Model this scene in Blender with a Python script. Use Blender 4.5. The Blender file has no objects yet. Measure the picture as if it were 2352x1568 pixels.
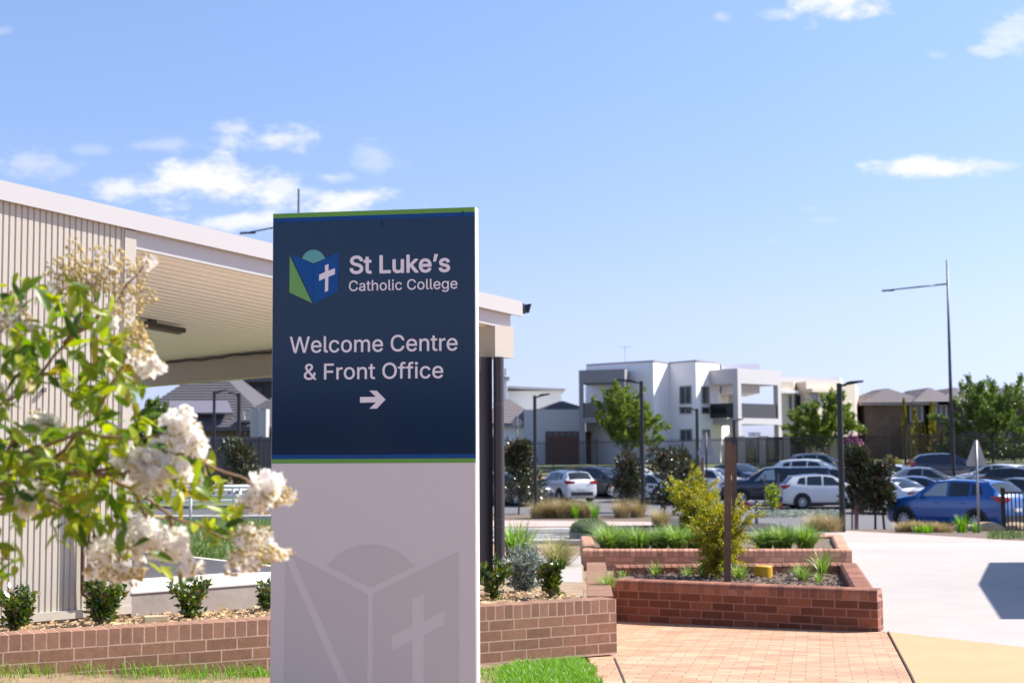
import bpy, bmesh, math, random
from mathutils import Vector, Matrix, geometry
R = math.radians
C = bpy.context.scene.collection
SC = bpy.context.scene

# ---------------------------------------------------------------- camera
EYE = Vector((0.0, 0.0, 1.75))
F = 3266.7                       # focal length in photo pixels (photo 2352 wide)
PITCH, ROLL = math.atan(246 / 3267), 0.006
_r0, _u0, FW = Vector((1, 0, 0)), Vector((0, -math.sin(PITCH), math.cos(PITCH))), Vector((0, math.cos(PITCH), math.sin(PITCH)))
RT = _r0 * math.cos(ROLL) - _u0 * math.sin(ROLL)
UP = _u0 * math.cos(ROLL) + _r0 * math.sin(ROLL)
cam_data = bpy.data.cameras.new('camera')
cam = bpy.data.objects.new('camera', cam_data); C.objects.link(cam)
cam.matrix_world = Matrix(((RT.x, UP.x, -FW.x, EYE.x), (RT.y, UP.y, -FW.y, EYE.y), (RT.z, UP.z, -FW.z, EYE.z), (0, 0, 0, 1)))
cam_data.lens, cam_data.sensor_width = 50, 36
cam_data.clip_start, cam_data.clip_end = 0.1, 6000
cam_data.dof.use_dof = True
cam_data.dof.focus_distance = 9.3
cam_data.dof.aperture_fstop = 3.3
SC.camera = cam

# ---------------------------------------------------------------- sky, sun, exposure
SUN_EL, SUN_AZ = R(44), R(15)            # azimuth measured from +X
sun_dir = Vector((math.cos(SUN_EL) * math.cos(SUN_AZ), math.cos(SUN_EL) * math.sin(SUN_AZ), math.sin(SUN_EL)))
sd = bpy.data.lights.new('sun', 'SUN'); sd.energy = 5.0; sd.angle = R(0.5); sd.color = (1.0, 0.95, 0.88)
so = bpy.data.objects.new('sun', sd); C.objects.link(so)
so.rotation_euler = sun_dir.to_track_quat('Z', 'Y').to_euler()
SC.view_settings.view_transform = 'Standard'
SC.view_settings.look = 'None'
SC.view_settings.exposure = 0.96
SC.view_settings.gamma = 1
SC.cycles.use_denoising = True
SC.cycles.max_bounces = 8

world = bpy.data.worlds.new('World'); SC.world = world; world.use_nodes = True
NT = world.node_tree; NT.nodes.clear()
def node(nt, typ, **kw):
    n = nt.nodes.new(typ)
    for k, v in kw.items():
        if isinstance(k, str) and k.startswith('i_'): n.inputs[k[2:]].default_value = v
        else: setattr(n, k, v)
    return n
def mth(nt, op, a, b=None, c=None):
    n = nt.nodes.new('ShaderNodeMath'); n.operation = op
    for i, x in enumerate((a, b, c)):
        if x is None: continue
        if isinstance(x, (int, float)): n.inputs[i].default_value = x
        else: nt.links.new(x, n.inputs[i])
    return n.outputs[0]
def build_world():
    nt = NT
    out = node(nt, 'ShaderNodeOutputWorld'); bg = node(nt, 'ShaderNodeBackground'); bg.inputs[1].default_value = 0.0805
    sky = node(nt, 'ShaderNodeTexSky'); sky.sky_type = 'NISHITA'; sky.sun_disc = False
    sky.sun_elevation = SUN_EL; sky.sun_rotation = math.pi / 2 - SUN_AZ
    sky.air_density = 1.0; sky.dust_density = 0.6; sky.ozone_density = 1.0; sky.altitude = 40
    tint = node(nt, 'ShaderNodeMix'); tint.data_type = 'RGBA'; tint.blend_type = 'MULTIPLY'; tint.inputs[0].default_value = 1; tint.inputs[7].default_value = (1.06, 1.0, 1.16, 1); nt.links.new(sky.outputs[0], tint.inputs[6]); skyc = tint.outputs[2]  # see horizon correction below
    tc = node(nt, 'ShaderNodeTexCoord'); sep = node(nt, 'ShaderNodeSeparateXYZ'); nt.links.new(tc.outputs['Generated'], sep.inputs[0])
    ys = mth(nt, 'MAXIMUM', sep.outputs[1], 0.02)
    u = mth(nt, 'DIVIDE', sep.outputs[0], ys); v = mth(nt, 'DIVIDE', sep.outputs[2], ys)
    cmb = node(nt, 'ShaderNodeCombineXYZ'); nt.links.new(u, cmb.inputs[0]); nt.links.new(v, cmb.inputs[1])
    n1 = node(nt, 'ShaderNodeTexNoise'); n1.inputs['Scale'].default_value = 32; n1.inputs['Detail'].default_value = 9; n1.inputs['Roughness'].default_value = 0.64
    mp = node(nt, 'ShaderNodeMapping'); mp.inputs['Scale'].default_value = (0.8, 1.5, 1)
    nt.links.new(cmb.outputs[0], mp.inputs[0]); nt.links.new(mp.outputs[0], n1.inputs['Vector'])
    nz = mth(nt, 'SUBTRACT', n1.outputs[0], 0.5)
    # clouds: (azimuth tangent, elevation tangent, half width, half height, density)
    clouds = []
    for (px, py, hw, hh, d) in [(1925, 4, 130, 40, 1.0), (1800, 30, 55, 14, .35), (2320, 75, 70, 48, .6), (2265, 118, 45, 18, .5), (1655, 40, 22, 14, .3), (2150, 385, 125, 26, 1.0), (2275, 381, 75, 14, .5), (1890, 505, 40, 9, .15), (1860, 480, 30, 9, .12), (2150, 128, 28, 9, .2), (1770, 553, 20, 6, .15),
                                (630, 318, 105, 34, .75), (545, 295, 50, 18, .55), (380, 336, 80, 20, .35), (500, 420, 190, 58, 1.0), (275, 432, 85, 34, .85), (640, 430, 80, 30, .8), (760, 406, 60, 16, .55), (860, 365, 55, 42, .33), (800, 468, 110, 34, 1.0), (540, 512, 140, 28, .9), (55, 382, 100, 36, .4), (210, 345, 45, 14, .22), (690, 440, 60, 26, .6), (150, 390, 60, 20, .25), (5, 70, 20, 10, .2)]:
        r = FW + RT * ((px - 1176) / F) + UP * ((784 - py) / F); clouds.append((r.x / r.y, r.z / r.y, hw / F, hh / F, d))
    tot = None
    for (cu, cv, a, b, d) in clouds:
        du = mth(nt, 'DIVIDE', mth(nt, 'SUBTRACT', u, cu), a); dv = mth(nt, 'DIVIDE', mth(nt, 'SUBTRACT', v, cv), b)
        r2 = mth(nt, 'ADD', mth(nt, 'MULTIPLY', du, du), mth(nt, 'MULTIPLY', dv, dv))
        r = mth(nt, 'SQRT', r2)
        e = mth(nt, 'SUBTRACT', 1.0, r)
        e = mth(nt, 'MULTIPLY_ADD', nz, 3.7, e)
        mr = node(nt, 'ShaderNodeMapRange'); mr.interpolation_type = 'SMOOTHSTEP'
        mr.inputs[1].default_value = -0.25; mr.inputs[2].default_value = 0.85; mr.inputs[3].default_value = 0; mr.inputs[4].default_value = d
        nt.links.new(e, mr.inputs[0])
        tot = mr.outputs[0] if tot is None else mth(nt, 'MAXIMUM', tot, mr.outputs[0])
    hf = node(nt, 'ShaderNodeMapRange'); hf.inputs[1].default_value = 0.0; hf.inputs[2].default_value = 0.10; hf.inputs[3].default_value = 1; hf.inputs[4].default_value = 0; nt.links.new(sep.outputs[2], hf.inputs[0])
    hm = node(nt, 'ShaderNodeMix'); hm.data_type = 'RGBA'; hm.inputs[6].default_value = (1.06, 1.08, 1.06, 1); hm.inputs[7].default_value = (.86, 1.09, 1.46, 1); nt.links.new(hf.outputs[0], hm.inputs[0])
    sk2 = node(nt, 'ShaderNodeMix'); sk2.data_type = 'RGBA'; sk2.blend_type = 'MULTIPLY'; sk2.inputs[0].default_value = 1; nt.links.new(skyc, sk2.inputs[6]); nt.links.new(hm.outputs[2], sk2.inputs[7]); skyc = sk2.outputs[2]
    ef = node(nt, 'ShaderNodeMapRange'); ef.inputs[1].default_value = .06; ef.inputs[2].default_value = .30; nt.links.new(sep.outputs[2], ef.inputs[0])
    em = node(nt, 'ShaderNodeMix'); em.data_type = 'RGBA'; em.inputs[6].default_value = (.79, .78, .95, 1); em.inputs[7].default_value = (.98, 1.06, 1.10, 1); nt.links.new(ef.outputs[0], em.inputs[0])
    sk3 = node(nt, 'ShaderNodeMix'); sk3.data_type = 'RGBA'; sk3.blend_type = 'MULTIPLY'; sk3.inputs[0].default_value = 1; nt.links.new(skyc, sk3.inputs[6]); nt.links.new(em.outputs[2], sk3.inputs[7]); skyc = sk3.outputs[2]
    front = mth(nt, 'GREATER_THAN', sep.outputs[1], 0.03)
    tot = mth(nt, 'MULTIPLY', tot, front)
    mix = node(nt, 'ShaderNodeMix'); mix.data_type = 'RGBA'
    nt.links.new(tot, mix.inputs[0]); nt.links.new(skyc, mix.inputs[6]); mix.inputs[7].default_value = (6.5, 6.55, 6.7, 1)
    nt.links.new(mix.outputs[2], bg.inputs[0]); nt.links.new(bg.outputs[0], out.inputs[0])
build_world()

# ---------------------------------------------------------------- helpers
def ray(px, py): return FW + RT * ((px - 1176) / F) + UP * ((784 - py) / F)
def at(px, py, Y):
    d = ray(px, py); return EYE + d * (Y / d.y)
PROF = [(-60, 0), (11, 0), (15.3, -.14), (24, -.2), (31, -.4), (38, -.62), (47, -.98), (64, -1.15), (72, -.95), (80, -.6), (85, .1), (90, .6), (130, .9), (3000, 1.5)]
def zg(y):
    for (a, za), (b, zb) in zip(PROF, PROF[1:]):
        if y <= b: return za + (zb - za) * max(0, y - a) / (b - a)
    return PROF[-1][1]
def tilt(x, y):
    t = 0 if x > .8 else (.05 * (.8 - x) / 2.6 if x > -1.8 else min(.42, .05 + .1 * (-1.8 - x)))
    return t * max(0, min(1, (12.5 - y) / 1.5))
def gz(x, y): return zg(y) + tilt(x, y)
def gnd(px, Y):                                   # ground point seen in column px at depth Y
    d = ray(px, 1030); return Vector((d.x / d.y * Y, Y, gz(d.x / d.y * Y, Y)))
def atz(px, py, z):
    d = ray(px, py); return EYE + d * ((z - EYE.z) / d.z)
def zof(px, py, Y): return at(px, py, Y).z
RND = random.Random(7)
def U(a, b): return RND.uniform(a, b)
def rv():
    while True:
        v = Vector((U(-1, 1), U(-1, 1), U(-1, 1)))
        if .05 < v.length < 1: return v.normalized()

MATS = {}
PALE_ = ('sign', 'vinyl', 'panel', 'white', 'cream_steel', 'soffit', 'petal', 'glass', 'rim', 'chrome', 'plate', 'lamp', 'bin', 'render')
def alb(name, c, k=.66):                                  # matt outdoor surfaces sit at their measured albedo, painted pale things brighter
    f = .92 if any(w in name for w in PALE_) else k
    return tuple(v * f for v in c)
def M(name, col, rough=.6, metal=0., var=0., scale=4., bump=0., bscale=60., spec=.5, island=0., coat=0., stain=None, dist=.01):
    if name in MATS: return MATS[name]
    col = alb(name, col); stain = (alb(name, stain[0]), *stain[1:]) if stain else None
    m = bpy.data.materials.new(name); m.use_nodes = True; nt = m.node_tree
    p = nt.nodes['Principled BSDF']; p.inputs['Roughness'].default_value = rough; p.inputs['Metallic'].default_value = metal
    p.inputs['Specular IOR Level'].default_value = spec; p.inputs['Coat Weight'].default_value = coat; p.inputs['Coat Roughness'].default_value = .03
    p.inputs['Base Color'].default_value = (*col, 1)
    src = None
    tc = nt.nodes.new('ShaderNodeTexCoord')
    if var or island:
        fac = None
        if var:
            n = nt.nodes.new('ShaderNodeTexNoise'); n.inputs['Scale'].default_value = scale; n.inputs['Detail'].default_value = 6; n.inputs['Roughness'].default_value = .65
            nt.links.new(tc.outputs['Object'], n.inputs['Vector'])
            fac = mth(nt, 'MULTIPLY_ADD', mth(nt, 'SUBTRACT', n.outputs[0], .5), 3.2 * var, 1.0)
        if island:
            g = nt.nodes.new('ShaderNodeNewGeometry')
            f2 = mth(nt, 'MULTIPLY_ADD', mth(nt, 'SUBTRACT', g.outputs['Random Per Island'], .5), 2 * island, 1.0)
            fac = f2 if fac is None else mth(nt, 'MULTIPLY', fac, f2)
        mx = nt.nodes.new('ShaderNodeMix'); mx.data_type = 'RGBA'; mx.blend_type = 'MULTIPLY'; mx.inputs[0].default_value = 1
        mx.inputs[6].default_value = (*col, 1)
        cb = nt.nodes.new('ShaderNodeCombineColor')
        for i in range(3): nt.links.new(fac, cb.inputs[i])
        nt.links.new(cb.outputs[0], mx.inputs[7]); src = mx.outputs[2]
        if stain:
            n2 = nt.nodes.new('ShaderNodeTexNoise'); n2.inputs['Scale'].default_value = stain[1]; n2.inputs['Detail'].default_value = 5
            nt.links.new(tc.outputs['Object'], n2.inputs['Vector'])
            mr = nt.nodes.new('ShaderNodeMapRange'); mr.inputs[1].default_value = stain[2]; mr.inputs[2].default_value = stain[2] + .15; nt.links.new(n2.outputs[0], mr.inputs[0])
            m2 = nt.nodes.new('ShaderNodeMix'); m2.data_type = 'RGBA'; nt.links.new(mr.outputs[0], m2.inputs[0]); nt.links.new(src, m2.inputs[6]); m2.inputs[7].default_value = (*stain[0], 1)
            src = m2.outputs[2]
        nt.links.new(src, p.inputs['Base Color'])
    if bump:
        n = nt.nodes.new('ShaderNodeTexNoise'); n.inputs['Scale'].default_value = bscale; n.inputs['Detail'].default_value = 4
        nt.links.new(tc.outputs['Object'], n.inputs['Vector'])
        b = nt.nodes.new('ShaderNodeBump'); b.inputs['Strength'].default_value = bump; b.inputs['Distance'].default_value = dist
        nt.links.new(n.outputs[0], b.inputs['Height']); nt.links.new(b.outputs[0], p.inputs['Normal'])
    MATS[name] = m; return m
def LEAF(name, cols, trans=.35, rough=.45, spec=.4):
    """leaf material: colour varies from leaf to leaf through the given list"""
    if name in MATS: return MATS[name]
    m = bpy.data.materials.new(name); m.use_nodes = True; nt = m.node_tree
    p = nt.nodes['Principled BSDF']; p.inputs['Roughness'].default_value = rough; p.inputs['Specular IOR Level'].default_value = spec
    g = nt.nodes.new('ShaderNodeNewGeometry'); cr = nt.nodes.new('ShaderNodeValToRGB')
    el = cr.color_ramp.elements
    while len(el) < len(cols): el.new(.5)
    for i, c in enumerate(cols): el[i].position = i / max(1, len(cols) - 1); el[i].color = (*alb('leaf', c, .72), 1)
    nt.links.new(g.outputs['Random Per Island'], cr.inputs[0]); nt.links.new(cr.outputs[0], p.inputs['Base Color'])
    t = nt.nodes.new('ShaderNodeBsdfTranslucent'); mx = nt.nodes.new('ShaderNodeMixShader'); mx.inputs[0].default_value = trans
    hs = nt.nodes.new('ShaderNodeHueSaturation'); hs.inputs['Value'].default_value = 1.6; hs.inputs['Saturation'].default_value = 1.15
    nt.links.new(cr.outputs[0], hs.inputs['Color']); nt.links.new(hs.outputs[0], t.inputs[0])
    nt.links.new(p.outputs[0], mx.inputs[1]); nt.links.new(t.outputs[0], mx.inputs[2]); nt.links.new(mx.outputs[0], nt.nodes['Material Output'].inputs[0])
    MATS[name] = m; return m
def BRICKTEX(name, c1, c2, mortar, bw, bh, ms, rot=0., rough=.8, axes='XY', squash=None, bump=.3):
    if name in MATS: return MATS[name]
    m = bpy.data.materials.new(name); m.use_nodes = True; nt = m.node_tree
    p = nt.nodes['Principled BSDF']; p.inputs['Roughness'].default_value = rough; p.inputs['Specular IOR Level'].default_value = .3
    tc = nt.nodes.new('ShaderNodeTexCoord'); mp = nt.nodes.new('ShaderNodeMapping'); mp.inputs['Rotation'].default_value = (0, 0, rot)
    nt.links.new(tc.outputs['UV' if axes == 'UV' else 'Object'], mp.inputs[0])
    b = nt.nodes.new('ShaderNodeTexBrick'); b.inputs['Scale'].default_value = 1; b.inputs['Brick Width'].default_value = bw; b.inputs['Row Height'].default_value = bh
    b.inputs['Mortar Size'].default_value = ms; b.inputs['Mortar Smooth'].default_value = .2; b.inputs['Bias'].default_value = 0
    for k, c in (('Color1', c1), ('Color2', c2), ('Mortar', mortar)): b.inputs[k].default_value = (*alb(name, c), 1)
    nt.links.new(mp.outputs[0], b.inputs['Vector'])
    n = nt.nodes.new('ShaderNodeTexNoise'); n.inputs['Scale'].default_value = 2.2; n.inputs['Detail'].default_value = 6; nt.links.new(tc.outputs['Object'], n.inputs['Vector'])
    mr = nt.nodes.new('ShaderNodeMapRange'); mr.inputs[1].default_value = .3; mr.inputs[2].default_value = .7; mr.inputs[3].default_value = .84; mr.inputs[4].default_value = 1.16; nt.links.new(n.outputs[0], mr.inputs[0])
    cb = nt.nodes.new('ShaderNodeCombineColor')
    for i in range(3): nt.links.new(mr.outputs[0], cb.inputs[i])
    mx = nt.nodes.new('ShaderNodeMix'); mx.data_type = 'RGBA'; mx.blend_type = 'MULTIPLY'; mx.inputs[0].default_value = 1
    nt.links.new(b.outputs[0], mx.inputs[6]); nt.links.new(cb.outputs[0], mx.inputs[7]); nt.links.new(mx.outputs[2], p.inputs['Base Color'])
    bp = nt.nodes.new('ShaderNodeBump'); bp.inputs['Strength'].default_value = bump; bp.inputs['Distance'].default_value = .005; bp.invert = True
    nt.links.new(b.outputs[1], bp.inputs['Height']); nt.links.new(bp.outputs[0], p.inputs['Normal'])
    MATS[name] = m; return m

class MB:
    def __init__(s): s.v = []; s.f = []
    def add(s, vs, fs):
        o = len(s.v); s.v += [Vector(x) for x in vs]; s.f += [tuple(i + o for i in f) for f in fs]; return s
    def obox(s, o, a, b, c):                      # corner o, edge vectors a b c
        o, a, b, c = map(Vector, (o, a, b, c))
        vs = [o, o + a, o + a + b, o + b, o + c, o + a + c, o + a + b + c, o + b + c]
        fs = [(0, 3, 2, 1), (4, 5, 6, 7), (0, 1, 5, 4), (1, 2, 6, 5), (2, 3, 7, 6), (3, 0, 4, 7)]
        if a.cross(b).dot(c) < 0: fs = [f[::-1] for f in fs]
        return s.add(vs, fs)
    def box(s, x0, x1, y0, y1, z0, z1): return s.obox((x0, y0, z0), (x1 - x0, 0, 0), (0, y1 - y0, 0), (0, 0, z1 - z0))
    def wall(s, p0, p1, z0, z1, t):               # from p0 to p1, thickness t to the left of the direction
        p0, p1 = Vector(p0[:2]).to_3d(), Vector(p1[:2]).to_3d(); e = p1 - p0; n = Vector((-e.y, e.x, 0)).normalized() * t
        return s.obox(p0 + Vector((0, 0, z0)), e, n, (0, 0, z1 - z0))
    def prism(s, pts, ext):                       # planar loop pts (3d) swept by ext
        pts = [Vector(p) for p in pts]; e = Vector(ext); n = len(pts)
        nrm = geometry.normal(pts) if n > 2 else e
        if nrm.dot(e) > 0: pts = pts[::-1]
        return s.add(pts + [p + e for p in pts], [tuple(range(n)), tuple(range(2 * n - 1, n - 1, -1))] + [((i + 1) % n, i, i + n, (i + 1) % n + n) for i in range(n)])
    def tube(s, pts, r, n=8, cap=True):
        pts = [Vector(p) for p in pts]; rr = r if isinstance(r, (list, tuple)) else [r] * len(pts); o = len(s.v); prev = None
        for i, p in enumerate(pts):
            d = (pts[min(i + 1, len(pts) - 1)] - pts[max(i - 1, 0)]).normalized()
            a = d.orthogonal().normalized() if prev is None else (prev - d * prev.dot(d)).normalized(); prev = a; b = d.cross(a)
            for k in range(n):
                t = 2 * math.pi * k / n; s.v.append(p + (a * math.cos(t) + b * math.sin(t)) * rr[i])
        for i in range(len(pts) - 1):
            for k in range(n): s.f.append((o + i * n + k, o + i * n + (k + 1) % n, o + (i + 1) * n + (k + 1) % n, o + (i + 1) * n + k))
        if cap: s.f.append(tuple(o + k for k in range(n - 1, -1, -1))); s.f.append(tuple(o + (len(pts) - 1) * n + k for k in range(n)))
        return s
    def lathe(s, prof, c=(0, 0, 0), axis='z', n=20):
        c = Vector(c); o = len(s.v)
        for (r, h) in prof:
            for k in range(n):
                t = 2 * math.pi * k / n; x, y = r * math.cos(t), r * math.sin(t)
                s.v.append(c + (Vector((x, y, h)) if axis == 'z' else Vector((x, h, y))))
        for i in range(len(prof) - 1):
            for k in range(n):
                q = (o + i * n + k, o + i * n + (k + 1) % n, o + (i + 1) * n + (k + 1) % n, o + (i + 1) * n + k)
                s.f.append(q if axis == 'z' else q[::-1])
        return s
    def leaf(s, c, d, nrm, l, w, fold=.0):        # diamond leaf with a little fold
        d = d.normalized(); sd = d.cross(nrm); sd = (sd if sd.length > 1e-4 else d.orthogonal()).normalized(); up = sd.cross(d)
        o = len(s.v); s.v += [c, c + d * l * .45 + sd * w * .5 + up * fold, c + d * l, c + d * l * .45 - sd * w * .5 + up * fold]
        s.f += [(o, o + 1, o + 2, o + 3)]
    def blade(s, p, d, h, lean, w):               # arching grass blade
        d = Vector((d[0], d[1], 0)); sd = Vector((-d.y, d.x, 0)) * w * .5; o = len(s.v); N = 4
        for i in range(N + 1):
            t = i / N; q = p + d * (lean * t ** 1.8) + Vector((0, 0, h * (t - .38 * (lean / max(h, .01)) * t ** 3)))
            k = 1 - t ** 2 * .92; s.v += [q - sd * k, q + sd * k]
        for i in range(N): s.f.append((o + 2 * i, o + 2 * i + 1, o + 2 * i + 3, o + 2 * i + 2))
    def ball(s, c, r, sub=1, sc=(1, 1, 1), jit=0.):
        bm = bmesh.new(); bmesh.ops.create_icosphere(bm, subdivisions=sub, radius=1); o = len(s.v)
        for v in bm.verts: s.v.append(Vector(c) + Vector((v.co.x * sc[0], v.co.y * sc[1], v.co.z * sc[2])) * r * (1 + U(-jit, jit)))
        bm.verts.index_update(); s.f += [tuple(o + v.index for v in f.verts) for f in bm.faces]; bm.free()
    def build(s, name, mat, parent=None, smooth=False, world=True, sharp=None):
        me = bpy.data.meshes.new(name); off = parent_loc(parent) if (parent and world) else Vector()
        me.from_pydata([tuple(v - off) for v in s.v], [], s.f); me.update()
        if smooth:
            me.shade_smooth()
            if sharp: me.set_sharp_from_angle(angle=R(sharp))
        o = bpy.data.objects.new(name, me); C.objects.link(o); me.materials.append(mat)
        if parent: o.parent = parent
        return o
def parent_loc(p):
    v = Vector()
    while p: v += Vector(p.location); p = p.parent
    return v
def tag(o, label=None, cat=None, group=None, kind=None):
    if label: o['label'] = label
    if cat: o['category'] = cat
    if group: o['group'] = group
    if kind: o['kind'] = kind
    return o
def thing(name, label, cat, loc=(0, 0, 0), rz=0., group=None):
    o = bpy.data.objects.new(name, None); C.objects.link(o); o.empty_display_size = .2
    o.location = loc; o.rotation_euler = (0, 0, rz); return tag(o, label, cat, group)
def struct(o): o['kind'] = 'structure'; return o
def dup(root, loc, rz=0., label=None, group=None, scale=None):
    def cp(o, par):
        c = o.copy(); C.objects.link(c)
        if par: c.parent = par
        for ch in [x for x in bpy.data.objects if x.parent == o]: cp(ch, c)
        return c
    r = cp(root, None); r.location = loc; r.rotation_euler = (0, 0, rz)
    if scale: r.scale = (scale,) * 3
    return tag(r, label, None, group)
def clip(poly, f):
    out = []
    for i, p in enumerate(poly):
        q = poly[(i + 1) % len(poly)]; a, b = f(p), f(q)
        if a >= 0: out.append(p)
        if (a >= 0) != (b >= 0): t = a / (a - b); out.append((p[0] + (q[0] - p[0]) * t, p[1] + (q[1] - p[1]) * t))
    return out
def sheet(name, poly, off, mat, step=None, zf=None):
    mb = MB(); zf = zf or (lambda x, y: zg(y) + off)
    ys = sorted({y for y, _ in PROF} | {min(p[1] for p in poly) - 1, max(p[1] for p in poly) + 1})
    for a, b in zip(ys, ys[1:]):
        q = clip(clip(poly, lambda p: p[1] - a), lambda p: b - p[1])
        q = [p for i, p in enumerate(q) if abs(p[0] - q[i - 1][0]) + abs(p[1] - q[i - 1][1]) > 1e-5]
        if len(q) >= 3:
            bm = bmesh.new(); f = bm.faces.new([bm.verts.new((x, y, 0)) for x, y in q]); bmesh.ops.triangulate(bm, faces=[f], quad_method='BEAUTY', ngon_method='EAR_CLIP')
            for f in bm.faces:
                vs = [Vector((v.co.x, v.co.y, zf(v.co.x, v.co.y))) for v in f.verts]; nn = (vs[1] - vs[0]).cross(vs[2] - vs[0])
                if nn.length > 1e-7: mb.add(vs if nn.z > 0 else vs[::-1], [(0, 1, 2)])
            bm.free()
    return struct(mb.build(name, mat))

# ---------------------------------------------------------------- ground
DIRT = M('dry_soil', (.40, .27, .165), .95, var=.35, scale=2.5, bump=.6, bscale=40, stain=((.20, .17, .07), 1.3, .56))
MULCH = M('bark_mulch', (.235, .165, .12), .95, var=.5, scale=14, bump=1, bscale=60)
CHIP = M('wood_chip', (.75, .52, .28), .9, island=.35)
CONC = M('pale_concrete', (.585, .535, .495), .85, var=.10, scale=1.6, bump=.2, bscale=120, stain=((.545, .49, .455), .45, .56))
KERB = M('kerb_concrete', (.68, .64, .60), .85, var=.08, scale=2, bump=.15)
OCHRE = M('ochre_concrete', (.84, .455, .235), .85, var=.08, scale=1.5, bump=.2, bscale=150)
ASPH = M('asphalt', (.135, .13, .14), .9, var=.2, scale=.8, bump=.3, bscale=90)
PATH = M('pink_path', (.66, .52, .46), .9, var=.07, scale=1)
GRAVEL = M('orange_gravel', (.50, .315, .20), .95, var=.25, scale=3, bump=.6, bscale=50)
PAVER = BRICKTEX('brick_paver', (.78, .51, .33), (.64, .36, .215), (.40, .25, .17), .23, .115, .0055, rot=R(12))
JOINT = M('dark_joint', (.12, .085, .06), .95, var=.5, scale=14)
TURF = M('turf_soil', (.15, .19, .07), .95, var=.4, scale=3, bump=.5)

def make_ground():
    xs = sorted(set([-400, -200, -100, -60, -40, -25, -16, -12, -9] + [-8 + .5 * i for i in range(41)] + [14, 18, 25, 35, 50, 80, 140, 250, 500]))
    ys = sorted(set([-60, -30, -15, -6, -2] + [.5 * i for i in range(42)] + [y for y, _ in PROF] + [35, 42, 55, 100, 160, 300, 700]))
    ys = [y for y in ys if y <= 3000]
    mb = MB(); nx = len(xs)
    mb.v = [Vector((x if y < 200 else x * (1 + (y - 200) / 200), y, gz(x, y) - (.03 if y > 13 or x >= 1 else 0))) for y in ys for x in xs]
    for j in range(len(ys) - 1):
        for i in range(nx - 1): mb.f.append((j * nx + i, j * nx + i + 1, (j + 1) * nx + i + 1, (j + 1) * nx + i))
    struct(mb.build('ground', DIRT, smooth=True))
make_ground()
# brick paving, concrete forecourt, ochre band, paths and roads
sheet('brick_paving', [(.64, .5), (.95, .5), (2.93, 10.6), (3.76, 14.55), (1.1, 16.0), (.6, 15.5), (.64, 12.4)], .004, PAVER)
sheet('concrete_forecourt', [(3.60, 14.6), (4.65, 12.9), (7.5, 9.0), (40, 9), (40, 31), (5.1, 31), (3.9, 30), (3.9, 18)], .004, CONC)
sheet('ochre_concrete_apron', [(.97, .5), (30, .5), (30, 9), (7.5, 9.0), (4.65, 12.9), (3.78, 14.5), (2.95, 10.6)], .006, OCHRE)
def strip_line(name, pts, w, off, mat):
    poly = []; q = [Vector((x, y, 0)) for x, y in pts]; back = []
    for i, p in enumerate(q):
        d = (q[min(i + 1, len(q) - 1)] - q[max(i - 1, 0)]).normalized(); n = Vector((-d.y, d.x, 0)) * w * .5
        poly.append((p + n)[:2]); back.append((p - n)[:2])
    return sheet(name, poly + back[::-1], off, mat)
strip_line('paving_joint', [(.97, .5), (2.945, 10.6), (3.77, 14.5)], .015, .011, JOINT)
strip_line('paving_joint', [(.815, 10.2), (.86, 12.3)], .012, .011, JOINT)
strip_line('concrete_joint', [(11.1, 29.5), (9.0, 20.5), (5.9, 13)], .02, .011, JOINT)
strip_line('concrete_joint', [(4.6, 20.1), (12, 18.2)], .010, .011, M('pale_joint', (.42, .38, .36), .9))
strip_line('blue_line_marking', [(5.2, 26.0), (5.75, 25.95)], .10, .011, M('blue_paint', (.35, .5, .75), .7))
strip_line('white_line_marking', [(5.8, 25.94), (6.1, 25.9)], .08, .011, M('white_paint', (.8, .8, .8), .7))
# gutter strip and kerb at the far edge of the forecourt
def ribbon(name, pts, prof, mat, zf=zg):             # profile (across, up) swept along ground polyline
    mb = MB(); q = [Vector((x, y, zf(y))) for x, y in pts]; m = len(prof)
    for i, p in enumerate(q):
        d = (q[min(i + 1, len(q) - 1)] - q[max(i - 1, 0)]); d.z = 0; d.normalize(); n = Vector((-d.y, d.x, 0))
        mb.v += [p + n * a + Vector((0, 0, h)) for a, h in prof]
    for i in range(len(q) - 1):
        for k in range(m - 1): mb.f.append((i * m + k, (i + 1) * m + k, (i + 1) * m + k + 1, i * m + k + 1))
    return struct(mb.build(name, mat))
ribbon('kerb', [(5.3, 31), (9, 31.0), (16, 30.8), (40, 30)], [(-.45, .006), (-.4, .016), (.0, .03), (.2, .05), (.2, -.1)], M('white_kerb', (.70, .67, .64), .85, var=.06))
sheet('footpath', [(6.0, 31.2), (11.65, 31.1), (11.3, 33), (10.4, 38.5), (9.9, 44.6), (8.8, 44.6), (8.3, 38)], .055, PATH)
sheet('mulch_strip', [(9.95, 44.6), (10.45, 38.5), (11.35, 33), (11.7, 31.25), (40, 30.4), (40, 40), (20, 42), (10.4, 45.6)], .05, MULCH)
sheet('access_road', [(-20, 33.5), (5.2, 33.5), (9.2, 40), (9.6, 45), (3, 47), (-20, 44.5)], .012, ASPH)
ribbon('kerb', [(-20, 33.4), (-4, 33.4), (5.0, 33.4)], [(-.15, 0), (-.15, .1), (0, .11), (.05, 0)], KERB)
ribbon('kerb', [(-20, 44.5), (-2, 44.6), (3, 46.9)], [(-.1, 0), (-.08, .12), (.15, .14), (.15, 0)], KERB)
sheet('pink_footpath', [(-20, 48.5), (0, 49.6), (5.5, 50.5), (5.5, 53.2), (0, 55.5), (-20, 57)], .05, PATH)
sheet('mulch_strip', [(-20, 57), (0, 55.5), (5.5, 53.2), (5.5, 60), (0, 62), (-20, 63)], .04, MULCH)
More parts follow.
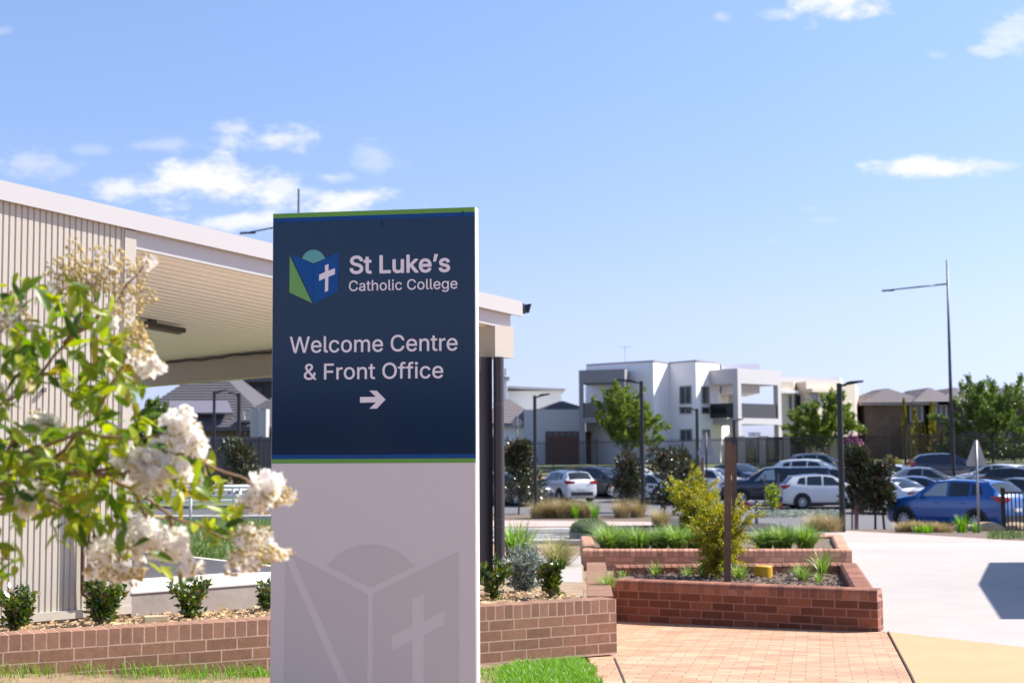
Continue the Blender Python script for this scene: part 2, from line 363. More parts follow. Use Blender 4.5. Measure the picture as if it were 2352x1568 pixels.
sheet('mulch_strip', [(-20, 44.6), (-2, 44.7), (3, 47), (3.2, 50), (0, 49.6), (-20, 48.5)], .03, M('pale_mulch', (.42, .33, .27), .95, var=.3, scale=5, bump=.5))
sheet('gravel_bed', [(-3, 19.5), (1.0, 19.5), (1.1, 23.3), (1.1, 33.2), (-5, 33.2)], .015, GRAVEL)
sheet('car_park', [(-60, 63), (0, 62), (5.6, 60), (9.5, 52), (9.3, 45.2), (20, 42.2), (40, 40.2), (70, 40), (70, 83), (-60, 83)], .010, M('car_park_asphalt', (.20, .19, .195), .9, var=.12, scale=.5))
sheet('street_verge', [(-60, 85.6), (60, 85.6), (60, 300), (-60, 300)], .02, M('verge_turf', (.20, .23, .10), .95, var=.35, scale=.6))
for a, b in (((-1.2, 36.2), (1.4, 37.0)), ((-.2, 38.7), (1.8, 39.5)), ((-2.2, 40.5), (1.2, 42.0))): strip_line('white_line_marking', [a, b], .55, .02, M('white_paint', (.8, .8, .8), .7))
# kerbed island beyond the front-left of the planters
isl = [(1.93 + .52 * math.cos(t), 36.0 + 1.3 * math.sin(t)) for t in [i * math.pi / 12 for i in range(24)]]
mb = MB(); mb.prism([(x, y, -.95) for x, y in isl], (0, 0, .62)); struct(mb.build('kerb', M('island_kerb', (.36, .33, .31), .9, var=.1)))
mb = MB()
for k, (f_, z_) in enumerate(((.96, -.33), (.93, -.24), (.80, -.15), (.55, -.085), (.25, -.06), (.02, -.055))): mb.v += [Vector((1.93 + (x - 1.93) * f_, 36 + (y - 36) * f_, z_ + U(-.012, .012))) for x, y in isl]
mb.f = [(k * 24 + i, k * 24 + (i + 1) % 24, (k + 1) * 24 + (i + 1) % 24, (k + 1) * 24 + i) for k in range(5) for i in range(24)]
struct(mb.build('planting_mound', M('mound_turf', (.11, .15, .06), .95, var=.4, scale=6, bump=.5), smooth=True))

# ---------------------------------------------------------------- brick walls
def brickparts(cap, brk, mor, p0, p1, nrm, z0, n, zs=(0., 0.), thick=.23, bull=False, seed=1, inner=True):
    """Outer face from p0 to p1 (xy), nrm = side facing out (+1: right of direction). z0 base; header cap on edge; zs = rise at each end."""
    rr = random.Random(seed); p0, p1 = Vector((*p0, 0)), Vector((*p1, 0)); L = (p1 - p0).length; e = (p1 - p0) / L
    nn = Vector((e.y, -e.x, 0)) * nrm; rise = lambda s: zs[0] + (zs[1] - zs[0]) * s / L
    ztop = n * .086
    def P(s, d, z): return p0 + e * s - nn * d + Vector((0, 0, z0 + rise(s) + z))
    def brick(mb, a, b, d0, d1, za, zb):
        j = rr.uniform(-.0004, .0003); a += rr.uniform(0, .003); zj = rr.uniform(-.0015, .0015)
        vs = [P(a, d0 + j, za + zj), P(b, d0 + j, za + zj), P(b, d1, za), P(a, d1, za), P(a, d0 + j, zb + zj), P(b, d0 + j, zb + zj), P(b, d1, zb), P(a, d1, zb)]
        fs = [(0, 3, 2, 1), (4, 5, 6, 7), (0, 1, 5, 4), (1, 2, 6, 5), (2, 3, 7, 6), (3, 0, 4, 7)]
        mb.add(vs, fs if nrm > 0 else [f[::-1] for f in fs])
    for r in range(n):
        s = -.12 if r % 2 else 0.
        while s < L:
            a, b = max(0, s), min(L, s + .2285)
            if b - a > .03:
                brick(brk, a, b, 0, .10, r * .086, r * .086 + .0745)
                if inner: brick(brk, a, b, thick, thick - .10, r * .086, r * .086 + .0745)
            s += .24
    k = max(1, int(round(L / .086))); pt = L / k
    for i in range(k):
        a, b = i * pt, i * pt + pt - .0115
        if not bull: brick(cap, a, b, 0, thick, ztop, ztop + .11)
        else:
            rad = .05; prof = [(thick, 0), (0, 0), (0, .11 - rad)] + [(rad - rad * math.cos(t), .11 - rad + rad * math.sin(t)) for t in (.39, .79, 1.18)] + [(rad, .11), (thick - .03, .11), (thick, .085)]
            j = rr.uniform(-.001, .001); m = len(prof)
            vs = [P(a, d + j, ztop + z) for d, z in prof] + [P(b, d + j, ztop + z) for d, z in prof]
            fs = [tuple(range(m)), tuple(range(2 * m - 1, m - 1, -1))] + [((q + 1) % m, q, q + m, (q + 1) % m + m) for q in range(m)]
            if nrm < 0: fs = [f[::-1] for f in fs]
            cap.add(vs, fs)
    for (a, b, c0, c1) in ((0.002, L - .002, .0008, thick - .0008),):
        vs = [P(a, c0, -.02), P(b, c0, -.02), P(b, c1, -.02), P(a, c1, -.02), P(a, c0, ztop + .055), P(b, c0, ztop + .055), P(b, c1, ztop + .055), P(a, c1, ztop + .055)]
        mor.add(vs, [(0, 3, 2, 1), (4, 5, 6, 7), (0, 1, 5, 4), (1, 2, 6, 5), (2, 3, 7, 6), (3, 0, 4, 7)])
        if bull:
            vs = [P(a, c0 + .0, ztop + .0), P(b, c0, ztop), P(b, c1, ztop), P(a, c1, ztop), P(a, .02, ztop + .098), P(b, .02, ztop + .098), P(b, c1 - .03, ztop + .104), P(a, c1 - .03, ztop + .104)]
            vs[0:2] = [P(a, c0, ztop + .055), P(b, c0, ztop + .055)]
            mor.add(vs, [(4, 5, 6, 7), (0, 1, 5, 4), (1, 2, 6, 5), (2, 3, 7, 6), (3, 0, 4, 7)])
        else:
            vs = [P(a, .001, ztop + .05), P(b, .001, ztop + .05), P(b, c1, ztop + .05), P(a, c1, ztop + .05), P(a, .001, ztop + .1085), P(b, .001, ztop + .1085), P(b, c1, ztop + .1085), P(a, c1, ztop + .1085)]
            mor.add(vs, [(0, 3, 2, 1), (4, 5, 6, 7), (0, 1, 5, 4), (1, 2, 6, 5), (2, 3, 7, 6), (3, 0, 4, 7)])
BR_A = M('brown_brick', (.38, .195, .115), .85, var=.28, scale=22, island=.17, bump=.35, bscale=120, dist=.004)
BR_AC = M('brown_brick_cap', (.41, .215, .135), .85, var=.22, scale=18, island=.16, bump=.35, bscale=120, dist=.004)
MOR_A = M('pink_mortar', (.76, .51, .39), .95, var=.12, scale=12, bump=.3)
BR_B = M('red_brick', (.30, .10, .05), .8, var=.25, scale=10, island=.42, bump=.2, bscale=120, dist=.003)
BR_BC = M('red_brick_cap', (.40, .16, .09), .75, var=.2, scale=10, island=.34, bump=.2, bscale=120, dist=.003)
MOR_B = M('terracotta_mortar', (.52, .27, .20), .95, var=.1, scale=12)
BR_C = M('salmon_brick', (.82, .38, .25), .8, var=.2, scale=8, island=.25)
BR_CC = M('salmon_brick_cap', (.86, .42, .27), .8, var=.2, scale=8, island=.28)
WA0, WA1 = (-8.4, 7.13), (.895, 12.52)                   # long garden wall, outer face
gw = thing('garden_wall', 'brown brick garden retaining wall with pink mortar running behind the blue school sign', 'wall', (.86, 12.5, 0))
cap, brk, mor = MB(), MB(), MB()
brickparts(cap, brk, mor, WA0, WA1, 1, -.012, 4, (.09, 0), seed=3, inner=False)
brickparts(cap, brk, mor, (.885, 12.745), (1.145, 17.9), 1, -.012, 4, (0, -.11), seed=4, inner=False)
cap.build('capping', BR_AC, gw); brk.build('brickwork', BR_A, gw); mor.build('mortar', MOR_A, gw)
def planter(name, label, A, B, Cc, D, zb, n, bull, mats, soil_drop, seed, zs=(0, 0), first_left=True):
    t = thing(name, label, 'planter', (A[0], A[1], zb)); cap, brk, mor = MB(), MB(), MB()
    A_, B_, C_, D_ = (Vector((*p, 0)) for p in (A, B, Cc, D))
    ab = (B_ - A_).normalized(); bc = (C_ - B_).normalized()
    brickparts(cap, brk, mor, A, B, 1, zb, n, bull=bull, seed=seed)
    brickparts(cap, brk, mor, (B_ + bc * .235)[:2], C_[:2], 1, zb, n, bull=bull, seed=seed + 1)
    brickparts(cap, brk, mor, (C_ - ab * .24)[:2], (D_ + ab * (.24 if first_left else .1))[:2], 1, zb, n, bull=bull, seed=seed + 2)
    if first_left: brickparts(cap, brk, mor, D_[:2], (A_ + (D_ - A_).normalized() * .235)[:2], 1, zb, n, bull=bull, seed=seed + 3)
    cap.build('capping', mats[1], t); brk.build('brickwork', mats[0], t); mor.build('mortar', MOR_B, t)
    sz = zb + n * .086 + .11 - soil_drop; s = MB(); cen = (A_ + B_ + C_ + D_) / 4; N = 14
    for j in range(N + 1):
        for i in range(N + 1):
            p = (A_.lerp(B_, i / N)).lerp(D_.lerp(C_, i / N), j / N); p = cen + (p - cen) * .90
            s.v.append(Vector((p.x, p.y, sz + U(-.012, .02))))
    s.f = [(j * (N + 1) + i, j * (N + 1) + i + 1, (j + 1) * (N + 1) + i + 1, (j + 1) * (N + 1) + i) for j in range(N) for i in range(N)]
    s.build('mulch', MULCH, t, smooth=True); return t, sz
pl1, SOIL1 = planter('brick_planter', 'nearer red brick planter with rounded capping holding a staked golden shrub and yellow pipe cap', (1.05, 15.86), (3.67, 14.5), (4.30, 17.9), (1.155, 17.9), -.146, 4, True, (BR_B, BR_BC), .12, 11, first_left=False)
pl2, SOIL2 = planter('brick_planter', 'farther salmon brick planter packed with a row of strappy green grasses', (1.13, 23.3), (5.42, 22.95), (6.2, 26.9), (1.25, 26.9), -.345, 4, True, (BR_C, BR_CC), .08, 21)
# bark chips on the nearer planter soil
def chips(name, poly_pt, n, mat, kind='stuff', size=.03):
    mb = MB()
    for _ in range(n):
        p = poly_pt(); a = rv(); a.z *= .25; a.normalize(); b = a.orthogonal(); b = (b + rv() * .3).normalized(); L = U(.5, 1.4) * size; w = L * U(.25, .5)
        c = a.cross(b).normalized()
        if c.z < 0: c = -c
        mb.obox(p + Vector((0, 0, .004)), a * L, b * w, c * U(.003, .008))
    return mb.build(name, mat)
def pt_pl1():
    s, t = U(.06, .94), U(.1, .93); p = Vector((1.2, 15.83, 0)).lerp(Vector((3.67, 14.5, 0)), s).lerp(Vector((1.3, 17.8, 0)).lerp(Vector((4.25, 17.8, 0)), s), t)
    return Vector((p.x, p.y, SOIL1 + .012))
tag(chips('mulch_chips', pt_pl1, 1700, M('bark_chip', (.28, .20, .155), .95, island=.5), size=.04), 'grey brown bark chips covering the soil of the nearer planter', 'mulch', kind='stuff')

# ---------------------------------------------------------------- raised bed, slab and lawn behind the garden wall
BE = Vector((.761, .649, 0)); BN = Vector((.649, -.761, 0)); BC = Vector((-3.12, 11.7, 0))   # building line, its outward normal, wall corner
def B(t, r, z): return BC + BE * t - BN * r + Vector((0, 0, z))           # t along the front, r back from it
sheet('garden_bed', [(-8.3, 7.5), (.62, 12.66), (.70, 14.5), (.87, 17.75), (.87, 19.2), (-1, 19.2), tuple(B(4.4, 1, 0)[:2]), tuple(B(-7, 0.1, 0)[:2])], 0, M('bed_soil', (.50, .36, .23), .95, var=.35, scale=9, bump=.8, bscale=70), zf=lambda x, y: .41 - .022 * max(0, y - 12.5))
def pt_bed():
    while True:
        s = U(0, 1); p = Vector((-8.3, 7.4, .412)).lerp(Vector((.75, 12.7, .412)), s) + Vector((-.5, .866, 0)) * U(.05, 1.1)
        if p.x > -5.5: return p
tag(chips('wood_chips', pt_bed, 2600, CHIP, size=.04), 'pale wood chips spread over the soil behind the long garden wall', 'mulch', kind='stuff')
slab = MB(); slab.prism([B(-.0, -.02, .30), B(2.24, -.02, .30), B(2.24, 12, .30), B(-.0, 12, .30)], (0, 0, .29))
ROUGHC = M('board_marked_concrete', (.50, .435, .385), .95, var=.2, scale=5, bump=.35, bscale=16, dist=.008)
struct(slab.build('concrete_slab_edge', ROUGHC))
dr = MB(); dr.prism([B(-.0, -.03, .592), B(2.25, -.03, .592), B(2.25, 12, .592), B(-.0, 12, .592)], (0, 0, .012)); struct(dr.build('driveway', M('white_concrete', (.66, .62, .59), .85, var=.06)))
pth = MB(); pth.prism([(-.25, 15.2, .2), (.72, 15.0, .2), (.88, 18.7, .2), (-.6, 18.9, .2)], (0, 0, .155)); struct(pth.build('garden_path', CONC))
lw = MB()
def pad(name, top, mat, skirt=1.0):
    mb = MB(); n = len(top); cen = sum((Vector(p) for p in top), Vector()) / n
    lo = [Vector(p) + (Vector(p) - cen).normalized() * skirt for p in top]
    for p in lo: p.z = zg(p.y) - .1
    mb.add([Vector(p) for p in top] + lo, [tuple(range(n))] + [(i, i + n, (i + 1) % n + n, (i + 1) % n) for i in range(n)]); return struct(mb.build(name, mat))
LZ = lambda Y: .575 - .6 * (Y - 13) / 23.5
pad('lawn', [(p.x, p.y, LZ(p.y)) for p in (B(2.26, .2, 0), Vector((-.95, 14.3, 0)), Vector((-1.05, 17, 0)), Vector((-2.2, 36.5, 0)), Vector((-24, 36.5, 0)), B(2.26, 18, 0))], TURF)
pad('driveway_bend', [(-20, 36.7, -.13), (-2.4, 36.7, -.13), (-3.0, 47, -.15), (-28, 47, -.15)], ASPH, .6)
pad('far_lawn', [(-26, 47.2, -.05), (-3.1, 47.2, -.05), (-4.5, 60, -.15), (-34, 60, -.15)], TURF, .6)
ribbon('kerb', [(-16, 36.6), (-2.3, 36.6)], [(-.15, .4), (-.12, .66), (.1, .68), (.1, .4)], KERB)
ribbon('kerb', [(-25, 47.1), (-3.1, 47.1)], [(-.15, .6), (-.12, .93), (.1, .95), (.1, .6)], M('dark_kerb', (.30, .27, .25), .9))

# ---------------------------------------------------------------- carport building
CREAM = M('cream_steel', (.585, .535, .455), .45, var=.03, scale=1)
FASC = M('white_steel', (.60, .585, .575), .4, var=.02, scale=1)
DARK = M('charcoal_steel', (.055, .05, .06), .4, var=.15, scale=2)
def rz_(t): return 3.72 - .1145 * t                     # top of the roof fascia along the front
bld = thing('carport_building', 'cream ribbed steel building with white sloping roof and open carport behind the sign', 'building', tuple(B(0, 0, .4)))
def ribbed(mb, P0, along, up0, up1, nrm, L, pitch, dep, zfun=None):
    """trapezoid ribbed sheet: starts at P0, runs along, profile outwards along nrm"""
    k = 0; s = 0.; pr = []
    while s < L:
        for ds, d in ((0, 0), (.10, 0), (.22, dep), (.88, dep), (1.0, 0)):
            if s + ds * pitch <= L: pr.append((s + ds * pitch, d))
        s += pitch
    o = len(mb.v)
    for (q, d) in pr: mb.v += [P0 + along * q + nrm * d + up0(q), P0 + along * q + nrm * d + up1(q)]
    for i in range(len(pr) - 1): mb.f.append((o + 2 * i, o + 2 * i + 2, o + 2 * i + 3, o + 2 * i + 1))
mb = MB(); ribbed(mb, B(-6.6, -.0, 0), BE, lambda q: Vector((0, 0, .50)), lambda q: Vector((0, 0, rz_(-6.6 + q) - .1)), BN, 6.52, .049, .011)
mb.build('ribbed_wall', CREAM, bld)
mb = MB(); mb.prism([B(-.10, -.022, .50), B(.0, -.022, .50), B(.0, -.022, rz_(0) - .16), B(-.10, -.022, rz_(-.1) - .16)], -BN * .10); mb.build('corner_trim', CREAM, bld)
mb = MB(); mb.obox(B(-6.6, -.03, .435), BE * 6.6, -BN * .1, (0, 0, .065)); mb.build('base_flashing', CREAM, bld)
mb = MB(); mb.obox(B(-6.6, 0, .2), BE * 6.57, -BN * 7, (0, 0, .24)); mb.build('plinth', ROUGHC, bld)
mb = MB(); mb.obox(B(-6.6, 8.5, .44), BE * 6.58, BN * 8.4, (0, 0, 2.8)); mb.build('inner_wall', CREAM, bld)
def slopebox(mb, t0, t1, r0, r1, zt, zb):               # box under the sloping roof line
    q = [B(t0, r0, rz_(t0) + zb), B(t1, r0, rz_(t1) + zb), B(t1, r1, rz_(t1) + zb), B(t0, r1, rz_(t0) + zb)]
    mb.add(q + [p + Vector((0, 0, zt - zb)) for p in q], [(0, 3, 2, 1), (4, 5, 6, 7), (0, 1, 5, 4), (1, 2, 6, 5), (2, 3, 7, 6), (3, 0, 4, 7)])
mb = MB(); slopebox(mb, -6.8, 4.20, -.052, -.020, 0, -.152); mb.build('fascia', FASC, bld)
mb = MB(); slopebox(mb, -6.8, 4.18, -.02, 9.2, -.006, -.06); mb.build('roof', FASC, bld)
mb = MB(); slopebox(mb, .003, 4.08, .0, .05, -.06, -.30); mb.build('front_beam', FASC, bld)
mb = MB()
k = 0; r = .05; pr = []
while r < 9.0:
    for dr_, d in ((0, 0), (.06, 0), (.072, -.015), (.148, -.015), (.16, 0)): pr.append((r + dr_, d))
    r += .2
for (r, d) in pr: mb.v += [B(.0, r, rz_(0) - .285 + d), B(4.0, r, rz_(4.0) - .285 + d)]
mb.f = [(2 * i, 2 * i + 1, 2 * i + 3, 2 * i + 2) for i in range(len(pr) - 1)]
mb.build('soffit', M('soffit_steel', (.97, .90, .86), .5, var=.03), bld)
mb = MB(); mb.obox(B(3.86, -.02, 2.665), BE * .24, -BN * 9.2, (0, 0, .315)); mb.build('side_beam', M('shaded_cream', (.60, .49, .39), .5), bld)  # cream beam given a browner colour to hold the shade under the canopy
mb = MB(); mb.obox(B(3.858, -.024, 2.663), BE * .244, -BN * .35, (0, 0, .319)); mb.build('lit_beam_end', CREAM, bld)  # front of the same beam kept pale: its brighter light put in as colour
mb = MB(); mb.obox(B(3.80, 8.9, .60), BE * .2, -BN * .2, (0, 0, 2.06)); mb.build('rear_column', DARK, bld)
cd = MB(); cd.tube([B(3.84, .3 + .05 * i, 2.955 + .007 * math.sin(i * .21) + .005 * math.sin(i * .53)) for i in range(170)], .014, 6); cd.build('conduit', M('black_conduit', (.02, .02, .022), .5), bld, smooth=True)
col = MB(); col.obox(B(3.65, .04, .45), BE * .20, -BN * .10, (0, 0, 2.215)); col.obox(B(3.64, .022, .45), BE * .03, -BN * .13, (0, 0, 2.215)); col.obox(B(3.825, .022, .45), BE * .03, -BN * .13, (0, 0, 2.215)); col.build('column', DARK, bld)
dp = MB(); dp.tube([B(3.895, -.03, .45), B(3.895, -.03, 2.664)], .053, 16)
dpo = dp.build('downpipe', M('downpipe_steel', (.065, .055, .068), .35), bld, smooth=True, sharp=40)
for z in (.98, 1.05, 2.18, 2.20):
    b = MB(); b.lathe([(.056, -.004), (.058, 0), (.056, .004)], B(3.895, -.03, z), n=16); b.build('pipe_bracket', M('pipe_band', (.12, .11, .125), .35), dpo, smooth=True)
gt = MB(); gp = [(0, 0), (.02, -.085), (.05, -.115), (.10, -.105), (.125, -.04), (.14, 0), (.128, 0), (.113, -.035), (.092, -.092), (.055, -.10), (.032, -.08), (.015, 0)]
gt.prism([B(4.205 + a * .85, -.05, rz_(4.2) + z * .9 - .015) for a, z in gp], -BN * 9.2); gt.build('gutter', DARK, bld)
lt = MB(); slopebox(lt, .9, 2.32, 3.55, 3.67, -.335, -.385); slopebox(lt, 1.9, 1.97, 3.56, 3.66, -.28, -.335); lo = lt.build('strip_light', M('light_body', (.10, .095, .09), .5), bld)
lb = MB(); slopebox(lb, .95, 2.27, 3.56, 3.66, -.386, -.41); lb.build('diffuser', M('light_diffuser', (.22, .2, .18), .4), lo)
for (px, py) in ((32, 893), (91, 891)):
    b = MB(); p = at(px, py, 11.0 + .33 * (px - 0) / 130); d = BN; tt = (p - BC).dot(BE); b.obox(B(tt, -.05, p.z), BE * .02, -BN * .05, (0, 0, -.035)); b.build('wall_hook', M('steel_hook', (.35, .33, .31), .4, metal=.7), bld)
# pipes on the ribbed wall
pp = thing('wall_pipes', 'brown copper water pipes bent along the foot of the ribbed cream wall', 'pipe', tuple(B(-.42, -.07, .45)))
def PB(px, py): p = at(px, py, 11.45); t = (p - BC).dot(BE); return B(t, -.07, p.z)
COPPER = M('brown_pipe', (.16, .075, .06), .4, var=.2)
mb = MB(); mb.tube([PB(176, 1100), PB(176, 1200), PB(175, 1352), PB(178, 1362), PB(188, 1366), PB(203, 1364)], .017, 8); mb.build('pipe', COPPER, pp, smooth=True)
mb = MB(); mb.tube([PB(192, 1090), PB(194, 1210), PB(204, 1364), PB(205, 1410)], .014, 8); mb.build('pipe', COPPER, pp, smooth=True)
mb = MB(); mb.lathe([(.0, 0), (.035, 0), (.035, .05), (.02, .07), (.02, .10), (0, .10)], PB(184, 1130), n=12); mb.build('valve', M('brass', (.45, .33, .15), .35, metal=.8), pp, smooth=True, sharp=40)
# unseen roof added right of the view, outlined to cast the forecourt shadow
aw = thing('shadow_caster', 'flat charcoal roof on posts, out of view, added to cast the forecourt shadow', 'shadow_caster', (14, 19, zg(19)))
mb = MB(); mb.prism([(8.55, 16.6, 2.95), (22, 16.3, 2.95), (22, 24.9, 2.95), (11.25, 24.9, 2.95), (9.72, 20.85, 2.95)], (0, 0, .14)); mb.build('roof', DARK, aw)
for x, y in ((21.5, 16.6), (21.5, 24.2)): mb = MB(); mb.box(x, x + .12, y, y + .12, zg(y), 2.95); mb.build('post', DARK, aw)

# unseen building added behind the camera to darken the glossy sign's reflection
sb = thing('reflection_block', 'long low brown brick block with dark windows, unseen, added to darken the sign reflection', 'building', (-12, -22, 0))
mb = MB(); mb.box(-60, 30, -30, -22, -.1, 3.3); mb.build('wall', M('reflected_brick', (.16, .09, .06), .85, var=.2, scale=3), sb)
mb = MB(); mb.box(-60.5, 30.5, -30.5, -21.2, 3.3, 3.6); mb.build('roof', DARK, sb)
for i in range(12): mb = MB(); mb.box(-57 + i * 7.2, -53 + i * 7.2, -22.04, -21.97, .9, 2.5); mb.build('window', M('reflected_glass', (.02, .025, .03), .1), sb)

# ---------------------------------------------------------------- the sign
SR = at(1091, 475, 8.3); SL = at(626, 490, 8.5); SE = SR - SL; SE.z = 0; SW = SE.length; SE.normalize(); SN = Vector((SE.y, -SE.x, 0)); STOP = (SR.z + SL.z) / 2
S0 = Vector((SL.x, SL.y, 0))
def suv(px, py):                                         # photo pixel on the sign face -> (along, up)
    d = ray(px, py); p = EYE + d * ((S0 - EYE).dot(SN) / d.dot(SN)); return ((p - S0).dot(SE), p.z)
def SP(u, z, d=0.): return S0 + SE * u + SN * d + Vector((0, 0, z))
sg = thing('school_sign', 'tall navy and pinkish grey pylon sign reading St Luke’s Catholic College with arrow', 'sign', tuple(SP(SW / 2, 0, -.05)))
NAVY = M('navy_vinyl', (.0012, .022, .066), 0.16, spec=.5, var=.12, scale=1.5)
PANEL = M('pinkish_panel', (.82, .745, .705), .38, spec=.35, var=.015, scale=2)
EMB = M('panel_emblem', (.715, .65, .615), .38, spec=.35)
LETTER = M('white_vinyl', (1.0, .91, .92), .4)
SBLUE = M('blue_vinyl', (.003, .07, .27), .35, spec=.3); SGREEN = M('green_vinyl', (.17, .42, .07), .4, spec=.3)
SBLUE2 = M('logo_blue_vinyl', (.003, .09, .33), .35, spec=.3); STEAL = M('teal_vinyl', (.15, .47, .44), .4, spec=.3); SGREEN2 = M('logo_green_vinyl', (.20, .46, .12), .4, spec=.3)
zb_navy = suv(626, 1044.5)[1]; zb_blue = suv(626, 1054)[1]; zb_green = suv(626, 1064)[1]
mb = MB(); mb.obox(SP(0, -.05, -.10), SE * SW, SN * .09, (0, 0, STOP + .05)); mb.build('cabinet', M('sign_aluminium', (.80, .75, .75), .35, var=.02), sg)
ins = .005
def panel(name, za, zb, d, mat):
    m_ = MB(); m_.obox(SP(ins, za, -.012), SE * (SW - 2 * ins), SN * (.012 + d), (0, 0, zb - za)); return m_.build(name, mat, sg)
panel('lower_panel', -.05, zb_green - .0005, 0, PANEL); panel('upper_panel', zb_navy + .0005, STOP - .0555, 0, NAVY)
panel('green_stripe', zb_green, zb_blue - .0005, .0, SGREEN); panel('blue_stripe', zb_blue, zb_navy, .0, SBLUE)
panel('blue_stripe', STOP - .055, STOP - .0305, 0, SBLUE); panel('green_stripe', STOP - .03, STOP - .003, 0, SGREEN)
def decal(name, polys, mat, par, d=.0015):
    m_ = MB()
    for poly in polys:
        pts = [SP(*suv(*p), .0002) for p in poly]
        if geometry.normal(pts).dot(SN) < 0: pts = pts[::-1]
        m_.prism(pts, SN * d)
    return m_.build(name, mat, par)
c3 = lambda pts: [((1050 + x / 1.742) / 1.7415, (800 + y / 1.742) / 1.7415) for x, y in pts]
c4 = lambda pts: [((1050 + x / 1.521) / 1.7415, (1700 + y / 1.521) / 1.7415) for x, y in pts]
lg = thing('emblem', None, None, (0, 0, 0)); lg.parent = sg
decal('green_page', [c3([(190, 388), (346, 718), (188, 643)])], SGREEN2, lg)
decal('blue_page', [c3([(198, 377), (356, 445), (354, 719)]), c3([(359, 446), (528, 365), (527, 638), (359, 721)])], SBLUE2, lg)
decal('half_disc', [c3([(276, 408)] + [(356 - 83 * math.cos(t), 432 - 85 * math.sin(t)) for t in [.33 + i * (math.pi - .66) / 14 for i in range(15)]] + [(437, 408), (357, 441)])], STEAL, lg)
decal('cross', [c3([(436, 456), (461, 446), (460, 493), (506, 475), (505, 517), (460, 535), (458, 632), (436, 641), (437, 545), (395, 563), (396, 520), (437, 502)])], LETTER, lg, .003)
decal('arrow', [c3([(680, 1371), (790, 1370), (745, 1327), (796, 1327), (857, 1389), (797, 1452), (745, 1453), (790, 1409), (680, 1411)])], LETTER, sg)
wm = thing('ghost_emblem', None, None, (0, 0, 0)); wm.parent = sg
GRIME = M('grime_mark', (.012, .014, .02), .8)
for x, y, w, h in ((877, 512, 2.2, 6), (878, 519, 1.2, 3), (1063, 491, 1.6, 7), (739, 560, 1.5, 2.5), (826, 826, 1.6, 3)): decal('grime_mark', [[(x - w, y - h), (x + w * .8, y - h * .8), (x + w * .4, y + h), (x - w * .5, y + h * .8)]], GRIME, sg, .0008)
decal('page', [c4([(140, 815), (505, 1640), (131, 1640)]), c4([(176, 782), (641, 1027), (637, 1640), (560, 1640)]), c4([(674, 1024), (1195, 765), (1195, 1640), (985, 1640), (985, 1276), (1110, 1212), (1110, 1127), (986, 1189), (986, 1018), (910, 1056), (910, 1219), (785, 1283), (785, 1369), (908, 1305), (914, 1640), (672, 1640)])], EMB, wm)
decal('half_disc', [c4([(393, 853)] + [(655 - 308 * math.cos(t), 1010 - 286 * math.sin(t)) for t in [.66 + i * (math.pi - 1.32) / 16 for i in range(17)]] + [(931, 855), (656, 989)])], EMB, wm)
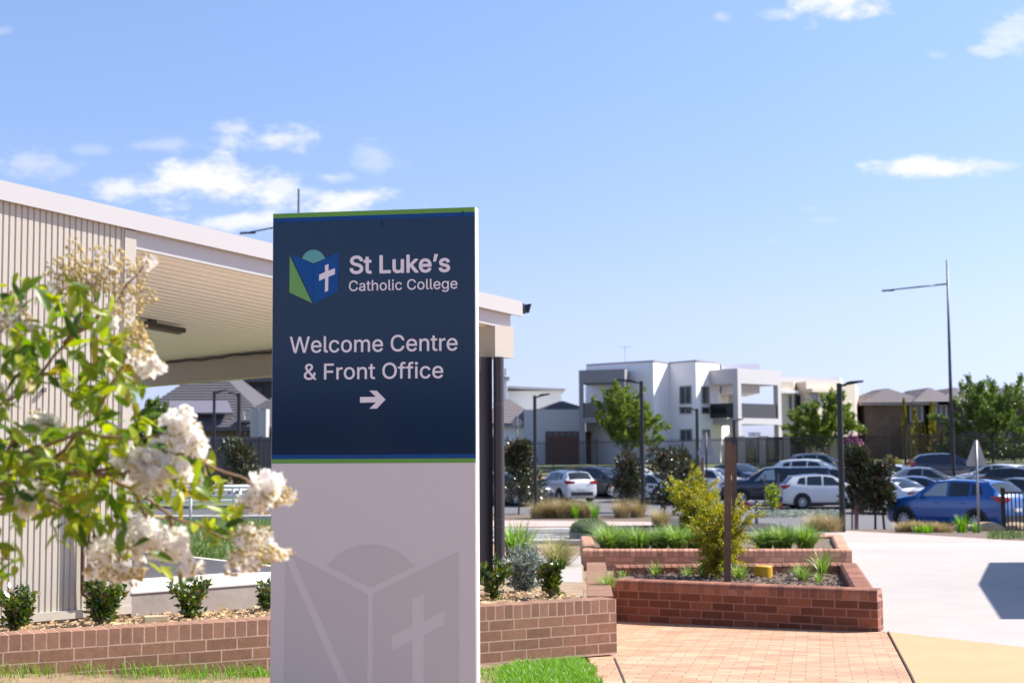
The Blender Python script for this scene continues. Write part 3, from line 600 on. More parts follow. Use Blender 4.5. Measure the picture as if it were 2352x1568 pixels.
GLYPH = {"St Luke\u2019s":[[180,-25,223,-28,271,-24,313,-14,349,3,379,25,402,53,419,86,426,119,427,155,422,179,417,194,403,219,379,246,350,266,319,281,280,295,202,316,175,326,151,341,138,356,135,368,135,383,139,399,148,412,160,422,175,430,193,436,214,439,241,439,256,436,271,432,290,422,307,406,316,389,321,368,331,360,403,359,411,362,417,368,420,377,418,395,410,428,394,458,379,476,355,497,325,514,289,527,254,533,205,534,166,528,130,515,100,498,82,484,58,457,43,428,34,392,33,371,34,350,39,329,47,311,60,290,73,275,88,263,109,249,151,230,253,200,286,188,311,173,319,164,324,155,326,140,324,122,317,107,304,93,289,83,268,74,247,70,223,68,202,70,181,74,163,81,150,89,133,107,126,122,122,143,118,150,112,154,103,156,37,156,31,154,24,149,19,137,25,98,39,65,59,35,86,11,118,-7,139,-16],[2225,-25,2260,-27,2305,-22,2335,-13,2362,1,2392,24,2411,47,2419,62,2428,83,2429,92,2428,98,2424,104,2416,109,2356,124,2347,124,2338,119,2323,92,2314,83,2302,75,2287,69,2272,66,2236,67,2224,70,2206,78,2186,95,2170,122,2163,149,2422,151,2431,157,2435,167,2435,215,2433,239,2426,272,2420,290,2407,317,2389,342,2376,356,2353,374,2329,387,2305,396,2278,402,2251,403,2227,402,2188,394,2167,385,2149,375,2131,361,2106,335,2094,317,2083,296,2069,257,2064,233,2061,188,2062,161,2065,137,2075,98,2084,77,2096,56,2119,27,2134,13,2152,0,2171,-10,2191,-18],[2774,-25,2809,-27,2845,-25,2878,-17,2908,-4,2934,14,2953,35,2968,62,2976,92,2975,125,2966,155,2956,173,2932,197,2914,208,2881,222,2782,247,2764,256,2756,266,2754,281,2756,287,2762,296,2782,309,2803,313,2833,312,2851,305,2866,290,2879,266,2890,259,2899,259,2956,272,2962,275,2967,281,2969,293,2959,320,2947,341,2929,363,2911,377,2887,390,2860,399,2833,403,2797,403,2764,398,2734,388,2709,374,2686,355,2674,340,2662,317,2655,290,2655,257,2659,239,2664,224,2675,206,2698,183,2716,172,2749,158,2851,131,2866,123,2873,113,2875,104,2874,95,2869,87,2860,78,2842,69,2809,65,2785,67,2770,71,2760,77,2746,92,2736,116,2731,122,2725,125,2716,125,2656,112,2645,104,2643,92,2651,62,2664,38,2682,17,2695,5,2719,-9,2746,-19],[594,-22,628,-23,661,-18,673,-11,678,-4,679,2,667,59,661,68,649,73,619,69,604,70,597,74,593,83,592,98,592,308,652,308,664,314,669,326,669,380,664,392,655,398,592,399,592,470,590,479,583,487,574,490,511,490,499,485,493,473,492,401,490,398,451,398,439,392,434,380,434,329,437,317,445,310,451,308,490,308,492,305,492,92,497,56,504,38,514,20,526,7,540,-4,559,-13],[1409,-22,1438,-24,1474,-20,1507,-8,1531,8,1534,5,1537,-10,1542,-16,1549,-19,1615,-19,1624,-14,1630,-7,1630,383,1624,394,1612,398,1549,398,1543,397,1537,392,1532,380,1531,143,1527,119,1516,98,1505,86,1492,78,1474,71,1456,69,1441,70,1423,75,1411,83,1400,95,1391,116,1387,143,1386,386,1379,395,1369,398,1306,398,1300,397,1293,392,1288,380,1288,140,1289,116,1295,83,1309,47,1324,24,1336,11,1348,2,1372,-12],[920,-19,1225,-19,1237,-13,1242,-4,1242,59,1237,69,1228,75,1005,77,1005,308,1005,509,1003,518,997,524,988,528,919,528,907,521,903,512,903,-1,908,-13],[1716,-19,1780,-19,1789,-16,1795,-10,1797,-1,1797,131,1816,149,1948,-16,1957,-19,2038,-19,2044,-18,2051,-13,2056,-1,2052,11,1891,215,2035,363,2042,371,2044,380,2041,389,2032,397,2023,398,1942,397,1935,392,1798,253,1796,515,1790,524,1780,528,1714,527,1703,521,1698,509,1698,-1,1703,-13,1708,-17],[2167,240,2164,242,2167,251,2182,278,2200,296,2218,306,2239,311,2272,309,2290,302,2308,288,2316,278,2325,263,2332,242,2329,240],[2491,302,2500,299,2548,299,2557,302,2564,308,2619,506,2617,518,2608,526,2599,528,2530,528,2521,525,2514,518,2482,320,2483,311]],"Catholic College":[[4771,-155,4806,-157,4842,-154,4875,-147,4905,-135,4922,-125,4944,-105,4962,-80,4968,-65,4974,-44,4977,-8,4977,379,4974,384,4971,385,4908,384,4906,379,4905,331,4891,349,4878,363,4854,378,4836,385,4821,389,4794,390,4773,389,4740,382,4707,365,4680,343,4658,313,4648,295,4638,271,4630,235,4627,193,4628,166,4634,124,4647,90,4658,70,4669,55,4692,32,4710,20,4740,7,4773,0,4809,-1,4833,3,4860,14,4878,26,4902,54,4903,52,4904,-8,4899,-38,4894,-50,4886,-62,4877,-71,4863,-79,4839,-88,4821,-91,4791,-91,4764,-86,4749,-80,4734,-71,4701,-35,4695,-36,4644,-66,4644,-73,4656,-92,4669,-107,4686,-122,4707,-135,4728,-145],[652,-14,693,-13,726,-5,755,10,780,36,781,-2,783,-5,846,-6,852,-2,853,250,852,268,847,298,842,313,831,334,819,349,807,360,789,371,770,379,750,385,720,390,678,389,654,385,627,376,606,366,585,351,573,339,558,320,545,292,546,288,609,268,615,271,631,295,648,310,669,320,696,325,723,324,747,316,766,301,777,280,779,250,777,244,771,240,750,234,654,221,606,208,585,199,567,186,554,172,543,154,535,121,535,94,541,64,553,40,570,21,591,5,615,-6],[1731,-14,1764,-13,1803,-5,1839,12,1866,33,1881,50,1902,84,1916,121,1923,163,1923,211,1916,253,1902,292,1882,325,1854,354,1823,373,1785,386,1761,390,1722,389,1683,381,1650,365,1623,343,1607,325,1587,292,1573,253,1566,211,1566,163,1573,121,1587,82,1608,49,1635,22,1665,3,1701,-10],[2502,-14,2526,-14,2559,-9,2589,1,2616,16,2634,30,2654,52,2669,79,2676,103,2670,109,2610,123,2606,118,2597,97,2586,82,2571,68,2553,59,2529,53,2502,53,2487,56,2466,64,2448,78,2435,94,2426,109,2417,133,2412,160,2410,187,2412,217,2418,244,2432,277,2448,298,2466,312,2490,321,2523,324,2553,317,2577,303,2595,282,2605,259,2610,256,2673,273,2675,277,2671,289,2663,307,2652,326,2640,340,2625,354,2595,373,2559,385,2538,389,2514,390,2493,389,2457,382,2436,373,2408,355,2391,341,2378,325,2359,295,2349,272,2339,232,2337,208,2337,166,2344,121,2358,82,2368,64,2389,37,2406,22,2421,11,2457,-5,2475,-10],[3595,-14,3630,-13,3669,-5,3702,11,3732,34,3756,64,3774,100,3780,121,3787,163,3787,211,3780,253,3766,292,3746,325,3732,341,3717,355,3687,374,3651,386,3624,390,3588,389,3549,381,3514,364,3486,342,3461,310,3445,277,3437,253,3430,211,3430,163,3437,121,3452,82,3473,49,3499,22,3531,2,3567,-10],[4393,-14,4422,-14,4452,-9,4479,-1,4503,11,4524,26,4544,46,4561,76,4565,88,4564,94,4500,111,4496,109,4487,91,4476,78,4464,68,4452,61,4434,55,4416,52,4392,53,4371,57,4356,63,4339,73,4317,97,4310,109,4302,133,4297,160,4299,163,4566,163,4569,165,4572,169,4570,232,4566,253,4558,283,4545,310,4535,325,4518,345,4497,362,4473,375,4452,383,4425,389,4398,390,4362,387,4341,381,4323,374,4305,364,4278,341,4265,325,4253,307,4237,274,4226,229,4223,187,4224,163,4231,121,4237,100,4253,67,4265,49,4293,22,4323,3,4344,-5,4365,-10],[5222,-14,5250,-14,5280,-10,5307,-1,5334,12,5355,28,5377,52,5390,76,5394,88,5393,94,5328,111,5325,109,5314,88,5304,77,5293,67,5280,60,5262,55,5244,52,5223,53,5199,57,5187,62,5169,72,5158,82,5146,97,5139,109,5130,133,5126,160,5127,163,5397,164,5401,169,5399,226,5395,253,5386,283,5374,310,5364,325,5346,346,5328,360,5313,370,5289,380,5256,388,5229,390,5205,389,5172,382,5151,373,5133,363,5106,340,5094,325,5082,307,5066,274,5055,229,5052,187,5053,163,5059,121,5066,100,5075,79,5094,50,5121,22,5139,10,5172,-5,5193,-10],[235,-11,270,-13,315,-8,357,4,396,25,427,52,453,88,471,127,478,157,478,163,471,166,405,166,390,127,374,103,348,82,315,66,285,60,252,60,231,63,201,73,173,91,150,115,131,145,123,166,113,205,109,253,113,301,118,325,131,361,151,394,171,416,186,427,216,441,249,449,288,448,324,439,354,423,372,407,384,391,394,373,403,346,405,343,471,342,477,344,479,349,471,379,453,421,426,457,393,485,354,505,312,518,267,522,240,520,213,516,189,509,150,490,126,474,108,458,90,437,65,397,53,370,45,343,36,286,35,223,39,193,45,163,54,136,64,112,78,88,93,67,108,51,129,32,147,20,171,7,192,-1],[3126,-11,3171,-12,3207,-8,3248,4,3287,25,3318,53,3345,88,3362,127,3369,157,3369,163,3363,166,3297,166,3294,163,3281,127,3264,103,3237,80,3204,66,3177,60,3141,60,3123,63,3093,73,3064,91,3042,114,3030,131,3014,166,3004,205,3001,253,3004,301,3009,325,3022,361,3040,391,3063,416,3093,436,3123,446,3141,449,3168,449,3186,447,3210,441,3228,434,3243,424,3258,412,3275,391,3285,373,3294,346,3297,343,3363,342,3369,346,3363,379,3344,421,3318,456,3285,484,3246,505,3204,517,3159,522,3132,520,3105,516,3063,502,3039,489,3018,475,2999,457,2982,438,2956,397,2944,370,2936,343,2927,286,2927,223,2930,193,2936,163,2945,136,2955,112,2982,70,3000,50,3018,34,3039,19,3060,8,3084,-2],[1040,-8,1068,-10,1092,-9,1113,-4,1118,1,1107,55,1105,58,1101,60,1071,56,1050,59,1038,67,1033,82,1031,319,1035,321,1107,322,1109,328,1109,379,1104,385,1032,385,1031,448,1031,472,1026,477,966,477,960,476,958,469,957,385,906,385,901,382,900,328,902,322,906,321,954,321,958,319,958,94,963,58,975,31,988,16,999,7,1014,0],[2076,-8,2115,-7,2133,-3,2138,1,2126,58,2121,60,2094,58,2082,61,2076,67,2072,82,2072,508,2067,514,2004,515,2001,514,1998,508,1998,85,1999,67,2003,49,2012,28,2021,16,2031,8,2043,1,2058,-5],[3940,-8,3960,-8,3981,-6,3999,-3,4003,1,3990,58,3987,60,3960,58,3948,60,3941,67,3937,82,3936,508,3933,514,3930,515,3867,514,3863,508,3863,85,3867,50,3877,28,3885,17,3896,7,3909,0],[4129,-8,4149,-8,4170,-6,4188,-3,4192,1,4179,58,4176,60,4152,58,4137,60,4130,67,4126,82,4125,508,4122,514,4119,515,4056,514,4052,508,4052,85,4056,52,4061,37,4074,17,4086,7,4098,0],[1175,-5,1179,-6,1239,-6,1244,-5,1246,-2,1246,226,1250,259,1262,286,1281,306,1308,319,1335,323,1365,319,1386,308,1403,289,1413,265,1417,235,1417,-2,1422,-6,1482,-6,1488,-5,1490,1,1490,238,1489,259,1484,292,1472,325,1458,346,1446,358,1434,368,1413,379,1395,385,1368,390,1338,390,1320,387,1302,381,1276,367,1262,355,1248,340,1246,343,1246,511,1239,515,1176,514,1173,508,1173,1],[2190,-5,2193,-6,2253,-6,2258,-5,2260,-2,2260,382,2253,385,2193,385,2190,384,2188,379,2188,1],[666,52,648,56,636,60,624,68,615,78,609,91,608,103,609,118,614,130,627,143,648,154,678,161,729,168,777,178,780,175,779,127,776,112,769,97,750,75,726,60,693,52],[1719,55,1695,64,1683,73,1668,88,1655,109,1644,142,1640,172,1639,202,1643,229,1651,256,1661,277,1669,289,1686,306,1704,316,1719,321,1743,324,1767,321,1784,316,1803,305,1819,289,1833,267,1842,243,1848,214,1850,175,1846,145,1838,118,1827,98,1818,85,1803,70,1785,60,1770,55,1743,52],[3582,55,3561,63,3543,77,3526,97,3516,118,3508,145,3504,172,3504,202,3508,229,3515,256,3526,277,3540,297,3552,307,3570,317,3594,323,3609,324,3633,321,3648,317,3669,304,3684,289,3699,265,3710,232,3714,202,3714,172,3710,145,3702,118,3692,97,3677,79,3666,70,3648,60,3633,55,3609,52],[4782,67,4767,71,4746,82,4731,95,4717,115,4709,136,4703,163,4701,193,4703,223,4708,247,4718,271,4731,292,4746,306,4758,314,4779,321,4803,324,4820,322,4839,318,4859,307,4875,292,4889,271,4897,250,4903,223,4905,193,4903,160,4897,136,4888,112,4875,95,4866,85,4848,74,4827,67,4803,65],[4299,227,4299,235,4305,256,4320,286,4338,304,4362,318,4389,324,4422,322,4446,313,4467,297,4476,286,4487,265,4494,241,4496,229,4494,227],[5127,228,5133,256,5148,284,5158,295,5172,307,5193,319,5217,324,5253,322,5274,314,5298,295,5310,277,5319,256,5325,229,5322,227],[2209,439,2226,437,2247,442,2263,454,2271,469,2273,490,2268,505,2254,520,2238,528,2217,529,2202,525,2186,511,2178,497,2177,478,2181,463,2193,448]],"Welcome Centre":[[862,-12,897,-15,930,-13,957,-7,984,4,1015,24,1035,45,1049,66,1058,93,1053,97,990,112,985,108,978,93,967,78,956,69,942,61,924,56,906,53,885,54,864,58,849,63,831,74,810,97,802,111,795,132,791,162,1059,163,1064,168,1064,213,1062,234,1056,267,1050,285,1037,312,1020,335,1008,348,989,363,966,376,942,384,915,390,891,391,852,388,831,382,813,374,783,355,768,341,754,324,736,294,721,252,715,213,713,186,717,144,722,120,728,99,744,66,757,48,771,33,798,11,816,1,836,-6],[1453,-12,1485,-15,1518,-13,1542,-7,1572,5,1596,21,1618,42,1633,63,1646,90,1649,102,1647,107,1644,109,1581,124,1577,120,1570,102,1563,90,1553,78,1542,69,1527,61,1512,56,1494,54,1473,54,1449,60,1428,72,1411,90,1395,117,1384,159,1383,189,1384,216,1390,243,1399,267,1406,279,1419,296,1437,311,1449,316,1473,322,1491,323,1512,320,1530,314,1545,305,1560,291,1569,276,1576,258,1581,255,1641,270,1646,273,1648,279,1636,309,1624,327,1612,342,1587,363,1551,380,1509,390,1467,391,1446,387,1425,382,1395,367,1377,355,1349,327,1330,297,1321,276,1310,234,1306,186,1310,141,1315,120,1328,84,1350,48,1377,21,1410,1,1428,-6],[1848,-12,1881,-15,1923,-11,1959,1,1992,21,2019,48,2032,66,2049,102,2059,141,2063,189,2059,234,2048,276,2031,311,2007,342,1977,366,1944,381,1914,389,1881,391,1842,387,1805,375,1773,355,1746,328,1726,297,1716,273,1706,234,1702,189,1706,141,1716,102,1734,66,1758,34,1786,12,1821,-5],[2876,-12,2910,-15,2943,-13,2973,-6,3000,5,3029,24,3048,44,3062,66,3072,93,3066,98,3003,112,3000,110,2992,93,2983,81,2970,69,2958,62,2937,56,2919,53,2898,54,2877,58,2862,63,2844,74,2823,98,2816,111,2808,132,2804,162,3072,162,3078,168,3077,213,3076,234,3069,267,3063,285,3051,312,3034,336,3022,348,3003,363,2979,376,2955,385,2919,391,2886,391,2865,387,2844,382,2826,374,2796,354,2781,340,2768,324,2749,294,2735,252,2728,213,2727,186,2730,144,2735,120,2742,99,2758,66,2771,48,2784,33,2811,12,2829,2,2850,-6],[3530,-12,3573,-13,3618,-7,3648,3,3687,24,3720,53,3746,87,3764,129,3771,162,3765,167,3696,166,3693,163,3688,144,3680,126,3663,103,3637,81,3606,67,3576,61,3543,61,3522,64,3495,73,3468,90,3452,105,3432,132,3416,165,3406,204,3403,231,3403,279,3410,324,3422,360,3442,393,3466,417,3480,427,3507,440,3543,448,3567,449,3585,447,3621,436,3652,417,3666,402,3679,384,3688,366,3694,345,3696,342,3765,341,3770,345,3771,351,3764,381,3745,423,3720,456,3687,484,3648,506,3603,519,3558,523,3507,517,3483,511,3459,501,3420,477,3399,459,3381,438,3356,399,3344,372,3336,345,3329,315,3326,285,3326,222,3335,165,3344,138,3356,111,3382,69,3399,50,3420,31,3457,9,3480,-1,3507,-9],[3978,-12,4014,-15,4044,-13,4074,-6,4101,5,4131,25,4149,43,4164,66,4173,93,4167,98,4107,112,4101,109,4094,93,4083,79,4071,69,4059,62,4044,57,4023,53,3999,54,3978,58,3965,63,3948,73,3936,83,3924,99,3910,132,3906,162,4173,162,4180,168,4179,207,4177,234,4171,267,4165,285,4152,312,4137,333,4125,346,4104,363,4080,376,4047,387,4020,391,3987,390,3966,387,3945,381,3915,367,3897,354,3882,340,3861,312,3851,294,3836,252,3830,213,3829,186,3832,144,3837,120,3844,99,3860,66,3885,34,3900,21,3930,2,3951,-6],[5278,-12,5313,-15,5343,-13,5373,-7,5400,4,5430,24,5451,45,5464,66,5473,93,5469,97,5406,112,5401,108,5394,93,5382,78,5371,69,5358,62,5340,56,5322,53,5301,54,5277,58,5265,63,5247,74,5238,81,5224,99,5210,132,5205,162,5475,163,5480,168,5479,210,5478,234,5471,267,5465,285,5452,312,5436,335,5424,347,5405,363,5382,376,5358,384,5331,390,5307,391,5268,388,5247,382,5229,375,5199,355,5182,339,5161,312,5151,294,5143,273,5133,234,5130,210,5130,165,5137,120,5144,99,5160,66,5172,48,5186,33,5213,12,5232,1,5250,-6],[1226,-9,1248,-8,1269,-5,1275,-2,1278,3,1267,54,1264,60,1260,61,1239,59,1224,60,1217,66,1212,81,1211,510,1206,515,1191,516,1143,516,1137,513,1136,510,1137,69,1144,39,1150,27,1161,13,1182,-1,1197,-6],[4759,-9,4785,-11,4812,-9,4830,-5,4833,-3,4835,3,4824,54,4821,59,4815,60,4785,57,4770,58,4757,66,4750,81,4748,99,4748,318,4752,320,4822,321,4826,327,4826,378,4824,384,4818,386,4749,387,4748,453,4748,474,4743,478,4676,477,4673,471,4672,387,4620,386,4616,384,4615,378,4615,327,4617,322,4620,320,4668,320,4673,318,4673,93,4678,57,4691,30,4704,15,4728,-1],[152,-6,231,-7,237,-3,329,336,342,396,361,321,449,-3,456,-7,528,-7,534,-6,537,0,676,507,675,513,669,516,600,515,596,510,499,126,492,98,473,180,384,514,378,516,306,516,300,512,217,198,195,107,192,101,173,186,89,510,87,513,81,516,15,516,11,513,10,507,148,0],[2139,-6,2202,-7,2210,-3,2211,237,2213,261,2219,279,2233,300,2250,314,2274,322,2301,323,2322,317,2331,311,2344,300,2350,291,2355,279,2357,258,2357,0,2361,-6,2424,-7,2432,-3,2434,264,2439,282,2451,300,2466,313,2481,320,2508,323,2529,321,2541,317,2556,308,2565,300,2575,282,2579,252,2579,66,2579,0,2580,-4,2586,-7,2646,-7,2652,-4,2654,0,2654,255,2651,288,2648,306,2636,333,2621,354,2601,371,2578,384,2553,391,2526,393,2490,389,2467,381,2446,369,2422,348,2409,330,2406,332,2393,354,2382,366,2358,383,2340,389,2325,392,2301,393,2268,386,2238,370,2223,357,2211,343,2209,348,2209,381,2205,385,2142,386,2137,384,2136,378,2136,0],[4255,-6,4320,-7,4325,-3,4326,225,4328,249,4334,270,4344,289,4361,306,4380,316,4395,320,4413,322,4443,318,4463,309,4473,300,4487,279,4491,264,4494,237,4495,0,4497,-6,4563,-7,4569,-3,4570,111,4570,240,4567,279,4559,309,4552,324,4537,348,4525,360,4503,375,4476,386,4449,391,4416,391,4398,388,4368,377,4341,358,4326,340,4324,345,4324,381,4320,385,4254,385,4251,378,4251,0],[4892,-6,4956,-7,4963,-3,4963,237,4965,255,4969,270,4976,282,4985,294,4998,305,5013,312,5040,318,5061,318,5085,315,5091,318,5093,321,5092,387,5085,391,5052,392,5028,389,5001,379,4980,365,4962,345,4961,381,4956,386,4896,386,4890,384,4888,381,4888,0],[1878,54,1854,57,1833,65,1815,80,1802,96,1790,120,1783,144,1779,174,1779,201,1783,231,1790,255,1801,279,1815,297,1833,311,1845,317,1866,322,1887,323,1908,320,1932,310,1950,297,1964,279,1976,255,1983,231,1987,201,1987,174,1983,147,1975,120,1965,99,1951,81,1938,70,1920,60,1896,54],[792,228,791,234,797,255,813,285,834,306,855,317,879,323,915,321,936,313,958,297,967,285,978,264,987,231,984,228],[2805,228,2805,234,2810,255,2826,285,2848,306,2868,317,2892,322,2928,321,2949,313,2973,295,2991,267,2998,243,3000,229],[3906,229,3913,258,3928,285,3945,303,3969,317,3996,323,4029,321,4053,312,4074,295,4083,285,4092,267,4100,243,4101,228],[5208,228,5207,234,5212,255,5228,285,5250,306,5271,317,5295,323,5331,321,5352,313,5373,296,5383,285,5394,264,5401,240,5402,231,5400,228]],"& Front Office":[[170,-12,213,-13,258,-5,300,12,327,31,357,-3,363,-7,438,-7,444,-3,444,3,442,6,375,87,393,117,407,156,413,189,414,228,408,231,345,230,342,225,337,180,327,148,324,149,230,264,269,294,289,312,304,330,318,352,327,375,330,396,330,417,325,441,315,462,299,483,279,499,258,510,231,518,201,520,171,518,144,511,120,499,107,489,91,471,79,450,71,426,69,411,69,387,73,363,81,342,92,321,124,276,71,231,55,213,41,192,32,171,28,147,28,117,30,102,36,84,48,58,58,45,79,24,105,7,123,-2,141,-7],[1478,-12,1512,-15,1554,-11,1590,1,1621,21,1647,46,1661,66,1679,102,1689,141,1693,189,1689,234,1678,276,1660,312,1637,342,1608,365,1572,382,1545,389,1512,391,1470,387,1434,375,1404,356,1377,330,1362,309,1346,276,1335,234,1332,189,1335,141,1346,102,1363,66,1387,36,1416,11,1452,-6],[2783,-12,2811,-14,2838,-12,2862,-9,2886,-2,2910,7,2931,19,2952,33,2968,48,2987,69,3002,90,3024,135,3034,165,3043,222,3043,285,3034,342,3025,372,3015,396,3001,420,2986,441,2970,459,2952,475,2931,490,2910,501,2886,511,2862,517,2838,521,2811,523,2784,521,2760,517,2736,511,2712,501,2691,489,2655,461,2634,438,2622,420,2607,394,2597,372,2589,345,2579,288,2578,255,2579,222,2588,165,2598,135,2609,111,2622,88,2652,50,2670,34,2691,19,2712,8,2736,-2,2760,-9],[3925,-12,3960,-15,3990,-13,4014,-7,4044,5,4071,23,4091,42,4106,63,4118,90,4122,102,4119,108,4056,124,4050,120,4043,102,4033,87,4014,69,3999,61,3981,55,3966,54,3945,54,3921,60,3900,72,3879,96,3867,119,3857,159,3855,189,3857,216,3862,243,3871,267,3879,280,3893,297,3909,310,3921,316,3945,322,3966,323,3984,320,4002,314,4017,305,4032,291,4042,276,4049,258,4053,255,4113,270,4119,273,4120,279,4108,309,4097,327,4084,342,4059,363,4023,381,3981,390,3939,390,3918,387,3897,381,3867,367,3849,355,3822,327,3803,297,3794,276,3783,234,3779,186,3783,141,3787,120,3801,84,3822,49,3849,22,3882,1,3900,-6],[4324,-12,4359,-15,4389,-13,4419,-7,4446,4,4476,24,4497,45,4510,66,4519,93,4515,97,4452,112,4446,108,4440,93,4428,78,4417,69,4404,62,4386,56,4368,53,4347,54,4323,58,4311,63,4293,74,4284,81,4270,99,4256,132,4251,162,4521,163,4525,168,4525,210,4523,234,4517,267,4511,285,4498,312,4482,335,4470,347,4451,363,4428,376,4404,384,4377,390,4353,391,4314,388,4293,382,4275,375,4245,355,4228,339,4207,312,4197,294,4188,273,4178,234,4175,210,4175,165,4183,120,4190,99,4206,66,4218,48,4232,33,4259,12,4278,1,4296,-6],[2273,-9,2298,-11,2328,-9,2346,-4,2349,3,2338,54,2334,60,2301,57,2283,59,2271,66,2264,81,2262,99,2262,318,2265,320,2337,321,2340,327,2340,378,2338,384,2334,386,2263,387,2262,453,2262,474,2256,478,2190,477,2187,471,2187,387,2136,386,2131,384,2129,378,2129,327,2130,323,2136,320,2184,320,2187,318,2187,93,2192,57,2205,30,2218,15,2229,6,2244,-1],[692,-6,759,-7,766,-3,768,214,981,214,988,219,989,279,984,285,768,286,767,444,861,445,1008,446,1011,453,1011,510,1008,515,696,516,690,513,689,510,688,0],[1095,-6,1158,-7,1165,-3,1166,237,1168,258,1177,279,1194,299,1218,313,1233,317,1251,319,1290,315,1296,321,1295,387,1290,391,1254,392,1230,389,1206,380,1184,366,1164,344,1164,381,1161,385,1098,386,1093,384,1091,381,1091,0],[1769,-6,1833,-7,1840,-3,1840,225,1842,249,1848,270,1858,288,1875,306,1893,315,1920,322,1944,321,1956,319,1968,314,1980,306,1994,291,2001,279,2006,264,2009,237,2009,0,2010,-4,2016,-7,2076,-7,2083,-3,2084,111,2084,240,2081,279,2073,309,2067,324,2052,346,2040,359,2019,374,1992,385,1962,391,1929,390,1899,384,1881,376,1855,357,1839,338,1838,381,1836,384,1830,386,1770,386,1767,384,1765,378,1765,0],[3155,-6,3219,-7,3225,-4,3227,0,3227,318,3231,320,3306,320,3312,324,3313,327,3313,381,3309,385,3227,387,3227,426,3231,444,3240,458,3255,465,3279,467,3303,462,3309,463,3312,468,3328,522,3324,527,3306,533,3288,536,3264,537,3231,533,3201,521,3189,512,3174,498,3167,489,3158,471,3152,444,3151,387,3084,386,3079,384,3077,381,3077,327,3081,321,3147,320,3151,318,3151,0],[3409,-6,3474,-7,3477,-6,3480,0,3480,318,3483,320,3561,320,3567,327,3567,378,3564,385,3558,386,3480,387,3481,426,3484,444,3492,456,3507,464,3528,467,3543,466,3558,461,3564,464,3581,519,3580,525,3570,530,3549,535,3510,537,3483,532,3453,520,3438,509,3427,498,3417,483,3411,469,3406,444,3405,387,3339,386,3333,384,3331,381,3331,327,3333,322,3339,320,3402,320,3405,318,3405,0],[3635,-6,3699,-7,3702,-6,3706,0,3706,378,3704,384,3699,386,3639,386,3633,385,3631,381,3631,0],[186,54,171,55,153,61,138,68,126,78,116,90,108,105,104,132,106,147,111,162,120,177,135,193,171,221,183,206,282,87,258,71,237,61,213,55],[1506,54,1485,56,1464,65,1446,78,1431,97,1420,120,1412,144,1408,174,1408,201,1412,231,1419,255,1431,279,1443,294,1455,305,1473,316,1497,322,1518,322,1539,320,1560,311,1579,297,1594,279,1605,255,1612,231,1616,201,1616,174,1613,147,1605,120,1595,99,1581,81,1569,71,1550,60,1527,54],[2784,62,2763,68,2748,74,2718,92,2695,117,2676,147,2668,168,2658,207,2655,255,2658,300,2663,324,2677,363,2696,393,2718,416,2748,435,2778,445,2811,449,2835,447,2859,441,2874,435,2904,417,2927,393,2946,363,2960,324,2965,300,2968,255,2964,207,2959,183,2946,147,2928,117,2904,92,2877,75,2847,64,2811,60],[4254,228,4252,234,4258,255,4274,285,4296,306,4317,317,4341,323,4377,321,4398,313,4419,296,4429,285,4439,264,4447,240,4448,231,4446,228],[183,320,162,348,149,372,144,393,145,411,153,431,168,445,189,453,213,453,234,445,246,433,254,414,254,393,248,378,234,360,216,344],[3654,438,3675,436,3691,441,3705,451,3716,468,3718,486,3714,504,3702,518,3684,529,3663,530,3645,525,3630,513,3622,498,3620,477,3625,462,3639,445]]}
def text(name, key, x0, x1, yb0, yb1, ycap, xcap, capu):
    """writes GLYPH[key] so that its box runs from photo crop x0..x1 on baseline yb0..yb1, capital height from ycap"""
    a = suv(*c3([(x0, yb0)])[0]); b = suv(*c3([(x1, yb1)])[0]); top = suv(*c3([(xcap, ycap)])[0])
    base = lambda u: a[1] + (b[1] - a[1]) * (u - a[0]) / (b[0] - a[0])
    L = GLYPH[key]; xs = [x for l in L for x in l[0::2]]; mn, mx = min(xs), max(xs)
    sx = (b[0] - a[0]) / (mx - mn); sy = (top[1] - base(top[0])) / capu
    loops = [[Vector((a[0] + (l[i] - mn) * sx, base(a[0] + (l[i] - mn) * sx) + l[i + 1] * sy, 0)) for i in range(0, len(l), 2)] for l in L]
    area = lambda l: sum(l[i].x * l[(i + 1) % len(l)].y - l[(i + 1) % len(l)].x * l[i].y for i in range(len(l))) / 2
    def inside(p, l):
        c = False
        for i in range(len(l)):
            p1, p2 = l[i], l[i - 1]
            if (p1.y > p.y) != (p2.y > p.y) and p.x < (p2.x - p1.x) * (p.y - p1.y) / (p2.y - p1.y) + p1.x: c = not c
        return c
    outers = [l for l in loops if not any(l is not q and inside(l[0], q) for q in loops)]
    outers.sort(key=lambda l: min(p.x for p in l)); right = None; m_ = None; gap = 125 * sx
    for l in outers:
        lo, hi = min(p.x for p in l), max(p.x for p in l)
        if right is None or lo - right > gap:             # every word is a part of its own
            if m_: m_.build(name, LETTER, sg)
            m_ = MB()
        right = hi if right is None else max(right, hi)
        grp = [l] + [q for q in loops if q is not l and inside(q[0], l)]; vs = [p for q in grp for p in q]
        for f in geometry.tessellate_polygon(grp):
            P_ = [SP(vs[i].x, vs[i].y, .0015) for i in f]; nn = (P_[1] - P_[0]).cross(P_[2] - P_[0])
            if nn.length < 1e-12: continue
            m_.add(P_ if nn.dot(SN) > 0 else P_[::-1], [(0, 1, 2)])
    m_.build(name, LETTER, sg)
text('school_name', 'St Luke\u2019s', 607, 1308, 511, 497, 385, 840, 524)
text('school_name', 'Catholic College', 603, 1359, 634, 616, 562, 640, 512)
text('directions', 'Welcome Centre', 190, 1360, 1064, 1046, 952, 250, 513)
text('directions', '& Front Office', 288, 1260, 1250, 1238, 1139, 475, 513)

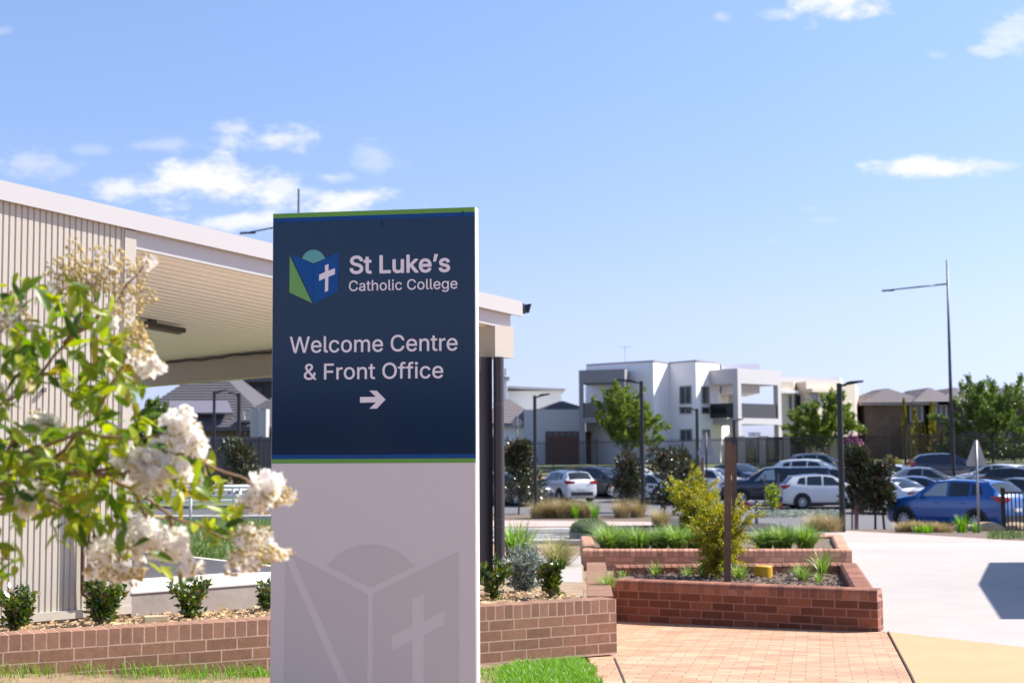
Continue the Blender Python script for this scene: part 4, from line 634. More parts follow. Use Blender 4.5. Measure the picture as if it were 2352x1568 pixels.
# ---------------------------------------------------------------- plants
BARK = M('grey_bark', (.16, .125, .10), .9, var=.3, scale=12, bump=.5)
TIMBER = M('hardwood_stake', (.20, .125, .085), .85, var=.3, scale=9, bump=.3)
TIMBER2 = M('weathered_stake', (.30, .25, .21), .9, var=.25, scale=9)
L_STREET = LEAF('street_tree_leaf', [(.12, .19, .035), (.22, .31, .065), (.31, .38, .08), (.16, .24, .045)], .3)
L_STREET2 = LEAF('dark_street_tree_leaf', [(.08, .14, .03), (.16, .24, .055), (.23, .31, .075), (.11, .18, .04)], .3)
L_MAG = LEAF('magnolia_leaf', [(.03, .055, .022), (.045, .08, .028), (.085, .11, .05), (.20, .10, .045), (.05, .08, .03), (.14, .13, .08)], .08, .28, .6)
L_GOLD = LEAF('golden_leaf', [(.17, .26, .02), (.32, .39, .035), (.50, .50, .06), (.58, .40, .08), (.25, .34, .03)], .4)
L_LIME = LEAF('lime_leaf', [(.30, .42, .03), (.40, .50, .04), (.22, .34, .03)], .45)
L_GLOSS = LEAF('glossy_leaf', [(.02, .06, .012), (.04, .11, .018), (.09, .18, .03), (.28, .34, .04), (.035, .09, .016), (.30, .20, .03)], .15, .22, .7)
L_GREY = LEAF('grey_leaf', [(.33, .40, .32), (.44, .50, .43), (.24, .31, .24)], .2, .7)
L_LIR = LEAF('liriope_blade', [(.10, .24, .03), (.22, .42, .06), (.36, .54, .10), (.56, .64, .26), (.16, .32, .04)], .3)
L_TUS = LEAF('tussock_blade', [(.62, .47, .26), (.72, .58, .34), (.48, .38, .17), (.38, .36, .12)], .2)
L_GRASS = LEAF('grass_blade', [(.15, .34, .03), (.23, .46, .045), (.31, .55, .07), (.18, .40, .04)], .35)
L_DRY = LEAF('dry_blade', [(.42, .32, .15), (.30, .28, .09), (.16, .22, .05), (.5, .4, .2)], .3)
L_CON = LEAF('conifer_leaf', [(.20, .20, .03), (.30, .27, .04), (.38, .32, .05)], .25)
L_HEDGE = LEAF('hedge_leaf', [(.04, .085, .02), (.08, .14, .03), (.12, .19, .04)], .25)
L_PINK = LEAF('bougainvillea_leaf', [(.40, .10, .30), (.52, .17, .42), (.30, .07, .22)], .4)

def street_tree(name, label, pos, h, cr, base, seed, leafmat, n=4200, ls=.21, group='street trees behind the fence', flat=.8):
    global RND
    RND = random.Random(seed); t = thing(name, label, 'tree', pos, 0, group); tr = MB(); fo = MB()
    tr.tube([(0, 0, -.1), (.02, 0, h * .2), (0, .02, h * .45), (.02, .02, h * .72)], [.085, .07, .05, .02], 8)
    tips = []
    for i in range(34):
        z0 = U(base * .8, h * .55); a = i * 2.4 + U(-.3, .3); el = U(.05, 1.25) if i > 4 else U(.9, 1.4)
        L = cr * U(.75, 1.12) * (1 - .35 * abs(math.sin(el)) * 0) * (1.0 if z0 < h * .45 else .8)
        d = Vector((math.cos(a) * math.cos(el), math.sin(a) * math.cos(el), math.sin(el) * flat))
        p0 = Vector((0, 0, z0)); p1 = p0 + d * L * .5 + Vector((0, 0, .04 * L)); p2 = p0 + d * L + Vector((0, 0, .16 * L))
        if p2.z > h: p2.z = h - U(0, .3)
        tr.tube([p0, p1, p2], [.03, .018, .006], 5)
        tips.append((p0, p1, p2))
        for _ in range(4):
            q = p0.lerp(p2, U(.35, .95)); e = (d + rv() * .75).normalized() * L * U(.2, .42); e.z += .1 * L; tr.tube([q, q + e], [.01, .003], 4); tips.append((q, q + e * .5, q + e))
    while len(fo.f) < n:
        p0, p1, p2 = tips[RND.randrange(len(tips))]; s = 1 - U(0, .75) ** 1.3; q = (p0.lerp(p1, 2 * s) if s < .5 else p1.lerp(p2, 2 * s - 1))
        if q.z < base * .6: continue
        q = q + rv() * U(.0, .17) * cr * .5; dd = ((p2 - p0).normalized() + rv() * .8 + Vector((0, 0, .25)))
        fo.leaf(q, dd, rv(), ls * U(.7, 1.3), ls * U(.45, .7))
    tr.build('trunk', BARK, t, smooth=True, world=False); fo.build('crown', leafmat, t, world=False); return t
def tp(px, Y): return tuple(gnd(px, Y))
street_tree('street_tree', 'wide green street tree in front of the white house’s brown garage door', tp(1440, 90), 4.75, 2.55, .6, 31, L_STREET, 12500)
street_tree('street_tree', 'green street tree in front of the cream house behind white cars', tp(1890, 91), 4.45, 2.45, .6, 32, L_STREET, 12500)
street_tree('street_tree', 'large dark green street tree beside the tall light pole and brown brick houses', tp(2280, 92), 4.6, 3.35, .6, 33, L_STREET2, 16000)
street_tree('street_tree', 'dense green tree before the grey roofed house seen under the carport', tp(335, 76), 6.2, 2.2, .9, 34, L_STREET2, 9000, group=None)

def magnolia(label, pos, h, cr, base, seed, n=900, cone=.0, tw=1):
    global RND
    cr *= 1.18
    RND = random.Random(seed); t = thing('magnolia_tree', label, 'tree', pos, 0, 'dark leaved magnolias around the car park'); tr = MB(); fo = MB()
    for k in range(tw): tr.tube([((k - .3) * .3, 0, -.05), ((k - .3) * .22, 0, base), (0, 0, h * .8)], [.04, .035, .015], 6)
    for i in range(14): a = i * 2.4; z = U(base, h * .8); tr.tube([(0, 0, z), (math.cos(a) * cr * .7, math.sin(a) * cr * .7, z + .3)], [.015, .005], 4)
    blobs = [(Vector((U(-.55, .55), U(-.55, .55), 0)) * cr + Vector((0, 0, base + (h - base) * U(.05, .92)))) for _ in range(26)]
    for i in range(int(n * 2.2)):
        b = blobs[RND.randrange(len(blobs))]; k = (b.z - base) / (h - base); w = cr * (1 - cone * k) * .48; d = rv(); q = Vector((b.x * (1 - cone * k), b.y * (1 - cone * k), b.z)) + d * w * U(.4, 1.05)
        if q.z < base * .8: continue
        fo.leaf(q, (d + Vector((0, 0, .5)) + rv() * .5), (d + rv() * .6), U(.15, .23), U(.085, .12), .012)
    tr.build('trunk', BARK, t, smooth=True, world=False); fo.build('crown', L_MAG, t, world=False); return t
magnolia('conical dark magnolia tree left of the white hatchback, beside a lamp post', tp(1195, 63), 3.35, 1.15, .7, 41, 1500, .6)
magnolia('dark magnolia tree with rusty leaves in front of the charcoal car', tp(1442, 64), 2.7, .75, .75, 42, 1000, .3)
magnolia('dark magnolia behind the farther golden bush, left one of the pair', tp(1528, 60), 2.75, .80, .5, 43, 850, .2)
magnolia('dark magnolia behind the farther golden bush, right one of the pair', tp(1582, 61), 2.75, .78, .5, 44, 850, .2)
magnolia('tall dark magnolia with pale leaf tips beside the lamp post near the blue car', tp(1968, 47), 2.75, .58, .85, 45, 900, .25)
magnolia('lower dark magnolia on two thin trunks overlapping the blue car’s bonnet', tp(2012, 46.2), 2.15, .52, .75, 46, 750, .1, 2)
magnolia('small dark magnolia behind the handrails seen under the carport', tp(545, 58), 3.3, .85, .9, 47, 800, .2)

def fine_bush(name, label, cat, pos, h, r, mat, seed, n, ls, stems=7, low=.12, spread=1., group=None, upright=.6, smat=None, part='foliage'):
    global RND
    RND = random.Random(seed); t = thing(name, label, cat, pos, 0, group); tr = MB(); fo = MB(); tw = []
    for i in range(stems):
        a = i * 2.4; q = Vector((math.cos(a), math.sin(a), 0)) * r * U(.25, .95); top = q * spread + Vector((0, 0, h * U(.7, 1.0) * (1 - .25 * q.length / r)))
        mid = q * .35 + Vector((0, 0, top.z * .5)); tr.tube([(0, 0, 0), mid, top], [.012, .008, .003], 5); tw.append((Vector(), mid, top))
        for _ in range(13):
            s = U(-.8, 1); b = mid.lerp(top, s) if s > 0 else Vector().lerp(mid, 1 + s); e = (rv() + Vector((q.x, q.y, 0)) / r * .5 + Vector((0, 0, upright))).normalized() * r * U(.25, .6); tr.tube([b, b + e], [.004, .0015], 3); tw.append((b, b + e * .5, b + e))
    while len(fo.f) < n:
        p0, p1, p2 = tw[RND.randrange(len(tw))]; s = U(.1, 1.02); q = p0.lerp(p1, 2 * s) if s < .5 else p1.lerp(p2, 2 * s - 1)
        if q.z < low * h: continue
        fo.leaf(q + rv() * ls * .6, (p2 - p0).normalized() + rv() * .9, rv(), ls * U(.8, 1.5), ls * U(.42, .7))
    tr.build('stems', smat or BARK, t, world=False); fo.build(part, mat, t, world=False); return t
P = at(1648, 1315, 17.15)
fine_bush('golden_bush', 'fine leaved golden green bush staked in the nearer brick planter', 'shrub', (P.x, 17.15, SOIL1), 1.0, .57, L_GOLD, 51, 19000, .027, 20, .03)
fine_bush('golden_bush', 'larger golden green bush in the farther planter, with a short stake', 'shrub', (gnd(1592, 26).x, 26, SOIL2), 1.40, .62, L_GOLD, 52, 14000, .042, 17, .03)
fine_bush('lime_sapling', 'bright lime green sapling between thin stakes before the navy pickup', 'sapling', tp(1772, 60), 1.55, .42, L_LIME, 53, 330, .11, 6, .2)
fine_bush('grey_bush', 'silvery grey green bush between the two dark glossy shrubs by the carport column', 'shrub', (atz(1204, 1362, .40).x, atz(1204, 1362, .40).y, .395), .50, .23, L_GREY, 54, 5500, .024, 18, .02)
GS = 'dark glossy shrubs planted behind the garden wall'
def gshrub(label, px, py, h, r, seed, n=700, stems=5):
    p = atz(px, py, .41)
    return fine_bush('glossy_shrub', label, 'shrub', (p.x, p.y, .405), h * 1.06, r * 1.1, L_GLOSS, seed, int(n * .95), .046, stems, .1, 1.0, GS, 1.1)
gshrub('dark glossy shrub at the left edge of the photo behind the garden wall', 38, 1449, .35, .135, 61, 1000, 6)
gshrub('tallest dark glossy shrub beside the copper pipes behind the garden wall', 230, 1437, .40, .14, 62, 1200, 6)
gshrub('sparse dark glossy shrub right of the cream block behind the garden wall', 441, 1420, .34, .14, 63, 850, 5)
gshrub('dark glossy shrub partly hidden by the left edge of the sign', 615, 1402, .26, .12, 64, 520, 4)
gshrub('dark glossy shrub nearest the carport column with a bare lower stem', 1136, 1380, .38, .13, 65, 900, 5)
gshrub('bushy dark glossy shrub nearest the garden wall’s corner', 1266, 1374, .37, .13, 66, 1100, 6)

def clump(name, label, cat, pos, n, h, lean, w, mat, seed, group=None, r0=.08, droop=True):
    global RND
    RND = random.Random(seed); t = MB()
    for _ in range(n):
        a = U(0, 6.283); rr = U(0, r0); p = Vector((math.cos(a) * rr, math.sin(a) * rr, -.02)); b = a + U(-.9, .9); hh = h * U(.6, 1.05)
        t.blade(p, (math.cos(b), math.sin(b)), hh, lean * U(.2, 1.1), w * U(.7, 1.2))
    o = t.build(name, mat); o.location = pos; return tag(o, label, cat, group)
GL = 'strappy grass clumps in the farther planter'
lir = [(1395, 24.0, 'first strappy grass clump at the left end of the farther planter'), (1432, 24.6, 'strappy grass clump second from the left end of the farther planter'), (1468, 24.1, 'strappy grass clump third from the left end of the farther planter'), (1512, 24.3, 'strappy grass clump in the left half of the farther planter, below the black lamp post'),
       (1552, 24.0, 'strappy grass clump left of the golden bushes in the farther planter'), (1592, 24.2, 'strappy grass clump under the larger golden bush in the farther planter'), (1636, 24.1, 'strappy grass clump behind the nearer golden bush'), (1752, 24.2, 'strappy grass clump just right of the nearer golden bush in the farther planter'),
       (1793, 24.0, 'strappy grass clump second from the right end of the farther planter'), (1846, 23.9, 'last strappy grass clump at the right end of the farther planter')]
for i, (px, Y, lb) in enumerate(lir): clump('grass_clump', lb, 'grass', (gnd(px, Y).x, Y, SOIL2), 400, U(.46, .60), .58, .018, L_LIR, 70 + i, GL, .12)
for i, (px, py, h, n, lb) in enumerate([(1500, 1318, .22, 26, 'small grass tuft right of the left end of the nearer planter'), (1578, 1322, .16, 22, 'low grass tuft left of the timber post in the nearer planter'), (1618, 1326, .27, 50, 'fuller grass tuft left of the timber post under the golden bush'), (1700, 1332, .25, 60, 'strappy grass tuft between timber post and yellow pipe cap'), (1762, 1325, .10, 60, 'low fine grass in front of the yellow pipe cap'), (1850, 1305, .36, 60, 'tall strappy grass clump right of the yellow pipe cap'), (1845, 1335, .26, 60, 'spreading grass clump at the front right of the nearer planter'), (1425, 1316, .10, 24, 'tiny pale tuft at the left end of the nearer planter'), (1880, 1338, .15, 24, 'small tuft by the right front edge of the nearer planter')]):
    p = atz(px, py, SOIL1); clump('grass_tuft', lb, 'grass', (p.x, min(p.y, 17.5), SOIL1), int(n * 1.5), h * 1.2, h * .9, .012, L_LIR, 90 + i, 'grass tufts in the nearer planter', .05)
GT = 'straw coloured tussock grasses along the car park edge'
tus = [(1235, 57.5, .9), (1262, 57.8, 1.0), (1290, 57.5, 1.05), (1318, 57.8, 1.0), (1342, 57.6, .9), (1426, 57.5, 1.0), (1462, 57.8, .95), (1515, 50, .8), (1875, 41.5, .75), (1905, 41, .7), (2076, 40.7, .44), (2102, 40.5, .47), (2128, 40.3, .42), (2158, 40.2, .40)]
tlab = ['leftmost straw tussock, beside the lamp post and white hatchback', 'straw tussock just right of the first lamp post', 'straw tussock below the rear of the white hatchback', 'straw tussock left of the bright green tuft', 'straw tussock mixed with bright green blades', 'straw tussock under the rusty leaved magnolia', 'straw tussock left of the middle black lamp post', 'straw tussock behind the farther planter’s left half', 'straw tussock behind the right end of the farther planter', 'straw tussock against the base of the right lamp post', 'straw tussock left of the others below the blue car', 'straw tussock below the blue car’s front door', 'straw tussock below the blue car, second from the right', 'rightmost straw tussock beside the blue car’s rear wheel']
for i, ((px, Y, h), lb) in enumerate(zip(tus, tlab)):
    g = gnd(px, Y); clump('tussock_grass', lb, 'grass', (g.x, Y, g.z + .03), 520, h, h * .8, .013, L_TUS, 110 + i, GT, .30)
for i, (px, Y, h, lb) in enumerate([(1322, 57, .8, 'bright green blade tuft among the straw tussocks'), (1365, 57, .85, 'bright green blade tuft in front of the charcoal car’s wheel'), (2205, 39.6, .6, 'bright green blade tuft before the blue car’s rear wheel'), (2105, 39.5, .3, 'low bright green grass at the foot of the tussocks by the blue car'), (2125, 39.4, .3, 'low bright green grass patch nearest the footpath by the blue car'), (2238, 39.3, .4, 'green blades at the foot of the triangular sign’s post')]):
    g = gnd(px, Y); clump('green_tuft', lb, 'grass', (g.x, Y, g.z + .04), 60, h, h * .45, .03, L_GRASS, 130 + i, 'bright green tufts by the car park', .14)
g = atz(1192, 1268, .1); clump('flax_clump', 'tall strappy green clump with reddish tips right of the carport column', 'grass', (gnd(1188, 18.6).x, 18.6, .30), 260, .62, .42, .022, L_LIR, 141, None, .14)
clump('wispy_grass', 'fine wispy straw grass by the left wall of the planters', 'grass', (gnd(1280, 17.2).x, 17.2, .28), 520, .62, .62, .0055, LEAF('wispy_blade', [(.36, .38, .12), (.46, .40, .2), (.28, .33, .10)], .3), 142, None, .12)
clump('dark_sedge', 'dark green sedge tuft against the inside of the garden wall return', 'grass', (.93, 14.2, .40), 120, .22, .25, .006, L_LIR, 143, None, .08)
# lawn beside the sign and thin grass on the bare soil
def grass_field(name, label, n, ptf, h, mat, w=.006):
    mb = MB()
    for _ in range(n):
        x, y, k = ptf(); a = U(0, 6.283); hh = h * U(.5, 1.1) * k; p = Vector((x, y, gz(x, y) - .004)); d = Vector((math.cos(a), math.sin(a), 0)); s = Vector((-d.y, d.x, 0)) * w * .5 * U(.7, 1.3); o = len(mb.v)
        q = p + d * hh * .25 + Vector((0, 0, hh * .6)); r = p + d * hh * U(.4, .8) + Vector((0, 0, hh * .9)); mb.v += [p - s, p + s, q + s * .8, q - s * .8, r]; mb.f += [(o, o + 1, o + 2, o + 3), (o + 3, o + 2, o + 4)]
    return tag(mb.build(name, mat), label, 'grass', kind='stuff')
RND = random.Random(5)
def lawn_pt():
    while True:
        x, y = U(-.5, .66), U(8.9, 12.1); ymax = 12.5 + (x - .86) * .58 - .25 - max(0, .05 - x) * .7
        edge = .62 + .03 * math.sin(y * 9) - max(0, y - 11.9) * .6
        if y < ymax and x < edge and (x > -.12 or U(0, 1) < .25): return x, y, (1.0 if x > 0 else .7)
grass_field('lawn_grass', 'bright green lawn grass between the sign and the brick paving', 15000, lawn_pt, .085, L_GRASS)
tufts = [(U(-4.3, -.9), 0) for _ in range(9)]; tl = []
for x, _ in tufts:
    yw = 12.5 + (x - .86) * .5797; tl.append((x, yw - U(.02, .9) ** 1.4, U(.4, 1.2)))
for x in (-3.0, -2.75, -2.6, -2.45, -2.3, -2.15, -2.05, -1.9, -3.5, -3.3): yw = 12.5 + (x - .86) * .5797; tl.append((x, yw - U(.03, .15), 1.7))
def tuft_pt():
    x, y, k = tl[RND.randrange(len(tl))]; return x + RND.gauss(0, .075), min(y + RND.gauss(0, .06), 12.49 + (x - .86) * .58), k
grass_field('sparse_grass', 'thin green grass tufts along the foot of the garden wall', 1250, tuft_pt, .075, L_GRASS, .005)
def dry_pt(): x = U(-5, .1); yw = 12.5 + (x - .86) * .5797; return x, yw - U(.02, 2.2), 1
grass_field('dry_grass', 'short dry grass scattered over the bare soil in front of the garden wall', 2600, dry_pt, .032, L_DRY, .004)
def pad_pt():
    while True:
        Y = U(13.3, 36); p = Vector((gnd(U(250, 660), Y).x, Y, 0)); 
        if (p - BC).dot(BE) > 2.16: return p.x, Y, 1
mbz = MB()
for _ in range(9000):
    x, y, _k = pad_pt(); z = LZ(y) - .002; a = U(0, 6.28); hh = U(.04, .1); p = Vector((x, y, z)); s = Vector((math.cos(a), math.sin(a), 0)) * .012; o = len(mbz.v); mbz.v += [p - s, p + s, p + Vector((U(-.03, .03), U(-.03, .03), hh))]; mbz.f.append((o, o + 1, o + 2))
tag(mbz.build('mown_grass', LEAF('mown_blade', [(.14, .22, .06), (.20, .30, .08), (.26, .36, .11)], .15)), 'green mown grass beyond the carport driveway', 'grass', kind='stuff')
gc = MB()
for _ in range(3500):
    px, Y = U(1738, 1935), U(57.5, 62); g = gnd(px, Y); k = .55 + .45 * math.sin(g.x * 3.1) * math.sin(Y * 2.3); gc.leaf(g + Vector((0, 0, U(.02, .15) * (.6 + .5 * k))), rv() + Vector((0, 0, .4)), rv(), .13, .06)
tag(gc.build('ground_cover', L_GREY), 'low pale green ground cover along the kerb before the navy pickup and white SUV', 'ground cover', kind='stuff')
# columnar conifers, yellow bush, hedge, pink shrub in the far gardens
def column(px, Y, h, w, label, seed):
    global RND
    RND = random.Random(seed); t = thing('golden_conifer', label, 'conifer', tp(px, Y), 0, 'slim golden conifers before the brown houses'); fo = MB(); tr = MB(); tr.tube([(0, 0, -.1), (0, 0, h * .9)], [.04, .01], 5)
    for _ in range(900):
        z = U(.05, 1) ** 1.0 * h; rr = w * .5 * min(1, z / h * 5 + .3) * (1 - (z / h) ** 3) ; a = U(0, 6.28); d = Vector((math.cos(a), math.sin(a), 0)); fo.leaf(d * rr * U(.5, 1) + Vector((0, 0, z)), d * .6 + Vector((0, 0, 1)), rv(), .2, .07)
    tr.build('trunk', BARK, t, world=False); fo.build('foliage', L_CON, t, world=False)
column(2079, 95, 4.2, .30, 'slim golden conifer at the lit brick corner, farthest left', 151); column(2103, 95, 3.5, .6, 'broad golden conifer with yellow top before the brown house', 152)
column(2122, 95, 2.7, .4, 'short golden conifer between the two taller ones', 153); column(2143, 95, 4.0, .52, 'tallest golden conifer before the dark recess of the brown house', 154); column(2166, 95, 2.0, .36, 'small golden conifer left of the tall light pole', 155)
fine_bush('yellow_bush', 'rounded yellow bush behind the dark magnolias at the car park edge', 'shrub', tp(2040, 80), 2.0, .8, L_CON, 156, 1500, .13, 9, .25)
fine_bush('bougainvillea', 'pink flowering shrub by the cream house behind the right lamp post', 'shrub', tp(1963, 93), 2.3, .7, L_PINK, 157, 1300, .16, 8, .35)
fine_bush('yellow_bush', 'low yellow shrub among the parked cars behind the magnolias', 'shrub', tp(2045, 73), .9, .8, L_CON, 158, 700, .12, 8, .1)
hb = MB()
for _ in range(3600):
    p = gnd(U(2150, 2420), U(93, 94.2)); hb.leaf(p + Vector((0, 0, U(.2, 1.25))), rv() + Vector((0, 0, .5)), rv(), .17, .1)
tag(hb.build('hedge', L_HEDGE), 'low green hedge behind the fence on the right', 'hedge')

# ---------------------------------------------------------------- crepe myrtle in the foreground
RND = random.Random(99)
cm = thing('crepe_myrtle', 'white flowering crepe myrtle branches reaching in close to the camera from the left', 'tree', (-2.35, 4.3, gz(-2.35, 4.3)))
TWIG = M('tan_twig', (.42, .24, .13), .7, var=.25, scale=20)
def A3(l): return [at(x, y, d) for x, y, d in l]
trunk = MB(); trunk.tube([(-2.35, 4.3, .1), (-2.33, 4.32, .6), (-2.2, 4.3, 1.1), (-2.05, 4.25, 1.5)], [.06, .05, .04, .03], 10)
trunk.tube([(-2.33, 4.32, .5), (-2.5, 4.5, 1.2), (-2.6, 4.5, 2.2)], [.045, .035, .02], 8)
trunk.build('trunk', M('smooth_bark', (.36, .26, .19), .7, var=.25, scale=10), cm, smooth=True)
J = (-420, 1260, 4.25)
BRS = [[J, (-60, 1120, 4.2), (130, 1050, 4.1), (215, 965, 4.0), (255, 880, 3.95), (300, 800, 3.95), (325, 770, 3.95)],
       [J, (-100, 1130, 4.1), (180, 1085, 3.95), (420, 1042, 3.85), (520, 1085, 3.85), (575, 1110, 3.85), (625, 1140, 3.85)],
       [J, (-150, 1000, 4.3), (60, 900, 4.2), (150, 790, 4.15), (215, 690, 4.1), (235, 620, 4.1)],
       [(130, 1050, 4.1), (300, 1120, 4.0), (380, 1180, 3.95), (480, 1215, 3.9), (580, 1265, 3.9)],
       [J, (-50, 1140, 4.0), (120, 1150, 3.95), (200, 1200, 3.95), (250, 1285, 3.95)],
       [J, (-150, 900, 4.2), (-20, 770, 4.15), (40, 730, 4.15)],
       [(-60, 1120, 4.2), (60, 1040, 4.0), (180, 995, 3.9), (300, 1010, 3.85), (405, 990, 3.85)],
       [J, (-160, 1270, 4.0), (-20, 1275, 3.9), (30, 1285, 3.9)], [(180, 1085, 3.95), (280, 1085, 3.9), (345, 1075, 3.85)],
       [(-60, 1120, 4.2), (40, 1000, 4.1), (95, 965, 4.05)], [(300, 1120, 4.0), (340, 1190, 3.95), (370, 1235, 3.9)], [(380, 1180, 3.95), (420, 1250, 3.9), (437, 1300, 3.9)], [(150, 790, 4.15), (260, 700, 4.1), (330, 610, 4.1)], [(-60, 1120, 4.2), (20, 1140, 4.0), (75, 1150, 4.0)]]
br = MB()
for b in BRS:
    q = A3(b); pts = []
    for i in range(len(q) - 1):
        for k in range(4): pts.append(q[i].lerp(q[i + 1], k / 4) + rv() * .006)
    pts.append(q[-1]); n = len(pts); br.tube(pts, [.0075 * (1 - .7 * i / (n - 1)) for i in range(n)], 6)
br.build('branches', TWIG, cm, smooth=True)
def bigleaf(mb, c, d, nrm, l, w):
    d = d.normalized(); sd = d.cross(nrm); sd = (sd if sd.length > 1e-3 else d.orthogonal()).normalized(); up = sd.cross(d); o = len(mb.v); curl = U(.04, .22) * l
    ts = (0, .12, .32, .58, .82, 1.0); ws = (.05, .55, .95, 1.0, .62, .02)
    for t, k in zip(ts, ws):
        m = c + d * l * t - up * curl * t * t; mb.v += [m - sd * w * .5 * k + up * w * .16 * k, m, m + sd * w * .5 * k + up * w * .16 * k]
    for i in range(5):
        for j in (0, 1): a = o + 3 * i + j; mb.f.append((a, a + 1, a + 4, a + 3))
L_CM = LEAF('crepe_myrtle_leaf', [(.05, .11, .01), (.13, .24, .016), (.28, .40, .025), (.50, .55, .04), (.18, .28, .02), (.55, .40, .08)], .5, .36, .5)
fol = MB()
CL = [(60, 660, 60, 9), (150, 690, 60, 14), (30, 720, 50, 9), (200, 730, 70, 18), (120, 800, 70, 18), (60, 840, 60, 14), (20, 800, 40, 8), (230, 810, 60, 14), (180, 880, 60, 14), (260, 870, 60, 14), (210, 920, 50, 10), (280, 780, 40, 7), (300, 900, 40, 6), (330, 1010, 50, 9), (60, 1020, 70, 20), (150, 1040, 75, 24), (230, 1010, 60, 18), (30, 1080, 60, 18), (120, 1100, 70, 24), (200, 1100, 70, 20), (280, 1060, 50, 12), (60, 1160, 60, 13), (170, 1170, 60, 15), (250, 1160, 60, 16), (150, 1220, 45, 4), (215, 1235, 45, 7), (330, 1150, 55, 13), (400, 1100, 50, 8), (450, 1060, 40, 6), (480, 1110, 40, 6), (440, 1170, 55, 8), (500, 1200, 40, 5), (540, 1175, 30, 4), (380, 1295, 25, 3), (425, 1330, 15, 2), (15, 1285, 38, 7), (0, 1330, 22, 4), (300, 1235, 50, 9), (490, 1235, 30, 3), (335, 950, 30, 5), (-80, 900, 110, 30), (-90, 1080, 110, 40), (-160, 1150, 120, 40), (-60, 1230, 60, 8)]
for (x, y, r, n) in CL:
    for _ in range(int(n * 2.1)):
        a, k = U(0, 6.283), math.sqrt(U(0, 1)); Y = U(3.75, 4.35); p = at(x + r * k * math.cos(a), y + r * k * math.sin(a) * .9, Y)
        d = rv() + Vector((.35, -.1, -.28)); nr = Vector((U(-.6, .6), U(-.9, .2), U(.3, 1)))
        bigleaf(fol, p - d.normalized() * .03, d, nr, U(.042, .085), U(.016, .031))
fol.build('foliage', L_CM, cm, smooth=True)
PET = M('white_petal', (1.0, .97, .92), .6, island=.06); BUD = M('golden_bud', (.80, .60, .22), .6, island=.35)
pm = PET.node_tree; tr_ = pm.nodes.new('ShaderNodeBsdfTranslucent'); tr_.inputs[0].default_value = (.95, .91, .84, 1); mx_ = pm.nodes.new('ShaderNodeMixShader'); mx_.inputs[0].default_value = .5
pm.links.new(pm.nodes['Principled BSDF'].outputs[0], mx_.inputs[1]); pm.links.new(tr_.outputs[0], mx_.inputs[2]); pm.links.new(mx_.outputs[0], pm.nodes['Material Output'].inputs[0])
def panicle(cx, cy, rx, ry, nfl, nbud, Y=3.9, ang=0., depth=.065):
    f = MB(); bd = MB(); st = MB(); ca, sa = math.cos(ang), math.sin(ang)
    def pt(k):
        a = U(0, 6.283); r = U(0, 1) ** .62 * k * (1 + .22 * math.sin(3 * a + cx)); x, y = r * math.cos(a) * rx, r * math.sin(a) * ry; return at(cx + x * ca - y * sa, cy + x * sa + y * ca, Y + U(-1, 1) * depth)
    for _ in range(int(nfl * .72)):
        c = pt(1.02); ax = rv()
        for k in range(6):
            d = (ax.orthogonal().normalized()); d = Matrix.Rotation(k * 1.047 + U(-.3, .3), 3, ax) @ d; s = U(.008, .015); sd = ax.cross(d) * s * .8; m = c + d * s * 1.0; o = len(f.v)
            f.v += [c + d * .002, m - sd + ax * U(-.004, .005), m + d * s * .7 + ax * U(-.005, .006), m + sd + ax * U(-.004, .005)]; f.f.append((o, o + 1, o + 2, o + 3))
    core = at(cx, cy, Y)
    for _ in range(int(nbud * 1.25)):
        c = pt(1.22); bd.ball(c, U(.003, .0055), 1)
        if U(0, 1) < .35: st.tube([c, c.lerp(core, .35) + rv() * .006], .0009, 3, False)
    if nfl: o = f.build('flower_cluster', PET, cm)
    if nbud: o2 = bd.build('bud_cluster', BUD, cm, smooth=True); st.build('flower_stalks', TWIG, o2)
PS = .86
for a in [(232, 628, 95, 52, 9, 330, 4.1, -.1), (160, 650, 60, 55, 5, 170, 4.12, .3), (170, 585, 26, 34, 0, 40, 4.12), (335, 600, 24, 20, 8, 26, 4.1), (298, 690, 55, 40, 6, 120, 4.08), (265, 730, 30, 28, 12, 40, 4.05), (308, 788, 40, 48, 8, 150, 3.95), (340, 838, 32, 24, 34, 30, 3.95), (318, 765, 20, 30, 0, 40, 3.95),
          (95, 972, 52, 26, 70, 60, 4.05), (413, 968, 40, 34, 75, 30, 3.85), (440, 1012, 36, 34, 75, 40, 3.85, .4), (395, 1015, 36, 28, 26, 40, 3.87), (318, 1062, 52, 36, 130, 24, 3.85, .2), (390, 1080, 55, 30, 95, 40, 3.85), (345, 1115, 34, 26, 28, 40, 3.88), (272, 1052, 24, 20, 26, 0, 3.85),
          (612, 1112, 40, 30, 62, 30, 3.85), (590, 1150, 46, 30, 46, 60, 3.85), (640, 1140, 42, 20, 12, 80, 3.85, -.15), (82, 1150, 46, 38, 85, 60, 4.0), (50, 1165, 26, 22, 20, 20, 4.0), (330, 1222, 42, 36, 110, 16, 3.9, .3), (395, 1245, 48, 34, 110, 40, 3.9, .3), (335, 1265, 46, 26, 22, 40, 3.92), (575, 1235, 44, 36, 26, 110, 3.9), (560, 1290, 48, 30, 42, 110, 3.9), (625, 1268, 44, 20, 8, 90, 3.9, .15), (240, 1265, 46, 28, 36, 60, 3.95), (250, 1308, 50, 28, 30, 70, 3.95), (305, 1320, 34, 22, 2, 80, 3.95), (435, 1305, 30, 24, 22, 40, 3.9), (38, 735, 40, 40, 22, 120, 4.15), (30, 690, 28, 26, 8, 60, 4.15), (0, 905, 16, 20, 4, 18, 4.1), (60, 1105, 24, 18, 8, 10, 4.0)]: panicle(a[0], a[1], a[2] * PS, a[3] * PS, *a[4:])

